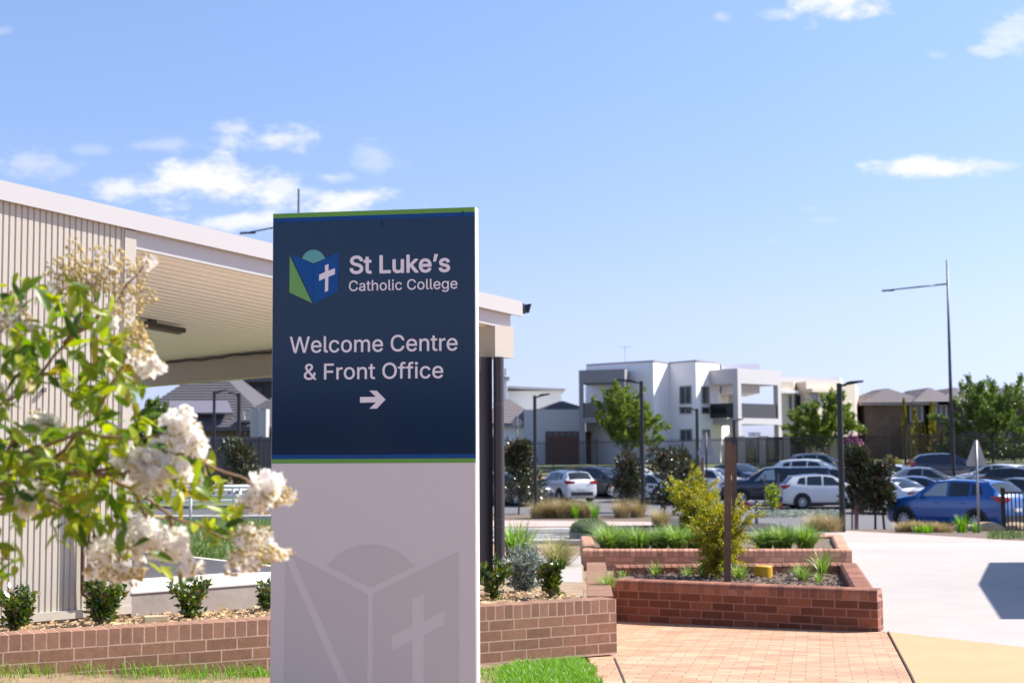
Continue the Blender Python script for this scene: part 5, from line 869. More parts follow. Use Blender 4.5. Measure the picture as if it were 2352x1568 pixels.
RND = random.Random(17); mg = MB()
for _ in range(1500):
    a, k = U(0, 6.283), math.sqrt(U(0, 1)); p = Vector((1.93 + .5 * k * math.cos(a), 36 + 1.25 * k * math.sin(a), -.33 + .26 * (1 - k * k) ** .6)); mg.leaf(p, rv() * .7 + Vector((0, 0, 1)), rv(), U(.05, .11), .018)
tag(mg.build('mound_grass', LEAF('dull_grass', [(.12, .20, .07), (.20, .28, .11), (.28, .30, .16)], .25)), 'dull green grass on the kerbed mound left of the farther planter', 'grass', kind='stuff')

def verge_pt():
    p = gnd(U(2262, 2420), U(33.2, 39.5)); return p.x, p.y, 1
mv = MB()
for _ in range(1300):
    x, y, _k = verge_pt(); a = U(0, 6.28); p = Vector((x, y, zg(y) + .04)); q = Vector((math.cos(a), math.sin(a), 0)) * .012; o = len(mv.v); mv.v += [p - q, p + q, p + Vector((U(-.05, .05), U(-.05, .05), U(.05, .14)))]; mv.f.append((o, o + 1, o + 2))
tag(mv.build('verge_grass', MATS['mown_blade']), 'short green verge grass in front of the black bar fence at the right edge', 'grass', kind='stuff')

# ---------------------------------------------------------------- cars
TYRE = M('tyre_rubber', (.018, .018, .02), .8); RIM = M('alloy_rim', (.62, .62, .64), .35, metal=.25); TRIM = M('black_trim', (.02, .02, .022), .5)
GLASS = M('car_glass', (.012, .016, .018), .04, spec=.9); GLASS2 = M('sky_bright_car_glass', (.34, .41, .41), .05, spec=.9); RED = M('red_lamp', (.42, .012, .015), .15, spec=.7); HEADL = M('headlamp_lens', (.55, .58, .6), .08, spec=.8)  # GLASS2 is pale because bright sky in the window is painted into its colour
CHROME = M('chrome', (.7, .7, .72), .15, metal=1.); PLATE = M('number_plate', (.75, .74, .68), .5)
def PAINT(name, col, metal=.0): return M(name, col, .32, metal=metal, coat=1.)
WHITE, SILVER, BLUE, NAVYP, CHAR, BLACK = PAINT('white_paint_car', (.75, .75, .76)), PAINT('silver_paint', (.40, .41, .43), .5), PAINT('blue_paint_car', (.002, .13, .50), .05), PAINT('navy_paint', (.008, .014, .055)), PAINT('charcoal_paint', (.035, .037, .043), .3), PAINT('black_paint', (.01, .01, .012))
# stations: x, bottom, shoulder, half width, roof edge z, roof half width   (nose at +x)
KIND = {
 'suv': ([(2.18, .36, .74, .60, .76, .50), (2.12, .27, .86, .74, .88, .62), (1.95, .22, .94, .85, .98, .74), (1.5, .2, .99, .895, 1.05, .76), (1.12, .2, 1.02, .90, 1.10, .77), (.98, .2, 1.03, .90, 1.14, .76), (.62, .2, 1.04, .90, 1.37, .69), (.22, .2, 1.05, .90, 1.56, .63), (-.4, .2, 1.06, .90, 1.60, .63), (-1.1, .2, 1.09, .90, 1.575, .62), (-1.62, .2, 1.12, .89, 1.51, .60), (-1.86, .22, 1.12, .88, 1.33, .64), (-2.06, .26, 1.10, .86, 1.12, .68), (-2.15, .3, .98, .83, 1.0, .68), (-2.18, .38, .78, .77, .80, .62)], 1.32, -1.30, .345, (5, 7), (10, 12)),
 'hatch': ([(2.08, .34, .64, .60, .66, .5), (2.0, .24, .74, .74, .78, .62), (1.8, .2, .84, .83, .89, .72), (1.3, .18, .90, .87, .97, .74), (1.0, .18, .92, .87, 1.0, .74), (.88, .18, .93, .87, 1.03, .72), (.45, .18, .94, .87, 1.27, .65), (.0, .18, .95, .87, 1.43, .59), (-.5, .18, .96, .87, 1.47, .59), (-1.15, .18, .99, .87, 1.44, .58), (-1.6, .18, 1.01, .86, 1.37, .56), (-1.8, .2, 1.01, .85, 1.2, .60), (-1.98, .25, .98, .83, 1.0, .65), (-2.06, .3, .86, .79, .88, .64), (-2.09, .36, .7, .73, .72, .6)], 1.25, -1.25, .315, (5, 7), (10, 12)),
 'sedan': ([(2.35, .34, .62, .60, .64, .5), (2.28, .24, .70, .74, .74, .62), (2.05, .2, .80, .84, .86, .74), (1.5, .18, .88, .88, .95, .76), (1.1, .18, .91, .88, .98, .76), (.95, .18, .92, .88, 1.01, .73), (.5, .18, .93, .88, 1.25, .66), (.05, .18, .94, .88, 1.41, .60), (-.5, .18, .95, .88, 1.45, .59), (-1.0, .18, .97, .88, 1.40, .58), (-1.3, .18, .98, .88, 1.26, .62), (-1.7, .2, .99, .87, 1.06, .68), (-2.2, .25, .98, .85, 1.03, .70), (-2.36, .3, .88, .80, .92, .68), (-2.4, .36, .7, .74, .72, .62)], 1.42, -1.40, .325, (5, 7), (9, 11)),
 'pickup': ([(2.65, .45, .85, .66, .88, .56), (2.58, .34, 1.0, .80, 1.04, .68), (2.35, .3, 1.07, .90, 1.13, .78), (1.8, .28, 1.10, .93, 1.19, .80), (1.4, .28, 1.12, .93, 1.22, .80), (1.28, .28, 1.12, .93, 1.25, .78), (.9, .28, 1.13, .93, 1.52, .70), (.5, .28, 1.14, .93, 1.76, .64), (-.1, .28, 1.15, .93, 1.80, .64), (-.72, .28, 1.15, .93, 1.78, .64), (-.76, .28, 1.15, .93, 1.79, .68), (-2.0, .3, 1.16, .93, 1.80, .68), (-2.5, .34, 1.16, .92, 1.77, .67), (-2.6, .36, 1.14, .91, 1.18, .72), (-2.65, .42, .9, .88, .92, .72)], 1.62, -1.60, .385, (5, 7), (12, 13)),
}
WINS = {'suv': [[(.74, .14), (.24, .84), (-.20, .90), (-.24, .10)], [(-.32, .10), (-.30, .90), (-.98, .88), (-1.04, .10)], [(-1.12, .12), (-1.08, .86), (-1.36, .80), (-1.52, .2)]],
        'hatch': [[(.66, .12), (.05, .84), (-.28, .90), (-.32, .1)], [(-.40, .1), (-.37, .9), (-1.0, .88), (-1.1, .12)], [(-1.18, .14), (-1.1, .85), (-1.34, .76), (-1.5, .2)]],
        'sedan': [[(.72, .12), (.1, .84), (-.26, .90), (-.30, .1)], [(-.38, .1), (-.35, .9), (-.92, .86), (-1.12, .12)]],
        'pickup': [[(1.02, .12), (.52, .84), (.05, .9), (.02, .1)], [(-.06, .1), (-.04, .9), (-.62, .88), (-.66, .1)], [(-.92, .14), (-.92, .84), (-2.36, .84), (-2.40, .14)]]}
def car(kind, label, px, Y, head, paint, group='cars parked in the car park', roof=None, dz=0., rails=False, light=False, shade=None, s=1., detail=True):
    """head: direction of the nose in degrees from +X (counter-clockwise)"""
    ST, fa, ra, wr, ws_, rs_ = KIND[kind]; g = gnd(px, Y); t = thing('parked_car', label, 'car', (g.x, Y, g.z + dz), R(head), group); t.scale = (s,) * 3
    def ip(x):
        for a, b in zip(ST, ST[1:]):
            if a[0] >= x >= b[0]: k = (a[0] - x) / (a[0] - b[0]); return [a[i] + (b[i] - a[i]) * k for i in range(6)]
        return list(ST[-1])
    def sec(q):
        x, zb, zs, hw, zr, hr = q; h = zs - zb; half = [(0, zb), (hw * .86, zb), (hw * .97, zb + .12 * h), (hw, zb + .38 * h), (hw * .985, zb + .62 * h), (hw * .99, zb + .84 * h), (hw * .955, zs), (hr, zr), (hr * .80, zr + .025), (hr * .4, zr + .045), (0, zr + .05)]
        return [Vector((x, -y, z)) for y, z in half] + [Vector((x, y, z)) for y, z in half[-2:0:-1]]
    S2 = []
    for a, b in zip(ST, ST[1:]): S2 += [a, [(a[i] + b[i]) / 2 for i in range(6)]]
    S2.append(ST[-1]); secs = [sec(q) for q in S2]; n = len(secs[0]); mb = MB(); rf = MB()
    for q in secs: mb.v += q
    top = {7, 8, 9, 10, 11, 12} if roof else set()
    r0, r1 = 2 * ws_[1], 2 * rs_[0]
    for i in range(len(secs) - 1):
        for k in range(n):
            f = (i * n + k, i * n + (k + 1) % n, (i + 1) * n + (k + 1) % n, (i + 1) * n + k)
            if roof and k in top and r0 <= i < r1: rf.add([mb.v[j] for j in f], [(0, 1, 2, 3)])
            else: mb.f.append(f)
    mb.f.append(tuple(range(n - 1, -1, -1))); mb.f.append(tuple((len(secs) - 1) * n + k for k in range(n)))
    body = mb.build('body', paint, t, smooth=True, world=False, sharp=38)
    if roof: rf.build('roof', roof, t, smooth=True, world=False)
    L0, L1 = ST[0][0], ST[-1][0]; W = max(q[3] for q in ST)
    # windscreen and rear window as curved panels just proud of the shell
    def scr(name, ia, ib, mt, k0=.07, k1=.93):
        a, b = ST[ia], ST[ib]; m_ = MB(); N = 6
        rows = []
        for k in (k0, .35, .65, k1):
            q = ip(a[0] + (b[0] - a[0]) * k); row = []
            for j in range(N + 1):
                y = -1 + 2 * j / N; z = q[4] + .05 * (1 - abs(y) ** 2); d = Vector((.012 if ia < 8 else -.012, 0, .012)); row.append(Vector((q[0], y * q[5] * .93, z)) + d)
            rows.append(row)
        m_.v = [p for r in rows for p in r]
        for i in range(3):
            for j in range(N): f = (i * (N + 1) + j, i * (N + 1) + j + 1, (i + 1) * (N + 1) + j + 1, (i + 1) * (N + 1) + j); m_.f.append(f)
        return m_.build(name, mt, t, smooth=True, world=False)
    w = scr('windscreen', ws_[0], ws_[1], shade or GLASS); scr('rear_window', rs_[0], rs_[1], GLASS)
    def side(x, tt, y):
        q = ip(x); return Vector((x, y * (q[3] * .955 + (q[5] - q[3] * .955) * tt + .012), q[2] + (q[4] - q[2]) * tt))
    for y in (-1, 1):
        for i, pl in enumerate(WINS[kind]):
            m_ = MB(); a, b, c, d = pl; G = 4; grid = []
            for u in range(G + 1):
                for v in range(G + 1):
                    lo = (a[0] + (d[0] - a[0]) * u / G, a[1] + (d[1] - a[1]) * u / G); hi = (b[0] + (c[0] - b[0]) * u / G, b[1] + (c[1] - b[1]) * u / G)
                    grid.append(side(lo[0] + (hi[0] - lo[0]) * v / G, lo[1] + (hi[1] - lo[1]) * v / G, y))
            m_.v = grid
            for u in range(G):
                for v in range(G): f = (u * (G + 1) + v, (u + 1) * (G + 1) + v, (u + 1) * (G + 1) + v + 1, u * (G + 1) + v + 1); m_.f.append(f if y > 0 else f[::-1])
            m_.build('side_window', GLASS2 if (light and i == 0) else GLASS, t, smooth=True, world=False)
        for ax in (fa, ra):
            yy = y * (W - .078); m_ = MB(); m_.lathe([(wr * .62, -.11), (wr * .92, -.11), (wr, -.07), (wr, .07), (wr * .92, .12), (wr * .64, .12), (wr * .62, .05)], (0, 0, 0), 'y', 24)
            if y < 0: m_.v = [Vector((v.x, -v.y, v.z)) for v in m_.v]; m_.f = [f[::-1] for f in m_.f]
            wh = m_.build('wheel', TYRE, t, smooth=True, world=False, sharp=50); wh.location = (ax, yy, wr)
            m_ = MB(); m_.lathe([(wr * .55, .07), (wr * .66, .095), (wr * .66, .05), (wr * .55, .03)], (0, 0, 0), 'y', 24)
            for k in range(10):
                t_ = k * math.pi / 5 + .06; dv = Vector((math.cos(t_), 0, math.sin(t_))); sv = Vector((-dv.z, 0, dv.x)); m_.obox(dv * .04 - sv * .018 + Vector((0, .05, 0)), dv * wr * .56, sv * .036, (0, .035, 0))
            m_.lathe([(0, .1), (.05, .095), (.06, .05)], (0, 0, 0), 'y', 12)
            if y < 0: m_.v = [Vector((v.x, -v.y, v.z)) for v in m_.v]; m_.f = [f[::-1] for f in m_.f]
            m_.build('rim', RIM, wh, world=False)
            m_ = MB(); pr = [(ax + (wr + .085) * math.cos(a), wr + (wr + .085) * math.sin(a)) for a in [math.pi * k / 14 - .25 + k * .5 / 14 for k in range(15)]]
            m_.prism([(x, y * (W - .06), max(z, .2)) for x, z in pr], (0, y * .066, 0)); m_.build('wheel_arch', TRIM, t, world=False)
        m_ = MB(); q = ip(.70); m_.obox((.62, y * (q[3] * .93), q[2] - .01), (.10, 0, 0), (0, y * .2, .03), (0, 0, .13)); m_.build('mirror', roof or paint, t, world=False)
        m_ = MB()
        for x in (.08, -.86): q = ip(x); m_.obox((x - .09, y * q[3] * .975, q[1] + (q[2] - q[1]) * .80), (.2, 0, 0), (0, y * .035, 0), (0, 0, .03))
        m_.build('door_handle', paint, t, world=False)
        m_ = MB(); q = ip(0); m_.obox((ra + wr + .1, y * q[3] * .93, q[1] - .03), (fa - ra - 2 * wr - .2, 0, 0), (0, y * .075, 0), (0, 0, .13)); m_.build('sill', TRIM, t, world=False)
        # lamps wrapped round the corners
        qr, q2 = ip(L1 + .03), ip(L1 + .30); zl = qr[2] + .05 if kind != 'sedan' else qr[2] - .02
        m_ = MB(); m_.prism([(L1 - .012, y * qr[3] * .52, zl - .06), (L1 - .02, y * qr[3] * .52, zl + .05), (L1 + .10, y * (ip(L1 + .1)[3] + .004), zl + .10), (L1 + .36, y * (q2[3] + .012), zl + .13), (L1 + .30, y * (q2[3] + .012), zl + .03), (L1 + .07, y * (ip(L1 + .07)[3] + .006), zl - .10)][::1], (.0, 0, 0.001))
        hx = [(L1 - .02, y * qr[3] * .50, zl - .05), (L1 - .025, y * qr[3] * .50, zl + .06), (L1 + .03, y * (ip(L1 + .06)[3] + .006), zl + .11), (L1 + .03, y * (ip(L1 + .06)[3] + .006), zl - .10)]
        hs = [hx[3], hx[2], (L1 + .36, y * (q2[3] + .012), zl + .12), (L1 + .24, y * (q2[3] + .012), zl + .02)]
        m_ = MB(); m_.add(hx, [(0, 1, 2, 3) if y < 0 else (3, 2, 1, 0)]); m_.add(hs, [(0, 1, 2, 3) if y < 0 else (3, 2, 1, 0)]); m_.build('tail_lamp', RED, t, world=False)
        qf, q3 = ip(L0 - .04), ip(L0 - .34); zf = qf[2] - .0
        fx = [(L0 + .01, y * qf[3] * .55, zf - .09), (L0 - .0, y * qf[3] * .55, zf + .03), (L0 - .10, y * (ip(L0 - .1)[3] + .008), zf + .06), (L0 - .08, y * (ip(L0 - .08)[3] + .008), zf - .08)]
        fs = [fx[3], fx[2], (L0 - .40, y * (q3[3] + .012), zf + .10), (L0 - .26, y * (q3[3] + .012), zf + .0)]
        m_ = MB(); m_.add(fx, [(0, 1, 2, 3) if y > 0 else (3, 2, 1, 0)]); m_.add(fs, [(0, 1, 2, 3) if y > 0 else (3, 2, 1, 0)]); m_.build('headlight', HEADL, t, world=False)
        if rails:
            m_ = MB(); m_.tube([(.1, y * .56, ip(.1)[4] + .05), (-.3, y * .56, ip(-.3)[4] + .075), (-1.2, y * .55, ip(-1.2)[4] + .075), (-1.6, y * .53, ip(-1.6)[4] + .03)], .018, 6); m_.build('roof_rail', TRIM, t, smooth=True, world=False)
    qe = ip(L1); m_ = MB(); m_.obox((L1 - .012, -qe[3] * .8, qe[1] - .03), (.08, 0, 0), (0, qe[3] * 1.6, 0), (0, 0, .2)); m_.build('bumper', TRIM, t, world=False)
    m_ = MB(); m_.obox((L1 - .022, -.19, qe[1] + .28), (.02, 0, 0), (0, .38, 0), (0, 0, .10)); m_.build('number_plate', PLATE, t, world=False)
    qe = ip(L0); m_ = MB(); m_.obox((L0 - .06, -qe[3] * .8, qe[1] - .02), (.075, 0, 0), (0, qe[3] * 1.6, 0), (0, 0, .17)); m_.obox((L0 - .05, -qe[3] * .5, qe[2] - .12), (.068, 0, 0), (0, qe[3], 0), (0, 0, .08)); m_.build('grille', TRIM, t, world=False)
    return t
car('suv', 'bright blue compact SUV seen from behind and its left side, nearest car on the right', 2192, 45.3, 128, BLUE, rails=True, light=True, dz=.0)
car('suv', 'white SUV with black roof seen side on beside the navy pickup', 1890, 66.5, 4, WHITE, roof=BLACK, s=.97)
car('pickup', 'navy pickup truck with matching canopy over its tray, facing left', 1778, 69.0, 172, NAVYP, light=True)
car('suv', 'white hatchback SUV showing its rear with black roof, behind straw tussocks', 1296, 72.5, 112, WHITE, roof=BLACK, s=.97)
car('hatch', 'charcoal car facing the camera with a glinting windscreen, right of the white hatchback', 1388, 75.8, -48, CHAR, s=1.04, light=False)
car('hatch', 'black car with silver roof edge partly hidden by the conical magnolia', 1178, 70.5, -50, BLACK, s=1.05)
car('sedan', 'dark car behind the second magnolia with a blue tinted windscreen', 1455, 78, 35, NAVYP)
car('sedan', 'white car half hidden by the dark magnolias and golden bush', 1512, 71, -40, WHITE)
car('suv', 'white car behind the golden bush left of the timber posts', 1640, 74, -35, WHITE, s=.95)
car('hatch', 'dark blue small car behind the navy pickup’s nose', 1702, 79, -60, NAVYP)
car('suv', 'tall white wagon parked behind the navy pickup, facing right', 1872, 77, -22, WHITE, s=1.12)
car('suv', 'silver car farthest back behind the white wagon', 1888, 82.5, -15, SILVER, s=1.0, rails=True)
car('suv', 'dark blue car nose between white SUV and right lamp post', 1935, 73, -30, NAVYP, s=.95)
car('sedan', 'white sedan facing the camera with bright windscreen left of the blue SUV', 2058, 61, -58, WHITE, s=1.05)
car('sedan', 'white sedan behind the yellow bush with its windscreen in view', 2070, 77.5, -30, WHITE)
car('sedan', 'silver grey sedan in the back rows left of the tall light pole', 2130, 74, -12, SILVER, s=1.04)
car('suv', 'dark blue wagon in the farthest row beside the tall light pole', 2178, 82, -8, NAVYP, s=1.02)
car('sedan', 'blue sedan tucked between silver sedan and the blue SUV’s roof', 2120, 66, -20, PAINT('dusty_blue_paint', (.05, .075, .22), .3))
car('sedan', 'white sedan directly behind the blue SUV’s roof, facing right', 2236, 58, -32, WHITE, s=1.05)
car('hatch', 'white hatchback showing its rear window in the back row on the right', 2280, 76, 128, WHITE, s=1.05)
car('hatch', 'dark grey car at the right edge behind the white hatchback', 2352, 74, -35, CHAR)
car('sedan', 'dark green grey car at the right edge in the middle row', 2362, 63, -40, PAINT('green_grey_paint', (.03, .05, .05), .3))

# ---------------------------------------------------------------- fence
FBLK = M('black_fence', (.012, .012, .014), .5)
def palisade(label, a, b, h, nbay, za=None, zb=None, gap=.125, spear=True, bar=.03):
    a, b = Vector((*a, 0)), Vector((*b, 0)); za = zg(a.y) if za is None else za; zb = zg(b.y) if zb is None else zb; a.z, b.z = za, zb
    t = thing('metal_fence', label, 'fence', tuple(a)); e = (b - a); L = e.length; e /= L; n = Vector((-e.y, e.x, 0)).normalized()
    for k in range(nbay):
        p, q = a.lerp(b, k / nbay), a.lerp(b, (k + 1) / nbay); m_ = MB(); bl = (q - p).length; m = int(bl / gap)
        for i in range(1, m):
            c = p.lerp(q, i / m); m_.obox(c - e * bar * .5 + n * bar * .5 + Vector((0, 0, .08)), e * bar, -n * bar, (0, 0, h - .08))
        for z in (.16, h - .17): m_.obox(p + n * .02 + Vector((0, 0, z)), q - p, -n * .04, (0, 0, .04))
        m_.build('fence_panel', FBLK, t)
    for k in range(nbay + 1):
        c = a.lerp(b, k / nbay); m_ = MB(); m_.obox(c - e * .035 + n * .035, e * .07, -n * .07, (0, 0, h + .06)); m_.prism([c - e * .035 + n * .035 + Vector((0, 0, h + .06)), c + e * .035 + n * .035 + Vector((0, 0, h + .06)), c + Vector((0, 0, h + .1))], -n * .03); m_.build('post', FBLK, t)
    return t
palisade('long black metal bar fence behind the car park before the houses', (-.2, 85.2), (34, 89.5), 2.05, 13)
palisade('black metal bar fence section seen under the carport before the grey roofs', (-24, 79), (-.3, 85.1), 2.15, 9, .3, .25)
pf = thing('pool_fence', 'short black bar fence at the right edge beside the blue SUV', 'fence', tuple(gnd(2300, 41.5))); g0 = gnd(2300, 41.5); m_ = MB()
for i in range(1, 22): m_.box(g0.x + i * .115, g0.x + i * .115 + .03, 41.48, 41.51, g0.z + .08, g0.z + 1.16)
m_.box(g0.x, g0.x + 2.6, 41.475, 41.515, g0.z + 1.14, g0.z + 1.18); m_.box(g0.x, g0.x + 2.6, 41.475, 41.515, g0.z + .06, g0.z + .10); m_.build('fence_panel', FBLK, pf)
for x in (0, 2.6): m_ = MB(); m_.obox((g0.x + x - .05, 41.45, g0.z - .1), (.1, 0, 0), (0, .1, 0), (0, 0, 1.36)); m_.lathe([(.07, 0), (.07, .03), (0, .06)], (g0.x + x, 41.5, g0.z + 1.26), n=10); m_.build('post', FBLK, pf)
# dark slat courtyard fence with pale stone piers
STONE = M('pale_stone_pier', (.80, .68, .56), .9, var=.25, scale=4, bump=.5, bscale=12); SLAT = M('dark_slat', (.05, .05, .052), .6, var=.1)
cf = thing('courtyard_fence', 'dark slatted courtyard fence between pale stone piers below the white house', 'fence', tuple(gnd(1660, 91)))
xs = [1668, 1702, 1750, 1806, 1857, 1912, 1962]
for i, px in enumerate(xs):
    Y = 91.2 + .3 * i; g = gnd(px, Y)
    if i: m_ = MB(); m_.box(g.x - .22, g.x + .22, Y - .2, Y + .2, g.z - .4, g.z + 1.85); m_.build('pier', STONE, cf)
    if i < 6:
        g2 = gnd(xs[i + 1], Y + .3); m_ = MB()
        for k in range(15): m_.obox((g.x, Y + .05, g.z - .3 + k * .14), (g2.x - g.x, .3, 0), (0, .03, 0), (0, 0, .125))
        m_.build('slat_panel', SLAT, cf)
rw = MB(); rw.wall(gnd(1296, 86.5), gnd(1500, 87.2), -.7, .62, .3); tag(rw.build('retaining_wall', M('beige_block', (.50, .42, .30), .9, var=.12, scale=1.5)), 'low beige retaining wall behind the fence below the brown garage', 'wall')

# ---------------------------------------------------------------- lamp posts and poles
PBLK = M('black_pole', (.014, .015, .018), .4); PBLUE = M('slate_pole', (.02, .035, .055), .4)
LG = 'black car park lamp posts'
def lamp_post(label, px, Y, ptop, arm_px, r=.075, z0=None, double=False, group=LG, angle=None):
    g = gnd(px, Y); zt = zof(px, ptop, Y); z0 = g.z if z0 is None else z0; t = thing('lamp_post', label, 'lamp post', (g.x, Y, z0), 0, group)
    m_ = MB(); m_.tube([(g.x, Y, z0 - .1), (g.x, Y, zt)], [r, r * .92], 12); m_.lathe([(r * 2, 0), (r * 2, .02), (0, .021)], (g.x, Y, z0), n=12); m_.build('pole', PBLK, t, smooth=True, sharp=40)
    for sgn in ((1, -1) if double else (1,)):
        L = (gnd(arm_px, Y).x - g.x) * sgn; s = 1 if L > 0 else -1; m_ = MB(); m_.tube([(g.x, Y, zt - .07), (g.x + L * .3, Y, zt - .05)], .03, 8); m_.build('arm', PBLK, t, smooth=True)
        m_ = MB(); a = Vector((g.x + L * .22, Y, zt - .07)); m_.prism([a + Vector((0, -.10, 0)), a + Vector((L * .2, -.16, .07)), a + Vector((L * .8, -.06, .10)), a + Vector((L * .8, .06, .10)), a + Vector((L * .2, .16, .07)), a + Vector((0, .10, 0))], (0, 0, .055)); m_.build('lamp_head', PBLK, t)
    return t
lamp_post('black lamp post between conical magnolia and white hatchback, arm to the right', 1229, 57.5, 908, 1263)
lamp_post('black lamp post left of centre garden beds, arm reaching left over the street tree', 1475, 58, 875, 1418, .085)
lamp_post('nearest black lamp post beside the farther planter’s right end, arm to the right', 1931, 41, 880, 1985, .085)
lamp_post('thin black lamp post before the white house’s two storey windows, arm to the left', 1602, 75, 938, 1562, .09)
lamp_post('thin black lamp post before the white house’s right balcony, arm to the right', 1687, 81, 964, 1708, .085)
lamp_post('black double headed lamp post standing just behind the tall light pole', 2189, 76, 964, 2217, .10, None, True)
lamp_post('small far lamp post before the brick house and golden conifers', 2080, 84, 976, 2104, .07)
lamp_post('left one of two black lamp posts facing each other under the carport', 491, 66, 899, 522, .075)
lamp_post('right one of two black lamp posts facing each other under the carport', 548, 64, 904, 524, .095)
lamp_post('short black post by the far fence seen under the carport at the sign’s edge', 596, 68, 1004, 602, .07)
g = gnd(2187, 83); t = thing('street_light', 'very tall slim slate street light with a long arm pointing left', 'street light', tuple(g)); X = g.x; zt = zof(2175, 597, 83); xt = at(2175, 597, 83).x
m_ = MB(); m_.tube([(X, 83, g.z - .1), (xt, 83, zt)], [.13, .05], 12); m_.build('pole', PBLUE, t, smooth=True)
a0, a1 = at(2174, 652, 83), at(2042, 666, 83); m_ = MB(); m_.tube([a0, a1], [.05, .035], 8); m_.build('arm', PBLUE, t, smooth=True)
a2 = at(2026, 668, 83); m_ = MB(); m_.prism([a1 + Vector((.3, -.12, -.05)), a2 + Vector((0, -.08, -.04)), a2 + Vector((0, .08, -.04)), a1 + Vector((.3, .12, -.05))], (0, 0, .09)); m_.build('lamp_head', PBLUE, t)
# second tall pole behind the sign (its tip and arm show above the carport)
g = gnd(685, 75); t = thing('street_light', 'tall slate street light whose tip and arm rise behind the carport roof', 'street light', (g.x, 75, zg(75))); zt = zof(686, 434, 75)
m_ = MB(); m_.tube([(g.x, 75, zg(75) - .1), (at(686, 434, 75).x, 75, zt)], [.13, .05], 12); m_.build('pole', PBLUE, t, smooth=True)
m_ = MB(); m_.tube([at(686, 512, 75), at(570, 534, 75)], [.05, .035], 8); m_.build('arm', PBLUE, t, smooth=True)
a1, a2 = at(574, 534, 75), at(551, 536, 75); m_ = MB(); m_.prism([a1 + Vector((.3, -.12, -.05)), a2 + Vector((0, -.08, -.04)), a2 + Vector((0, .08, -.04)), a1 + Vector((.3, .12, -.05))], (0, 0, .09)); m_.build('lamp_head', PBLUE, t)

# ---------------------------------------------------------------- road signs
SBACK = M('sign_back_grey', (.42, .39, .38), .5, var=.05); GALV = M('galvanised_pole', (.48, .49, .50), .4, metal=.5)
def rsign(label, pole_px, Y, pbase, pts, thick=.012, z0=None, mat=None, pmat=None, r=.032):
    c = at(pole_px, sum(p[1] for p in pts) / len(pts), Y); g = gnd(pole_px, Y); t = thing('road_sign', label, 'road sign', (c.x, Y, g.z))
    m_ = MB(); m_.tube([(c.x, Y - .04, g.z - .1), (c.x, Y - .04, max(at(*p, Y).z for p in pts) - .02)], r, 10); m_.build('pole', pmat or GALV, t, smooth=True)
    m_ = MB(); m_.prism([at(*p, Y) for p in pts], (0, thick, 0)); m_.build('sign_plate', mat or SBACK, t)
    return t
rsign('grey back of a triangular road sign on a steel post near the blue SUV', 2242, 39, 1243, [(2239, 1010), (2247, 1010), (2266, 1064), (2263, 1070), (2222, 1070), (2219, 1064)])
rsign('grey back of a triangular road sign before the white house', 1622, 70, 1150, [(1619, 990), (1624, 990), (1641, 1040), (1639, 1046), (1604, 1046), (1602, 1040)], pmat=PBLK)
rsign('grey back of a diamond road sign left of the first lamp post', 1187, 72, 1010, [(1187, 953), (1201, 970), (1187, 988), (1173, 970)], pmat=PBLK)
rsign('small white rectangular sign on a black post by the courtyard fence', 1733, 84, 1080, [(1719, 992), (1747, 992), (1747, 1002), (1719, 1002)], mat=M('white_sign', (.8, .8, .8), .5), pmat=PBLK)

# ---------------------------------------------------------------- stakes, cap, blocks, bins, rails
def stake(label, px, Y, pbot, ptop, w, mat, z0=None, lean=0., group='timber tree stakes'):
    a, b = at(px, pbot, Y), at(px + lean, ptop, Y); t = MB(); s = w / 2
    if z0 is not None: a.z = z0
    t.v = [a + Vector(v) for v in ((-s, -s, -.05), (s, -s, -.05), (s, s, -.05), (-s, s, -.05))] + [b + Vector(v) for v in ((-s, -s, 0), (s, -s, 0), (s, s, 0), (-s, s, 0))]
    t.f = [(0, 3, 2, 1), (4, 5, 6, 7), (0, 1, 5, 4), (1, 2, 6, 5), (2, 3, 7, 6), (3, 0, 4, 7)]; return tag(t.build('timber_stake', mat), label, 'stake', group)
stake('thick brown timber post in the nearer planter, front one of the pair', 1670, 16.35, 1322, 1015, .070, TIMBER, SOIL1, 2)
stake('timber post just behind the front one, against the golden bush', 1687, 17.35, 1300, 1020, .055, TIMBER, SOIL1, -1)
stake('short weathered stake standing in the larger golden bush', 1613, 26.2, 1220, 1049, .055, TIMBER2, SOIL2, 0)
for px, lb in ((1757, 'thin stake left of the lime green sapling'), (1788, 'thin stake right of the lime green sapling')): stake(lb, px, 60, 1165, 1088, .06, TIMBER2)
for px, lb in ((1957, 'thin stake at the foot of the taller magnolia by the lamp post'),): stake(lb, px, 47, 1214, 1120, .05, TIMBER2)
stake('pink painted stake at the foot of the taller magnolia', 1967, 46.8, 1214, 1140, .11, M('pink_stake_paint', (.62, .30, .30), .7))
tie = MB(); p = at(1686, 1165, 17.3); tie.tube([p, at(1693, 1200, 17.2), at(1690, 1235, 17.15), at(1697, 1262, 17.15)], [.02, .03, .028, .015], 6); tag(tie.build('hessian_tie', M('hessian', (.17, .11, .08), .95)), 'brown hessian strap hanging from the timber post into the golden bush', 'tree tie')
yc = MB(); p = atz(1753, 1326, SOIL1); yc.lathe([(.0, .145), (.10, .145), (.112, .135), (.112, -.03)], (p.x, p.y, SOIL1), n=24); tag(yc.build('pipe_cap', M('yellow_plastic', (.80, .48, .02), .45), smooth=True, sharp=40), 'bright yellow round pipe cap sticking out of the nearer planter’s mulch', 'pipe cap')
def block(name, label, px, py, z, dims, rot, mat, cat='block'):
    p = atz(px, py, z); m_ = MB(); a = Vector((math.cos(rot), math.sin(rot), 0)); b = Vector((-a.y, a.x, 0)); m_.obox(p, a * dims[0], b * dims[1], (0, 0, dims[2])); o = m_.build(name, mat); bv = o.modifiers.new('bevel', 'BEVEL'); bv.width = .004; bv.segments = 2; return tag(o, label, cat)
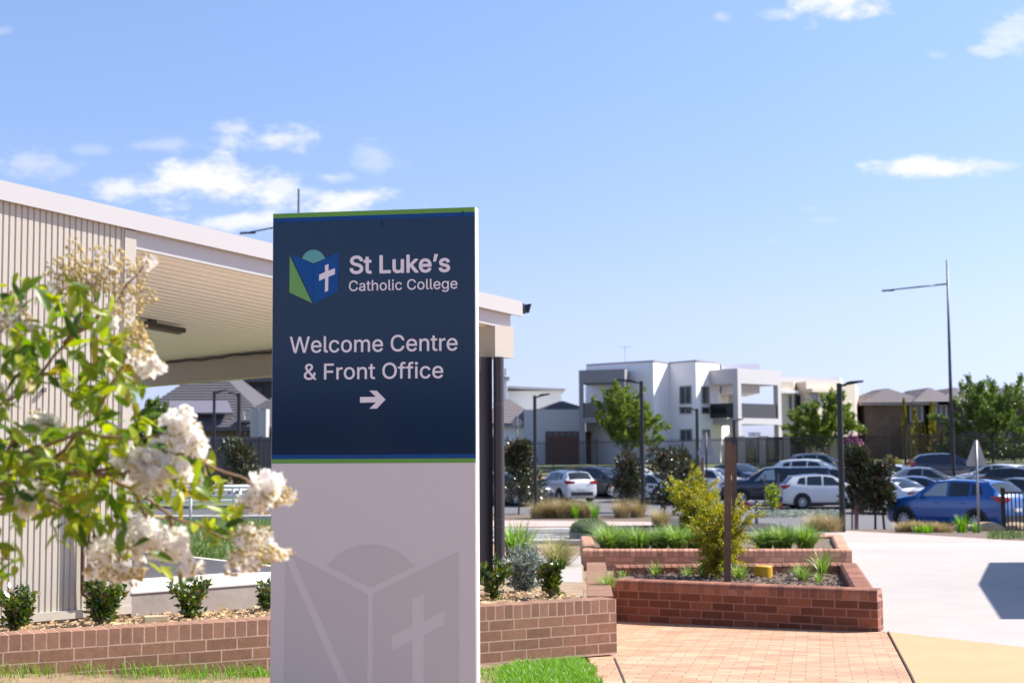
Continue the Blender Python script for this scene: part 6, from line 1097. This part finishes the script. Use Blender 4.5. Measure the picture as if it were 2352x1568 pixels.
PALE = M('cream_block', (.74, .60, .38), .85, var=.12, scale=20, bump=.2)
block('cream_block', 'cream stone block lying on the soil just behind the garden wall', 332, 1431, .415, (.19, .10, .05), R(24), PALE)
block('cream_offcut', 'thin cream slab lying flat behind the garden wall left of the cream block', 258, 1437, .41, (.20, .09, .012), R(26), PALE)
SAND = M('sandstone', (.56, .42, .25), .9, var=.25, scale=5, bump=.6, bscale=8)
def rock(label, px, Y, sc, seed):
    global RND
    RND = random.Random(seed); m_ = MB(); m_.ball((0, 0, 0), 1, 2, sc, .08); o = m_.build('sandstone_rock', SAND); g = gnd(px, Y); o.location = (g.x, Y, g.z + sc[2] * .45); return tag(o, label, 'rock', 'sandstone rocks beside the blue car')
rock('broad sandstone rock right of the steel sign post under the blue SUV’s bumper', 2258, 41.5, (.55, .3, .22), 1); rock('sandstone rock left of the steel sign post, before the rear wheel', 2208, 42.0, (.38, .25, .18), 2); rock('sandstone rock behind the short black bar fence', 2330, 43, (.5, .3, .2), 3)
# wheelie bins
def wbin(label, px, Y, lid, zadd=0.):
    g = gnd(px, Y); t = thing('wheelie_bin', label, 'bin', (g.x, Y, g.z + zadd)); m_ = MB(); m_.v = [Vector((sx * w, sy * w, z)) for z, w in ((.05, .22), (.95, .29)) for sx, sy in ((-1, -1), (1, -1), (1, 1), (-1, 1))]
    m_.f = [(0, 3, 2, 1), (4, 5, 6, 7), (0, 1, 5, 4), (1, 2, 6, 5), (2, 3, 7, 6), (3, 0, 4, 7)]; m_.build('body', M('bin_green_black', (.03, .04, .035), .6), t, world=False)
    m_ = MB(); m_.prism([(-.31, -.33, .95), (-.31, .33, 1.0), (-.31, .2, 1.09), (-.31, -.2, 1.05)], (.62, 0, 0)); m_.build('lid', lid, t, world=False)
    for s in (-1, 1): m_ = MB(); m_.lathe([(0, -.03), (.1, -.03), (.1, .03), (0, .03)], (s * .25, .27, .1), 'y', 12); m_.build('wheel', TYRE, t, world=False)
RL, GLd = M('red_lid', (.55, .03, .03), .5), M('green_lid', (.04, .35, .12), .5)
wbin('red lidded wheelie bin before the garage at the carport column’s edge', 1163, 90, RL); wbin('green lidded wheelie bin behind the car roofs before the golden conifers', 2115, 86.5, GLd, -.25); wbin('red lidded wheelie bin left of the green lidded one', 2101, 86, RL, -.35)
# white handrails under the carport
hr = thing('handrail', 'white tubular double handrail beyond the lawn under the carport', 'handrail', (gnd(450, 36).x, 36, 0)); WR = M('white_rail', (.82, .82, .82), .3)
for py, r in ((1118, .045), (1139, .035)): m_ = MB(); m_.tube([at(300, py + 2, 36), at(640, py - 2, 36)], r, 8); m_.build('rail', WR, hr, smooth=True)
for py, r in ((1126, .035), (1150, .03)): m_ = MB(); m_.tube([at(300, py + 2, 37.3), at(640, py - 2, 37.3)], r, 8); m_.build('rail', WR, hr, smooth=True)
for px in (342, 438, 536, 551): p = at(px, 1118, 36.05); m_ = MB(); m_.tube([(p.x, 36.05, -.06), p], .035, 8); m_.build('post', WR, hr, smooth=True)
# small bollard and red fitting by the navy pickup
g = gnd(1735, 52); m_ = MB(); m_.tube([(g.x, 52, g.z - .05), (g.x, 52, zof(1735, 1151, 52))], .06, 12); m_.lathe([(.07, 0), (.07, .04), (0, .06)], (g.x, 52, zof(1735, 1151, 52)), n=12); tag(m_.build('bollard', M('steel_bollard', (.22, .24, .26), .4, metal=.4), smooth=True, sharp=40), 'short grey steel bollard right of the golden bushes', 'bollard')
tr_ = thing('towing_trailer', 'low trailer drawbar with red wheels in front of the navy pickup', 'trailer', tuple(gnd(1752, 63)))
g = gnd(1752, 63); m_ = MB(); m_.tube([(g.x - 1.0, 63, g.z + .42), (g.x + .55, 63, g.z + .42)], .05, 8); m_.obox((g.x - .75, 62.8, g.z + .38), (.9, 0, 0), (0, .4, 0), (0, 0, .14)); m_.build('drawbar', M('pale_steel', (.6, .58, .57), .5), tr_)
for dx, rr in ((.55, .22), (-.85, .2)):
    m_ = MB(); m_.lathe([(.0, -.06), (rr, -.05), (rr, .05), (0, .06)], (g.x + dx, 62.75, g.z + rr + .12), 'y', 16); w = m_.build('wheel', M('red_wheel', (.55, .06, .06), .5), tr_, smooth=True, sharp=40)

# ---------------------------------------------------------------- houses
RENDER_W = M('white_render', (.95, .92, .93), .85, var=.03, scale=1); RENDER_G = M('grey_render', (.30, .285, .30), .85, var=.03); RENDER_C = M('cream_render', (.68, .58, .48), .85, var=.03); RENDER_L = M('light_render', (.56, .535, .55), .85, var=.03)
TILE = M('grey_roof_tile', (.175, .162, .178), .75, var=.12, scale=3); TILE_P = M('pinkish_roof_tile', (.36, .31, .31), .75, var=.12, scale=3); WOOD = M('brown_garage_door', (.19, .075, .05), .6, var=.15, scale=2); WGLASS = M('window_glass', (.04, .05, .06), .06, spec=.8); WFRAME = M('window_frame', (.60, .58, .58), .5); DGLASS = M('dark_balustrade', (.02, .025, .028), .1, spec=.7)
DRK = M('dark_recess', (.045, .04, .042), .8)
def hz(px, Y): d = ray(px, 1030); return Vector((d.x / d.y * Y, Y, 0))
def poly_house(mb, pts, z0, z1):                         # closed footprint, walls and flat top
    mb.prism([Vector((p.x, p.y, z0)) for p in pts], (0, 0, z1 - z0))
def win(par, p0, p1, out, z0, z1, frame=WFRAME, glass=WGLASS, mull=True, d=.05):
    """window on the wall line p0-p1 (xy points), out = outward unit normal"""
    e = (p1 - p0); L = e.length; e = e / L; f = MB(); w = .07
    o = Vector((p0.x, p0.y, 0)) + out * -.02; Z = lambda z: Vector((0, 0, z))
    for a, b, c, dd in ((0, L, z0, z0 + w), (0, L, z1 - w, z1), (0, w, z0 + w, z1 - w), (L - w, L, z0 + w, z1 - w)): f.obox(o + e * a + Z(c), e * (b - a), out * (d + .02), Z(dd - c))
    if mull: f.obox(o + e * (L / 2 - .02) + Z(z0 + w), e * .04, out * (d + .015), Z(z1 - z0 - 2 * w))
    fo = f.build('window', frame, par); g_ = MB(); g_.obox(o + e * w + Z(z0 + w), e * (L - 2 * w), out * .035, Z(z1 - z0 - 2 * w)); g_.build('pane', glass, fo); return fo
def outn(p0, p1): d = (p1 - p0); n = Vector((d.y, -d.x, 0)).normalized(); return n if n.y < 0 else -n
# -- white modern house
wh = thing('white_house', 'white two storey modern house with zigzag walls and framed balconies', 'house', tuple(hz(1560, 97) + Vector((0, 0, zg(97)))))
ZT = 7.57; zb = zg(95) - .3
K = [hz(1349, 100.2), hz(1503, 96), hz(1539, 98.4), hz(1601, 96), hz(1652, 98.6), hz(1660, 104), hz(1700, 112), hz(1345, 112)]
mb = MB(); poly_house(mb, K, zb, ZT); mb.build('wall', RENDER_W, wh)
mb = MB()
for a, b in zip(K[:5], K[1:5] + [K[5]]):
    n = outn(a, b); e = (b - a); mb.obox(a + n * .04 + Vector((0, 0, ZT - .02)), e, -n * .3, (0, 0, .10))
mb.build('parapet', RENDER_G, wh)
mb = MB(); mb.box(hz(1655, 102).x, hz(1742, 102).x, 101, 108, ZT - 2, zof(1700, 836, 101)); mb.build('upper_roof', RENDER_W, wh)
def on(a, b, px):                                        # point on wall line a-b seen in column px
    d = ray(px, 1030); dx = d.x / d.y; e = b - a; k = (a.x - dx * a.y) / (dx * e.y - e.x); return a + e * k
for (a, b, x0, x1, y0, y1, ml) in ((K[2], K[3], 1563, 1591, 886, 929, True), (K[2], K[3], 1563, 1591, 934, 951, True), (K[3], K[4], 1612, 1631, 885, 928, False), (K[3], K[4], 1612, 1631, 933, 950, False), (K[2], K[3], 1563, 1591, 985, 1012, True), (K[3], K[4], 1613, 1631, 985, 1012, False), (K[0], K[1], 1392, 1412, 893, 925, True)):
    p0, p1 = on(a, b, x0), on(a, b, x1); Y = p0.y; win(wh, p0, p1, outn(a, b), zof((x0 + x1) / 2, y1, Y), zof((x0 + x1) / 2, y0, Y), mull=ml)
def frame_porch(par, A, Bp, back, z0, ztop, beam, mid, legw, mat, base=True):
    """portal frame: front line A-Bp, running back by vector back; beam depth, mid = (z0,z1) balcony slab"""
    m_ = MB(); e = (Bp - A); L = e.length; e /= L; Z = lambda z: Vector((0, 0, z))
    for o in (A, Bp - e * legw): m_.obox(o + Z(z0), e * legw, back * (legw / back.length), Z(ztop - beam - z0))
    for o in (A + back * (1 - legw / back.length), Bp - e * legw + back * (1 - legw / back.length)): m_.obox(o + Z(z0), e * legw, back * (legw / back.length), Z(ztop - beam - z0))
    m_.obox(A + Z(ztop - beam), Bp - A, back, Z(beam)); m_.build('porch_frame', mat, par)
    if mid: m_ = MB(); m_.obox(A + e * legw + Z(mid[0]) , e * (L - 2 * legw), back, Z(mid[1] - mid[0])); m_.obox(A - e * .0 + Z(mid[0]), e * legw * .98, back * .98, Z(mid[1] - mid[0])) if False else None; m_.build('balcony_slab', mat, par)
A, Bp = hz(1697, 95.6), hz(1797, 99.6); back = Vector((-2.9, 3.6, 0))
frame_porch(wh, A, Bp, back, zb, 7.05, 1.0, (zof(1740, 974, 97), zof(1740, 960, 97)), .42, RENDER_L)
e_ = (Bp - A).normalized()
mb = MB(); mb.obox(A + e_ * .43 + outn(A, Bp) * -.1 + Vector((0, 0, zof(1740, 960, 97))), (Bp - A) - e_ * .86, -outn(A, Bp) * .03, (0, 0, 1.0)); mb.build('balustrade', DGLASS, wh)
mb = MB(); mb.obox(A + back.normalized() * .42 + Vector((0, 0, zof(1680, 960, 97))), back * .8, e_ * .04, (0, 0, 1.0)); mb.build('balustrade', DGLASS, wh)
mb = MB(); q0 = A + back; mb.obox(q0 + Vector((0, 0, zb)), (Bp - A) * .72, back * .8, (0, 0, 7.0 - zb)); mb.build('inner_wall', RENDER_W, wh)
p0 = q0 + (Bp - A) * .12; p1 = q0 + (Bp - A) * .5; win(wh, p0, p1, outn(A, Bp), zof(1720, 960, 99), zof(1720, 885, 99)); win(wh, p0, p1, outn(A, Bp), zb + .4, zof(1720, 985, 99), glass=WGLASS)
A2, B2 = hz(1331, 96.5), hz(1437, 95.2); back2 = Vector((.9, 4.6, 0))
frame_porch(wh, A2, B2, back2, zb, zof(1384, 849, 96), .86, (zof(1384, 970, 96), zof(1384, 958, 96)), .30, RENDER_G)
mb = MB(); e2 = (B2 - A2).normalized(); mb.obox(A2 + e2 * .31 + Vector((0, .1, zof(1384, 958, 96))), (B2 - A2) - e2 * .62, (0, .03, 0), (0, 0, 1.0)); mb.build('balustrade', DGLASS, wh)
aer = MB(); q = hz(1438, 101); aer.tube([q + Vector((0, 0, ZT)), q + Vector((0, 0, ZT + 1.4))], .02, 5)
for k in range(5): aer.tube([q + Vector((-.4 + .2 * k, -.3, ZT + 1.35)), q + Vector((-.4 + .2 * k, .3, ZT + 1.35))], .012, 4)
aer.tube([q + Vector((-.5, 0, ZT + 1.35)), q + Vector((.5, 0, ZT + 1.35))], .014, 4); aer.build('aerial', GALV, wh)
# -- garage house on the left
gh = thing('garage_house', 'low white house with brown panelled garage door and grey tiled hip roof', 'house', tuple(hz(1250, 99) + Vector((0, 0, zg(99)))))
mb = MB(); x0, x1 = hz(1204, 98).x, hz(1345, 98).x; mb.box(x0, x1, 98, 106, zb, zof(1270, 940, 98)); mb.build('wall', RENDER_L, gh)
mb = MB(); mb.box(hz(1100, 100).x, x0 + .0, 99.0, 108, zb, zof(1180, 975, 99)); mb.build('side_wall', RENDER_W, gh)
gd = MB(); zd = zof(1290, 990, 98)
for k in range(5): gd.box(hz(1253, 98).x, hz(1330, 98).x, 97.96 + .0, 98.02, zb + k * (zd - zb) / 5 + .012, zb + (k + 1) * (zd - zb) / 5)
gdo = gd.build('garage_door', WOOD, gh)
for k in range(5): m_ = MB(); a = 1257 + k * 15; m_.box(hz(a, 98).x, hz(a + 11, 98).x, 97.945, 97.985, zd - .42, zd - .1); m_.build('pane', WGLASS, gdo)
gd = MB(); gd.box(hz(1346, 97.6).x, hz(1362, 97.6).x, 99.9, 100.0, zb, zd); gd.build('door', WOOD, wh)
def hip(mb, x0, x1, y0, y1, ze, zr, ov=.5):
    a, b, c, d = Vector((x0 - ov, y0 - ov, ze)), Vector((x1 + ov, y0 - ov, ze)), Vector((x1 + ov, y1 + ov, ze)), Vector((x0 - ov, y1 + ov, ze)); w = min(x1 - x0, y1 - y0) / 2 + ov
    if x1 - x0 > y1 - y0: r0, r1 = Vector((x0 - ov + w, (y0 + y1) / 2, zr)), Vector((x1 + ov - w, (y0 + y1) / 2, zr)); fs = [(0, 1, 5, 4), (1, 2, 5), (2, 3, 4, 5), (3, 0, 4)]
    else: r0, r1 = Vector(((x0 + x1) / 2, y0 - ov + w, zr)), Vector(((x0 + x1) / 2, y1 + ov - w, zr)); fs = [(0, 1, 4), (1, 2, 5, 4), (2, 3, 5), (3, 0, 4, 5)]
    V = [a, b, c, d, r0, r1]
    for f in fs:                                          # each slope laid in overlapping tile courses
        P_ = [V[i] for i in f]; lo = [p for p in P_ if abs(p.z - ze) < 1e-6]; hi = [p for p in P_ if p.z > ze + 1e-6]; l0, l1 = lo[0], lo[1]
        if len(hi) == 2: h1, h0 = hi[0], hi[1]
        else: h0 = h1 = hi[0]
        N = max(4, int((h0 - l0).length / .36)); up = (l1 - l0).cross(h0 - l0).normalized()
        for k in range(N):
            s, t2 = k / N, (k + 1) / N; q0, q1, q2, q3 = l0.lerp(h0, s), l1.lerp(h1, s), l1.lerp(h1, t2), l0.lerp(h0, t2); mb.add([q0 + up * .05, q1 + up * .05, q2, q3, q0, q1], [(0, 1, 2, 3), (4, 5, 1, 0)])
    mb.add([a, b, c, d, a - Vector((0, 0, .22)), b - Vector((0, 0, .22)), c - Vector((0, 0, .22)), d - Vector((0, 0, .22))], [(0, 4, 5, 1), (1, 5, 6, 2), (2, 6, 7, 3), (3, 7, 4, 0), (4, 7, 6, 5)])
mb = MB(); hip(mb, hz(1095, 100).x, hz(1238, 100).x, 99, 107, zof(1180, 972, 99), zof(1200, 917, 103)); mb.build('roof', TILE_P, gh)
mb = MB(); hip(mb, hz(1240, 102).x, hz(1345, 102).x, 101, 107, zof(1290, 940, 101), zof(1290, 922, 104), .2); mb.build('roof', TILE, gh)
sh = thing('far_house', 'far white house with a flat skillion roof above the tiled roofs', 'house', tuple(hz(1240, 118) + Vector((0, 0, .9))))
mb = MB(); mb.box(hz(1157, 118).x, hz(1290, 118).x, 118, 124, .5, zof(1230, 897, 118)); mb.build('wall', RENDER_W, sh)
mb = MB(); mb.prism([(hz(1150, 118).x, 117.3, zof(1150, 886, 118)), (hz(1299, 118).x, 117.3, zof(1299, 893, 118)), (hz(1299, 118).x, 117.3, zof(1299, 897, 118)), (hz(1150, 118).x, 117.3, zof(1150, 892, 118))], (0, 7, 0)); mb.build('roof', RENDER_L, sh)
mb = MB(); mb.box(hz(1140, 110).x, hz(1165, 110).x, 112, 116, .5, zof(1160, 846, 112)); mb.build('tower', RENDER_W, sh); mb = MB(); mb.box(hz(1140, 110).x, hz(1171, 110).x, 111.5, 116, zof(1160, 869, 112), zof(1160, 866, 112)); mb.build('ledge', RENDER_G, sh)
# -- cream house
ch = thing('cream_house', 'cream two storey house with white flat roof right of the white house', 'house', tuple(hz(1880, 104) + Vector((0, 0, .7))))
K2 = [hz(1797, 103), hz(1826, 103.6), hz(1830, 105), hz(1855, 103), hz(1925, 105.6), hz(1968, 107), hz(1975, 116), hz(1790, 116)]
mb = MB(); poly_house(mb, K2, .3, zof(1850, 876, 103.5)); mb.build('wall', RENDER_C, ch)
mb = MB(); poly_house(mb, [hz(1798, 105), hz(1934, 107), hz(1940, 114), hz(1795, 114)], zof(1850, 880, 105), zof(1850, 864, 105)); mb.build('roof', M('white_roof', (.78, .77, .76), .6), ch)
for a, b, x0, x1, y0, y1 in ((K2[0], K2[1], 1811, 1821, 906, 955), (K2[2], K2[3], 1832, 1843, 906, 945), (K2[3], K2[4], 1865, 1880, 902, 935), (K2[3], K2[4], 1900, 1916, 905, 950)):
    p0, p1 = on(a, b, x0), on(a, b, x1); win(ch, p0, p1, outn(a, b), zof(x0, y1, p0.y), zof(x0, y0, p0.y), mull=False)
mb = MB(); n = outn(K2[3], K2[4]); mb.obox(K2[3] + n * .02 + Vector((0, 0, zof(1860, 900, 103))), K2[4] - K2[3], n * .5, (0, 0, .25)); mb.build('canopy', RENDER_C, ch)
mb = MB(); n = outn(K2[0], K2[1]); mb.obox(K2[0] + n * .02 + Vector((0, 0, zof(1810, 903, 103))), K2[1] - K2[0], n * .5, (0, 0, .2)); mb.build('canopy', RENDER_W, ch)
# -- brown brick townhouses
bh = thing('brick_townhouses', 'brown brick townhouses with grey hip roofs behind the slim conifers', 'house', tuple(hz(2090, 112) + Vector((0, 0, .7))))
def UVBOX(): pass
BRT = BRICKTEX('brown_house_brick', (.17, .115, .085), (.125, .08, .06), (.24, .19, .15), .25, .09, .012, axes='Object', bump=.1)
for n_ in BRT.node_tree.nodes:
    if n_.type == 'MAPPING': n_.inputs['Rotation'].default_value = (R(90), 0, 0)
ze = zof(2040, 924, 110); zz = .3
mb = MB(); mb.box(hz(1988, 110).x, hz(2086, 110).x, 110, 119, zz, ze); mb.build('wall', BRT, bh)
mb = MB(); mb.box(hz(2086, 110).x + .02, hz(2126, 110.6).x, 110.6, 119, zz, ze); mb.build('dark_wall', M('dark_render', (.10, .085, .085), .8), bh)
mb = MB(); mb.box(hz(2126, 110.6).x, hz(2147, 112).x, 112.2, 119, zz, ze); mb.build('recess', DRK, bh)
mb = MB(); mb.box(hz(2147, 110).x, hz(2420, 110).x, 110.2, 119, zz, ze); mb.build('wall', M('dark_brick', (.12, .095, .09), .85, var=.2, scale=8), bh)
for px in (2092, 2151, 2215, 2290): 
    a = hz(px, 110.6 if px < 2100 else 110.2); b = hz(px + (29 if px < 2100 else 26), a.y); win(bh, a, b, Vector((0, -1, 0)), zof(px, 968, a.y), zof(px, 928, a.y), frame=M('white_frame', (.75, .75, .75), .5))
mb = MB(); hip(mb, hz(1992, 110).x, hz(2120, 110).x, 110, 118, ze, zof(2062, 893, 114)); mb.build('roof', TILE_P, bh)
for a, b in ((2108, 2185), (2165, 2250), (2240, 2420)): mb = MB(); hip(mb, hz(a, 110).x, hz(b, 110).x, 109.7, 118.3, ze + .02, zof(2110, 893, 114)); mb.build('roof', TILE_P, bh)
mb = MB(); mb.box(hz(2077, 110).x, hz(2106, 108).x, 108, 110.5, zz, zof(2090, 975, 108)); mb.build('entry_wall', BRT, bh)
mb = MB(); mb.box(hz(2150, 109).x, hz(2172, 109).x, 108.6, 109, zz, zof(2160, 976, 109)); mb.build('entry_wall', BRT, bh)
mb = MB(); mb.box(hz(2318, 100).x, hz(2420, 100).x, 100, 104, zof(2350, 1003, 100), zof(2350, 991, 100)); mb.build('porch_roof', RENDER_L, bh)
rh = thing('far_house', 'grey tiled hip roof house rising at the right edge behind the big tree', 'house', tuple(hz(2340, 130) + Vector((0, 0, .9))))
mb = MB(); mb.box(hz(2300, 130).x, hz(2460, 130).x, 130, 140, .5, zof(2340, 925, 130)); mb.build('wall', RENDER_L, rh); mb = MB(); hip(mb, hz(2300, 130).x, hz(2460, 130).x, 130, 140, zof(2340, 925, 130), zof(2340, 888, 135)); mb.build('roof', TILE, rh)
mh = thing('far_house', 'pale far house glimpsed between cream house and brown brick house', 'house', tuple(hz(1975, 125) + Vector((0, 0, .9))))
mb = MB(); mb.box(hz(1960, 125).x, hz(1992, 125).x, 125, 132, .5, zof(1975, 962, 125)); mb.build('wall', RENDER_L, mh); mb = MB(); hip(mb, hz(1960, 125).x, hz(1990, 125).x, 125, 132, zof(1975, 962, 125), zof(1975, 943, 128), .3); mb.build('roof', TILE, mh)
# -- houses seen under the carport
lh = thing('grey_roof_house', 'single storey house with broad grey tiled hip roof seen under the carport', 'house', tuple(hz(480, 92) + Vector((0, 0, .6))))
mb = MB(); mb.box(hz(365, 92).x, hz(640, 92).x, 92, 102, .2, zof(500, 988, 92)); mb.build('wall', M('tan_wall', (.33, .26, .18), .9), lh)
mb = MB(); hip(mb, hz(290, 92).x, hz(612, 92).x, 92, 106, zof(470, 982, 92), zof(470, 842, 99), .6); mb.build('roof', TILE, lh)
mb = MB(); hip(mb, hz(520, 91).x, hz(740, 91).x, 90.6, 99, zof(560, 981, 91), zof(560, 905, 95), .5); mb.build('roof', TILE, lh)
mb = MB(); z_ = zof(470, 948, 94)
a, b = at(385, 947, 91.5), at(535, 947, 91.5); mb.add([a, b, at(523, 920, 93.4), at(389, 920, 93.4), a + Vector((0, .1, -.12)), b + Vector((0, .1, -.12)), at(523, 920, 93.4) + Vector((0, .1, -.12)), at(389, 920, 93.4) + Vector((0, .1, -.12))], [(0, 1, 2, 3), (0, 4, 5, 1), (1, 5, 6, 2), (2, 6, 7, 3), (3, 7, 4, 0), (4, 7, 6, 5)]); mb.build('solar_panel', M('solar_glass', (.22, .20, .23), .25), lh)
mb = MB(); q = at(588, 968, 89); mb.box(hz(592, 89).x, hz(611, 89).x, 89, 90.2, .3, zof(600, 939, 89)); mb.box(hz(572, 89).x, hz(592, 89).x, 89.3, 90.2, .3, zof(600, 938, 89)); tag(mb.build('cabinet', M('grey_cabinet', (.52, .52, .5), .6)), 'tall pale grey utility cabinet above the fence beside the sign', 'cabinet')
ds = MB(); q = at(564, 970, 90.5); ds.lathe([(.0, 0), (.35, .06), (.55, .16)], q, n=16); ds.tube([q - Vector((0, 0, .8)), q], .03, 6); ds.tube([q, q + Vector((-.1, -.1, .7))], .03, 5); ds.build('satellite_dish', M('dish_white', (.7, .7, .7), .5), lh)
uh = thing('dark_house', 'two storey dark grey house behind the broad tiled roof under the carport', 'house', tuple(hz(560, 108) + Vector((0, 0, .6))))
mb = MB(); mb.box(hz(478, 108).x, hz(700, 108).x, 108, 118, .3, zof(560, 878, 108)); mb.build('wall', M('beige_wall', (.42, .37, .32), .9), uh)
mb = MB(); mb.box(hz(556, 107).x, hz(700, 107).x, 106.5, 108.2, zof(600, 960, 107), zof(600, 872, 107)); mb.build('dark_bay', M('bay_charcoal', (.075, .075, .085), .7), uh)
mb = MB(); mb.prism([(hz(462, 106).x, 105.8, zof(470, 880, 106)), (hz(720, 106).x, 105.8, zof(700, 872, 106)), (hz(720, 106).x, 105.8, zof(700, 860, 106)), (hz(500, 106).x, 105.8, zof(500, 872, 106))], (0, 13, 0)); mb.build('roof', TILE, uh)
for x0, x1, y0, y1 in ((563, 582, 886, 918), (586, 604, 886, 918)): win(uh, hz(x0, 106.45), hz(x1, 106.45), Vector((0, -1, 0)), zof(x0, y1, 106.4), zof(x0, y0, 106.4), frame=DRK, mull=False)
win(uh, hz(492, 107.95), hz(512, 107.95), Vector((0, -1, 0)), zof(500, 900, 108), zof(500, 884, 108)); win(uh, hz(525, 107.95), hz(536, 107.95), Vector((0, -1, 0)), zof(530, 905, 108), zof(530, 886, 108), frame=DRK, mull=False)
cfn = MB(); a, b = hz(400, 84), hz(1150, 88)
for k in range(220):
    p = a.lerp(b, k / 220); q = a.lerp(b, (k + .82) / 220); cfn.obox(Vector((p.x, p.y, .2)), q - p, (0, .03, 0), (0, 0, zof(520, 1003, 84) - .2))
cfn.wall(a + Vector((0, .06, 0)), b + Vector((0, .06, 0)), .2, zof(520, 1003, 84) - .05, .04)
tag(cfn.build('colorbond_fence', M('grey_steel_fence', (.22, .21, .215), .6)), 'grey ribbed steel boundary fence behind the black bar fence under the carport', 'fence')
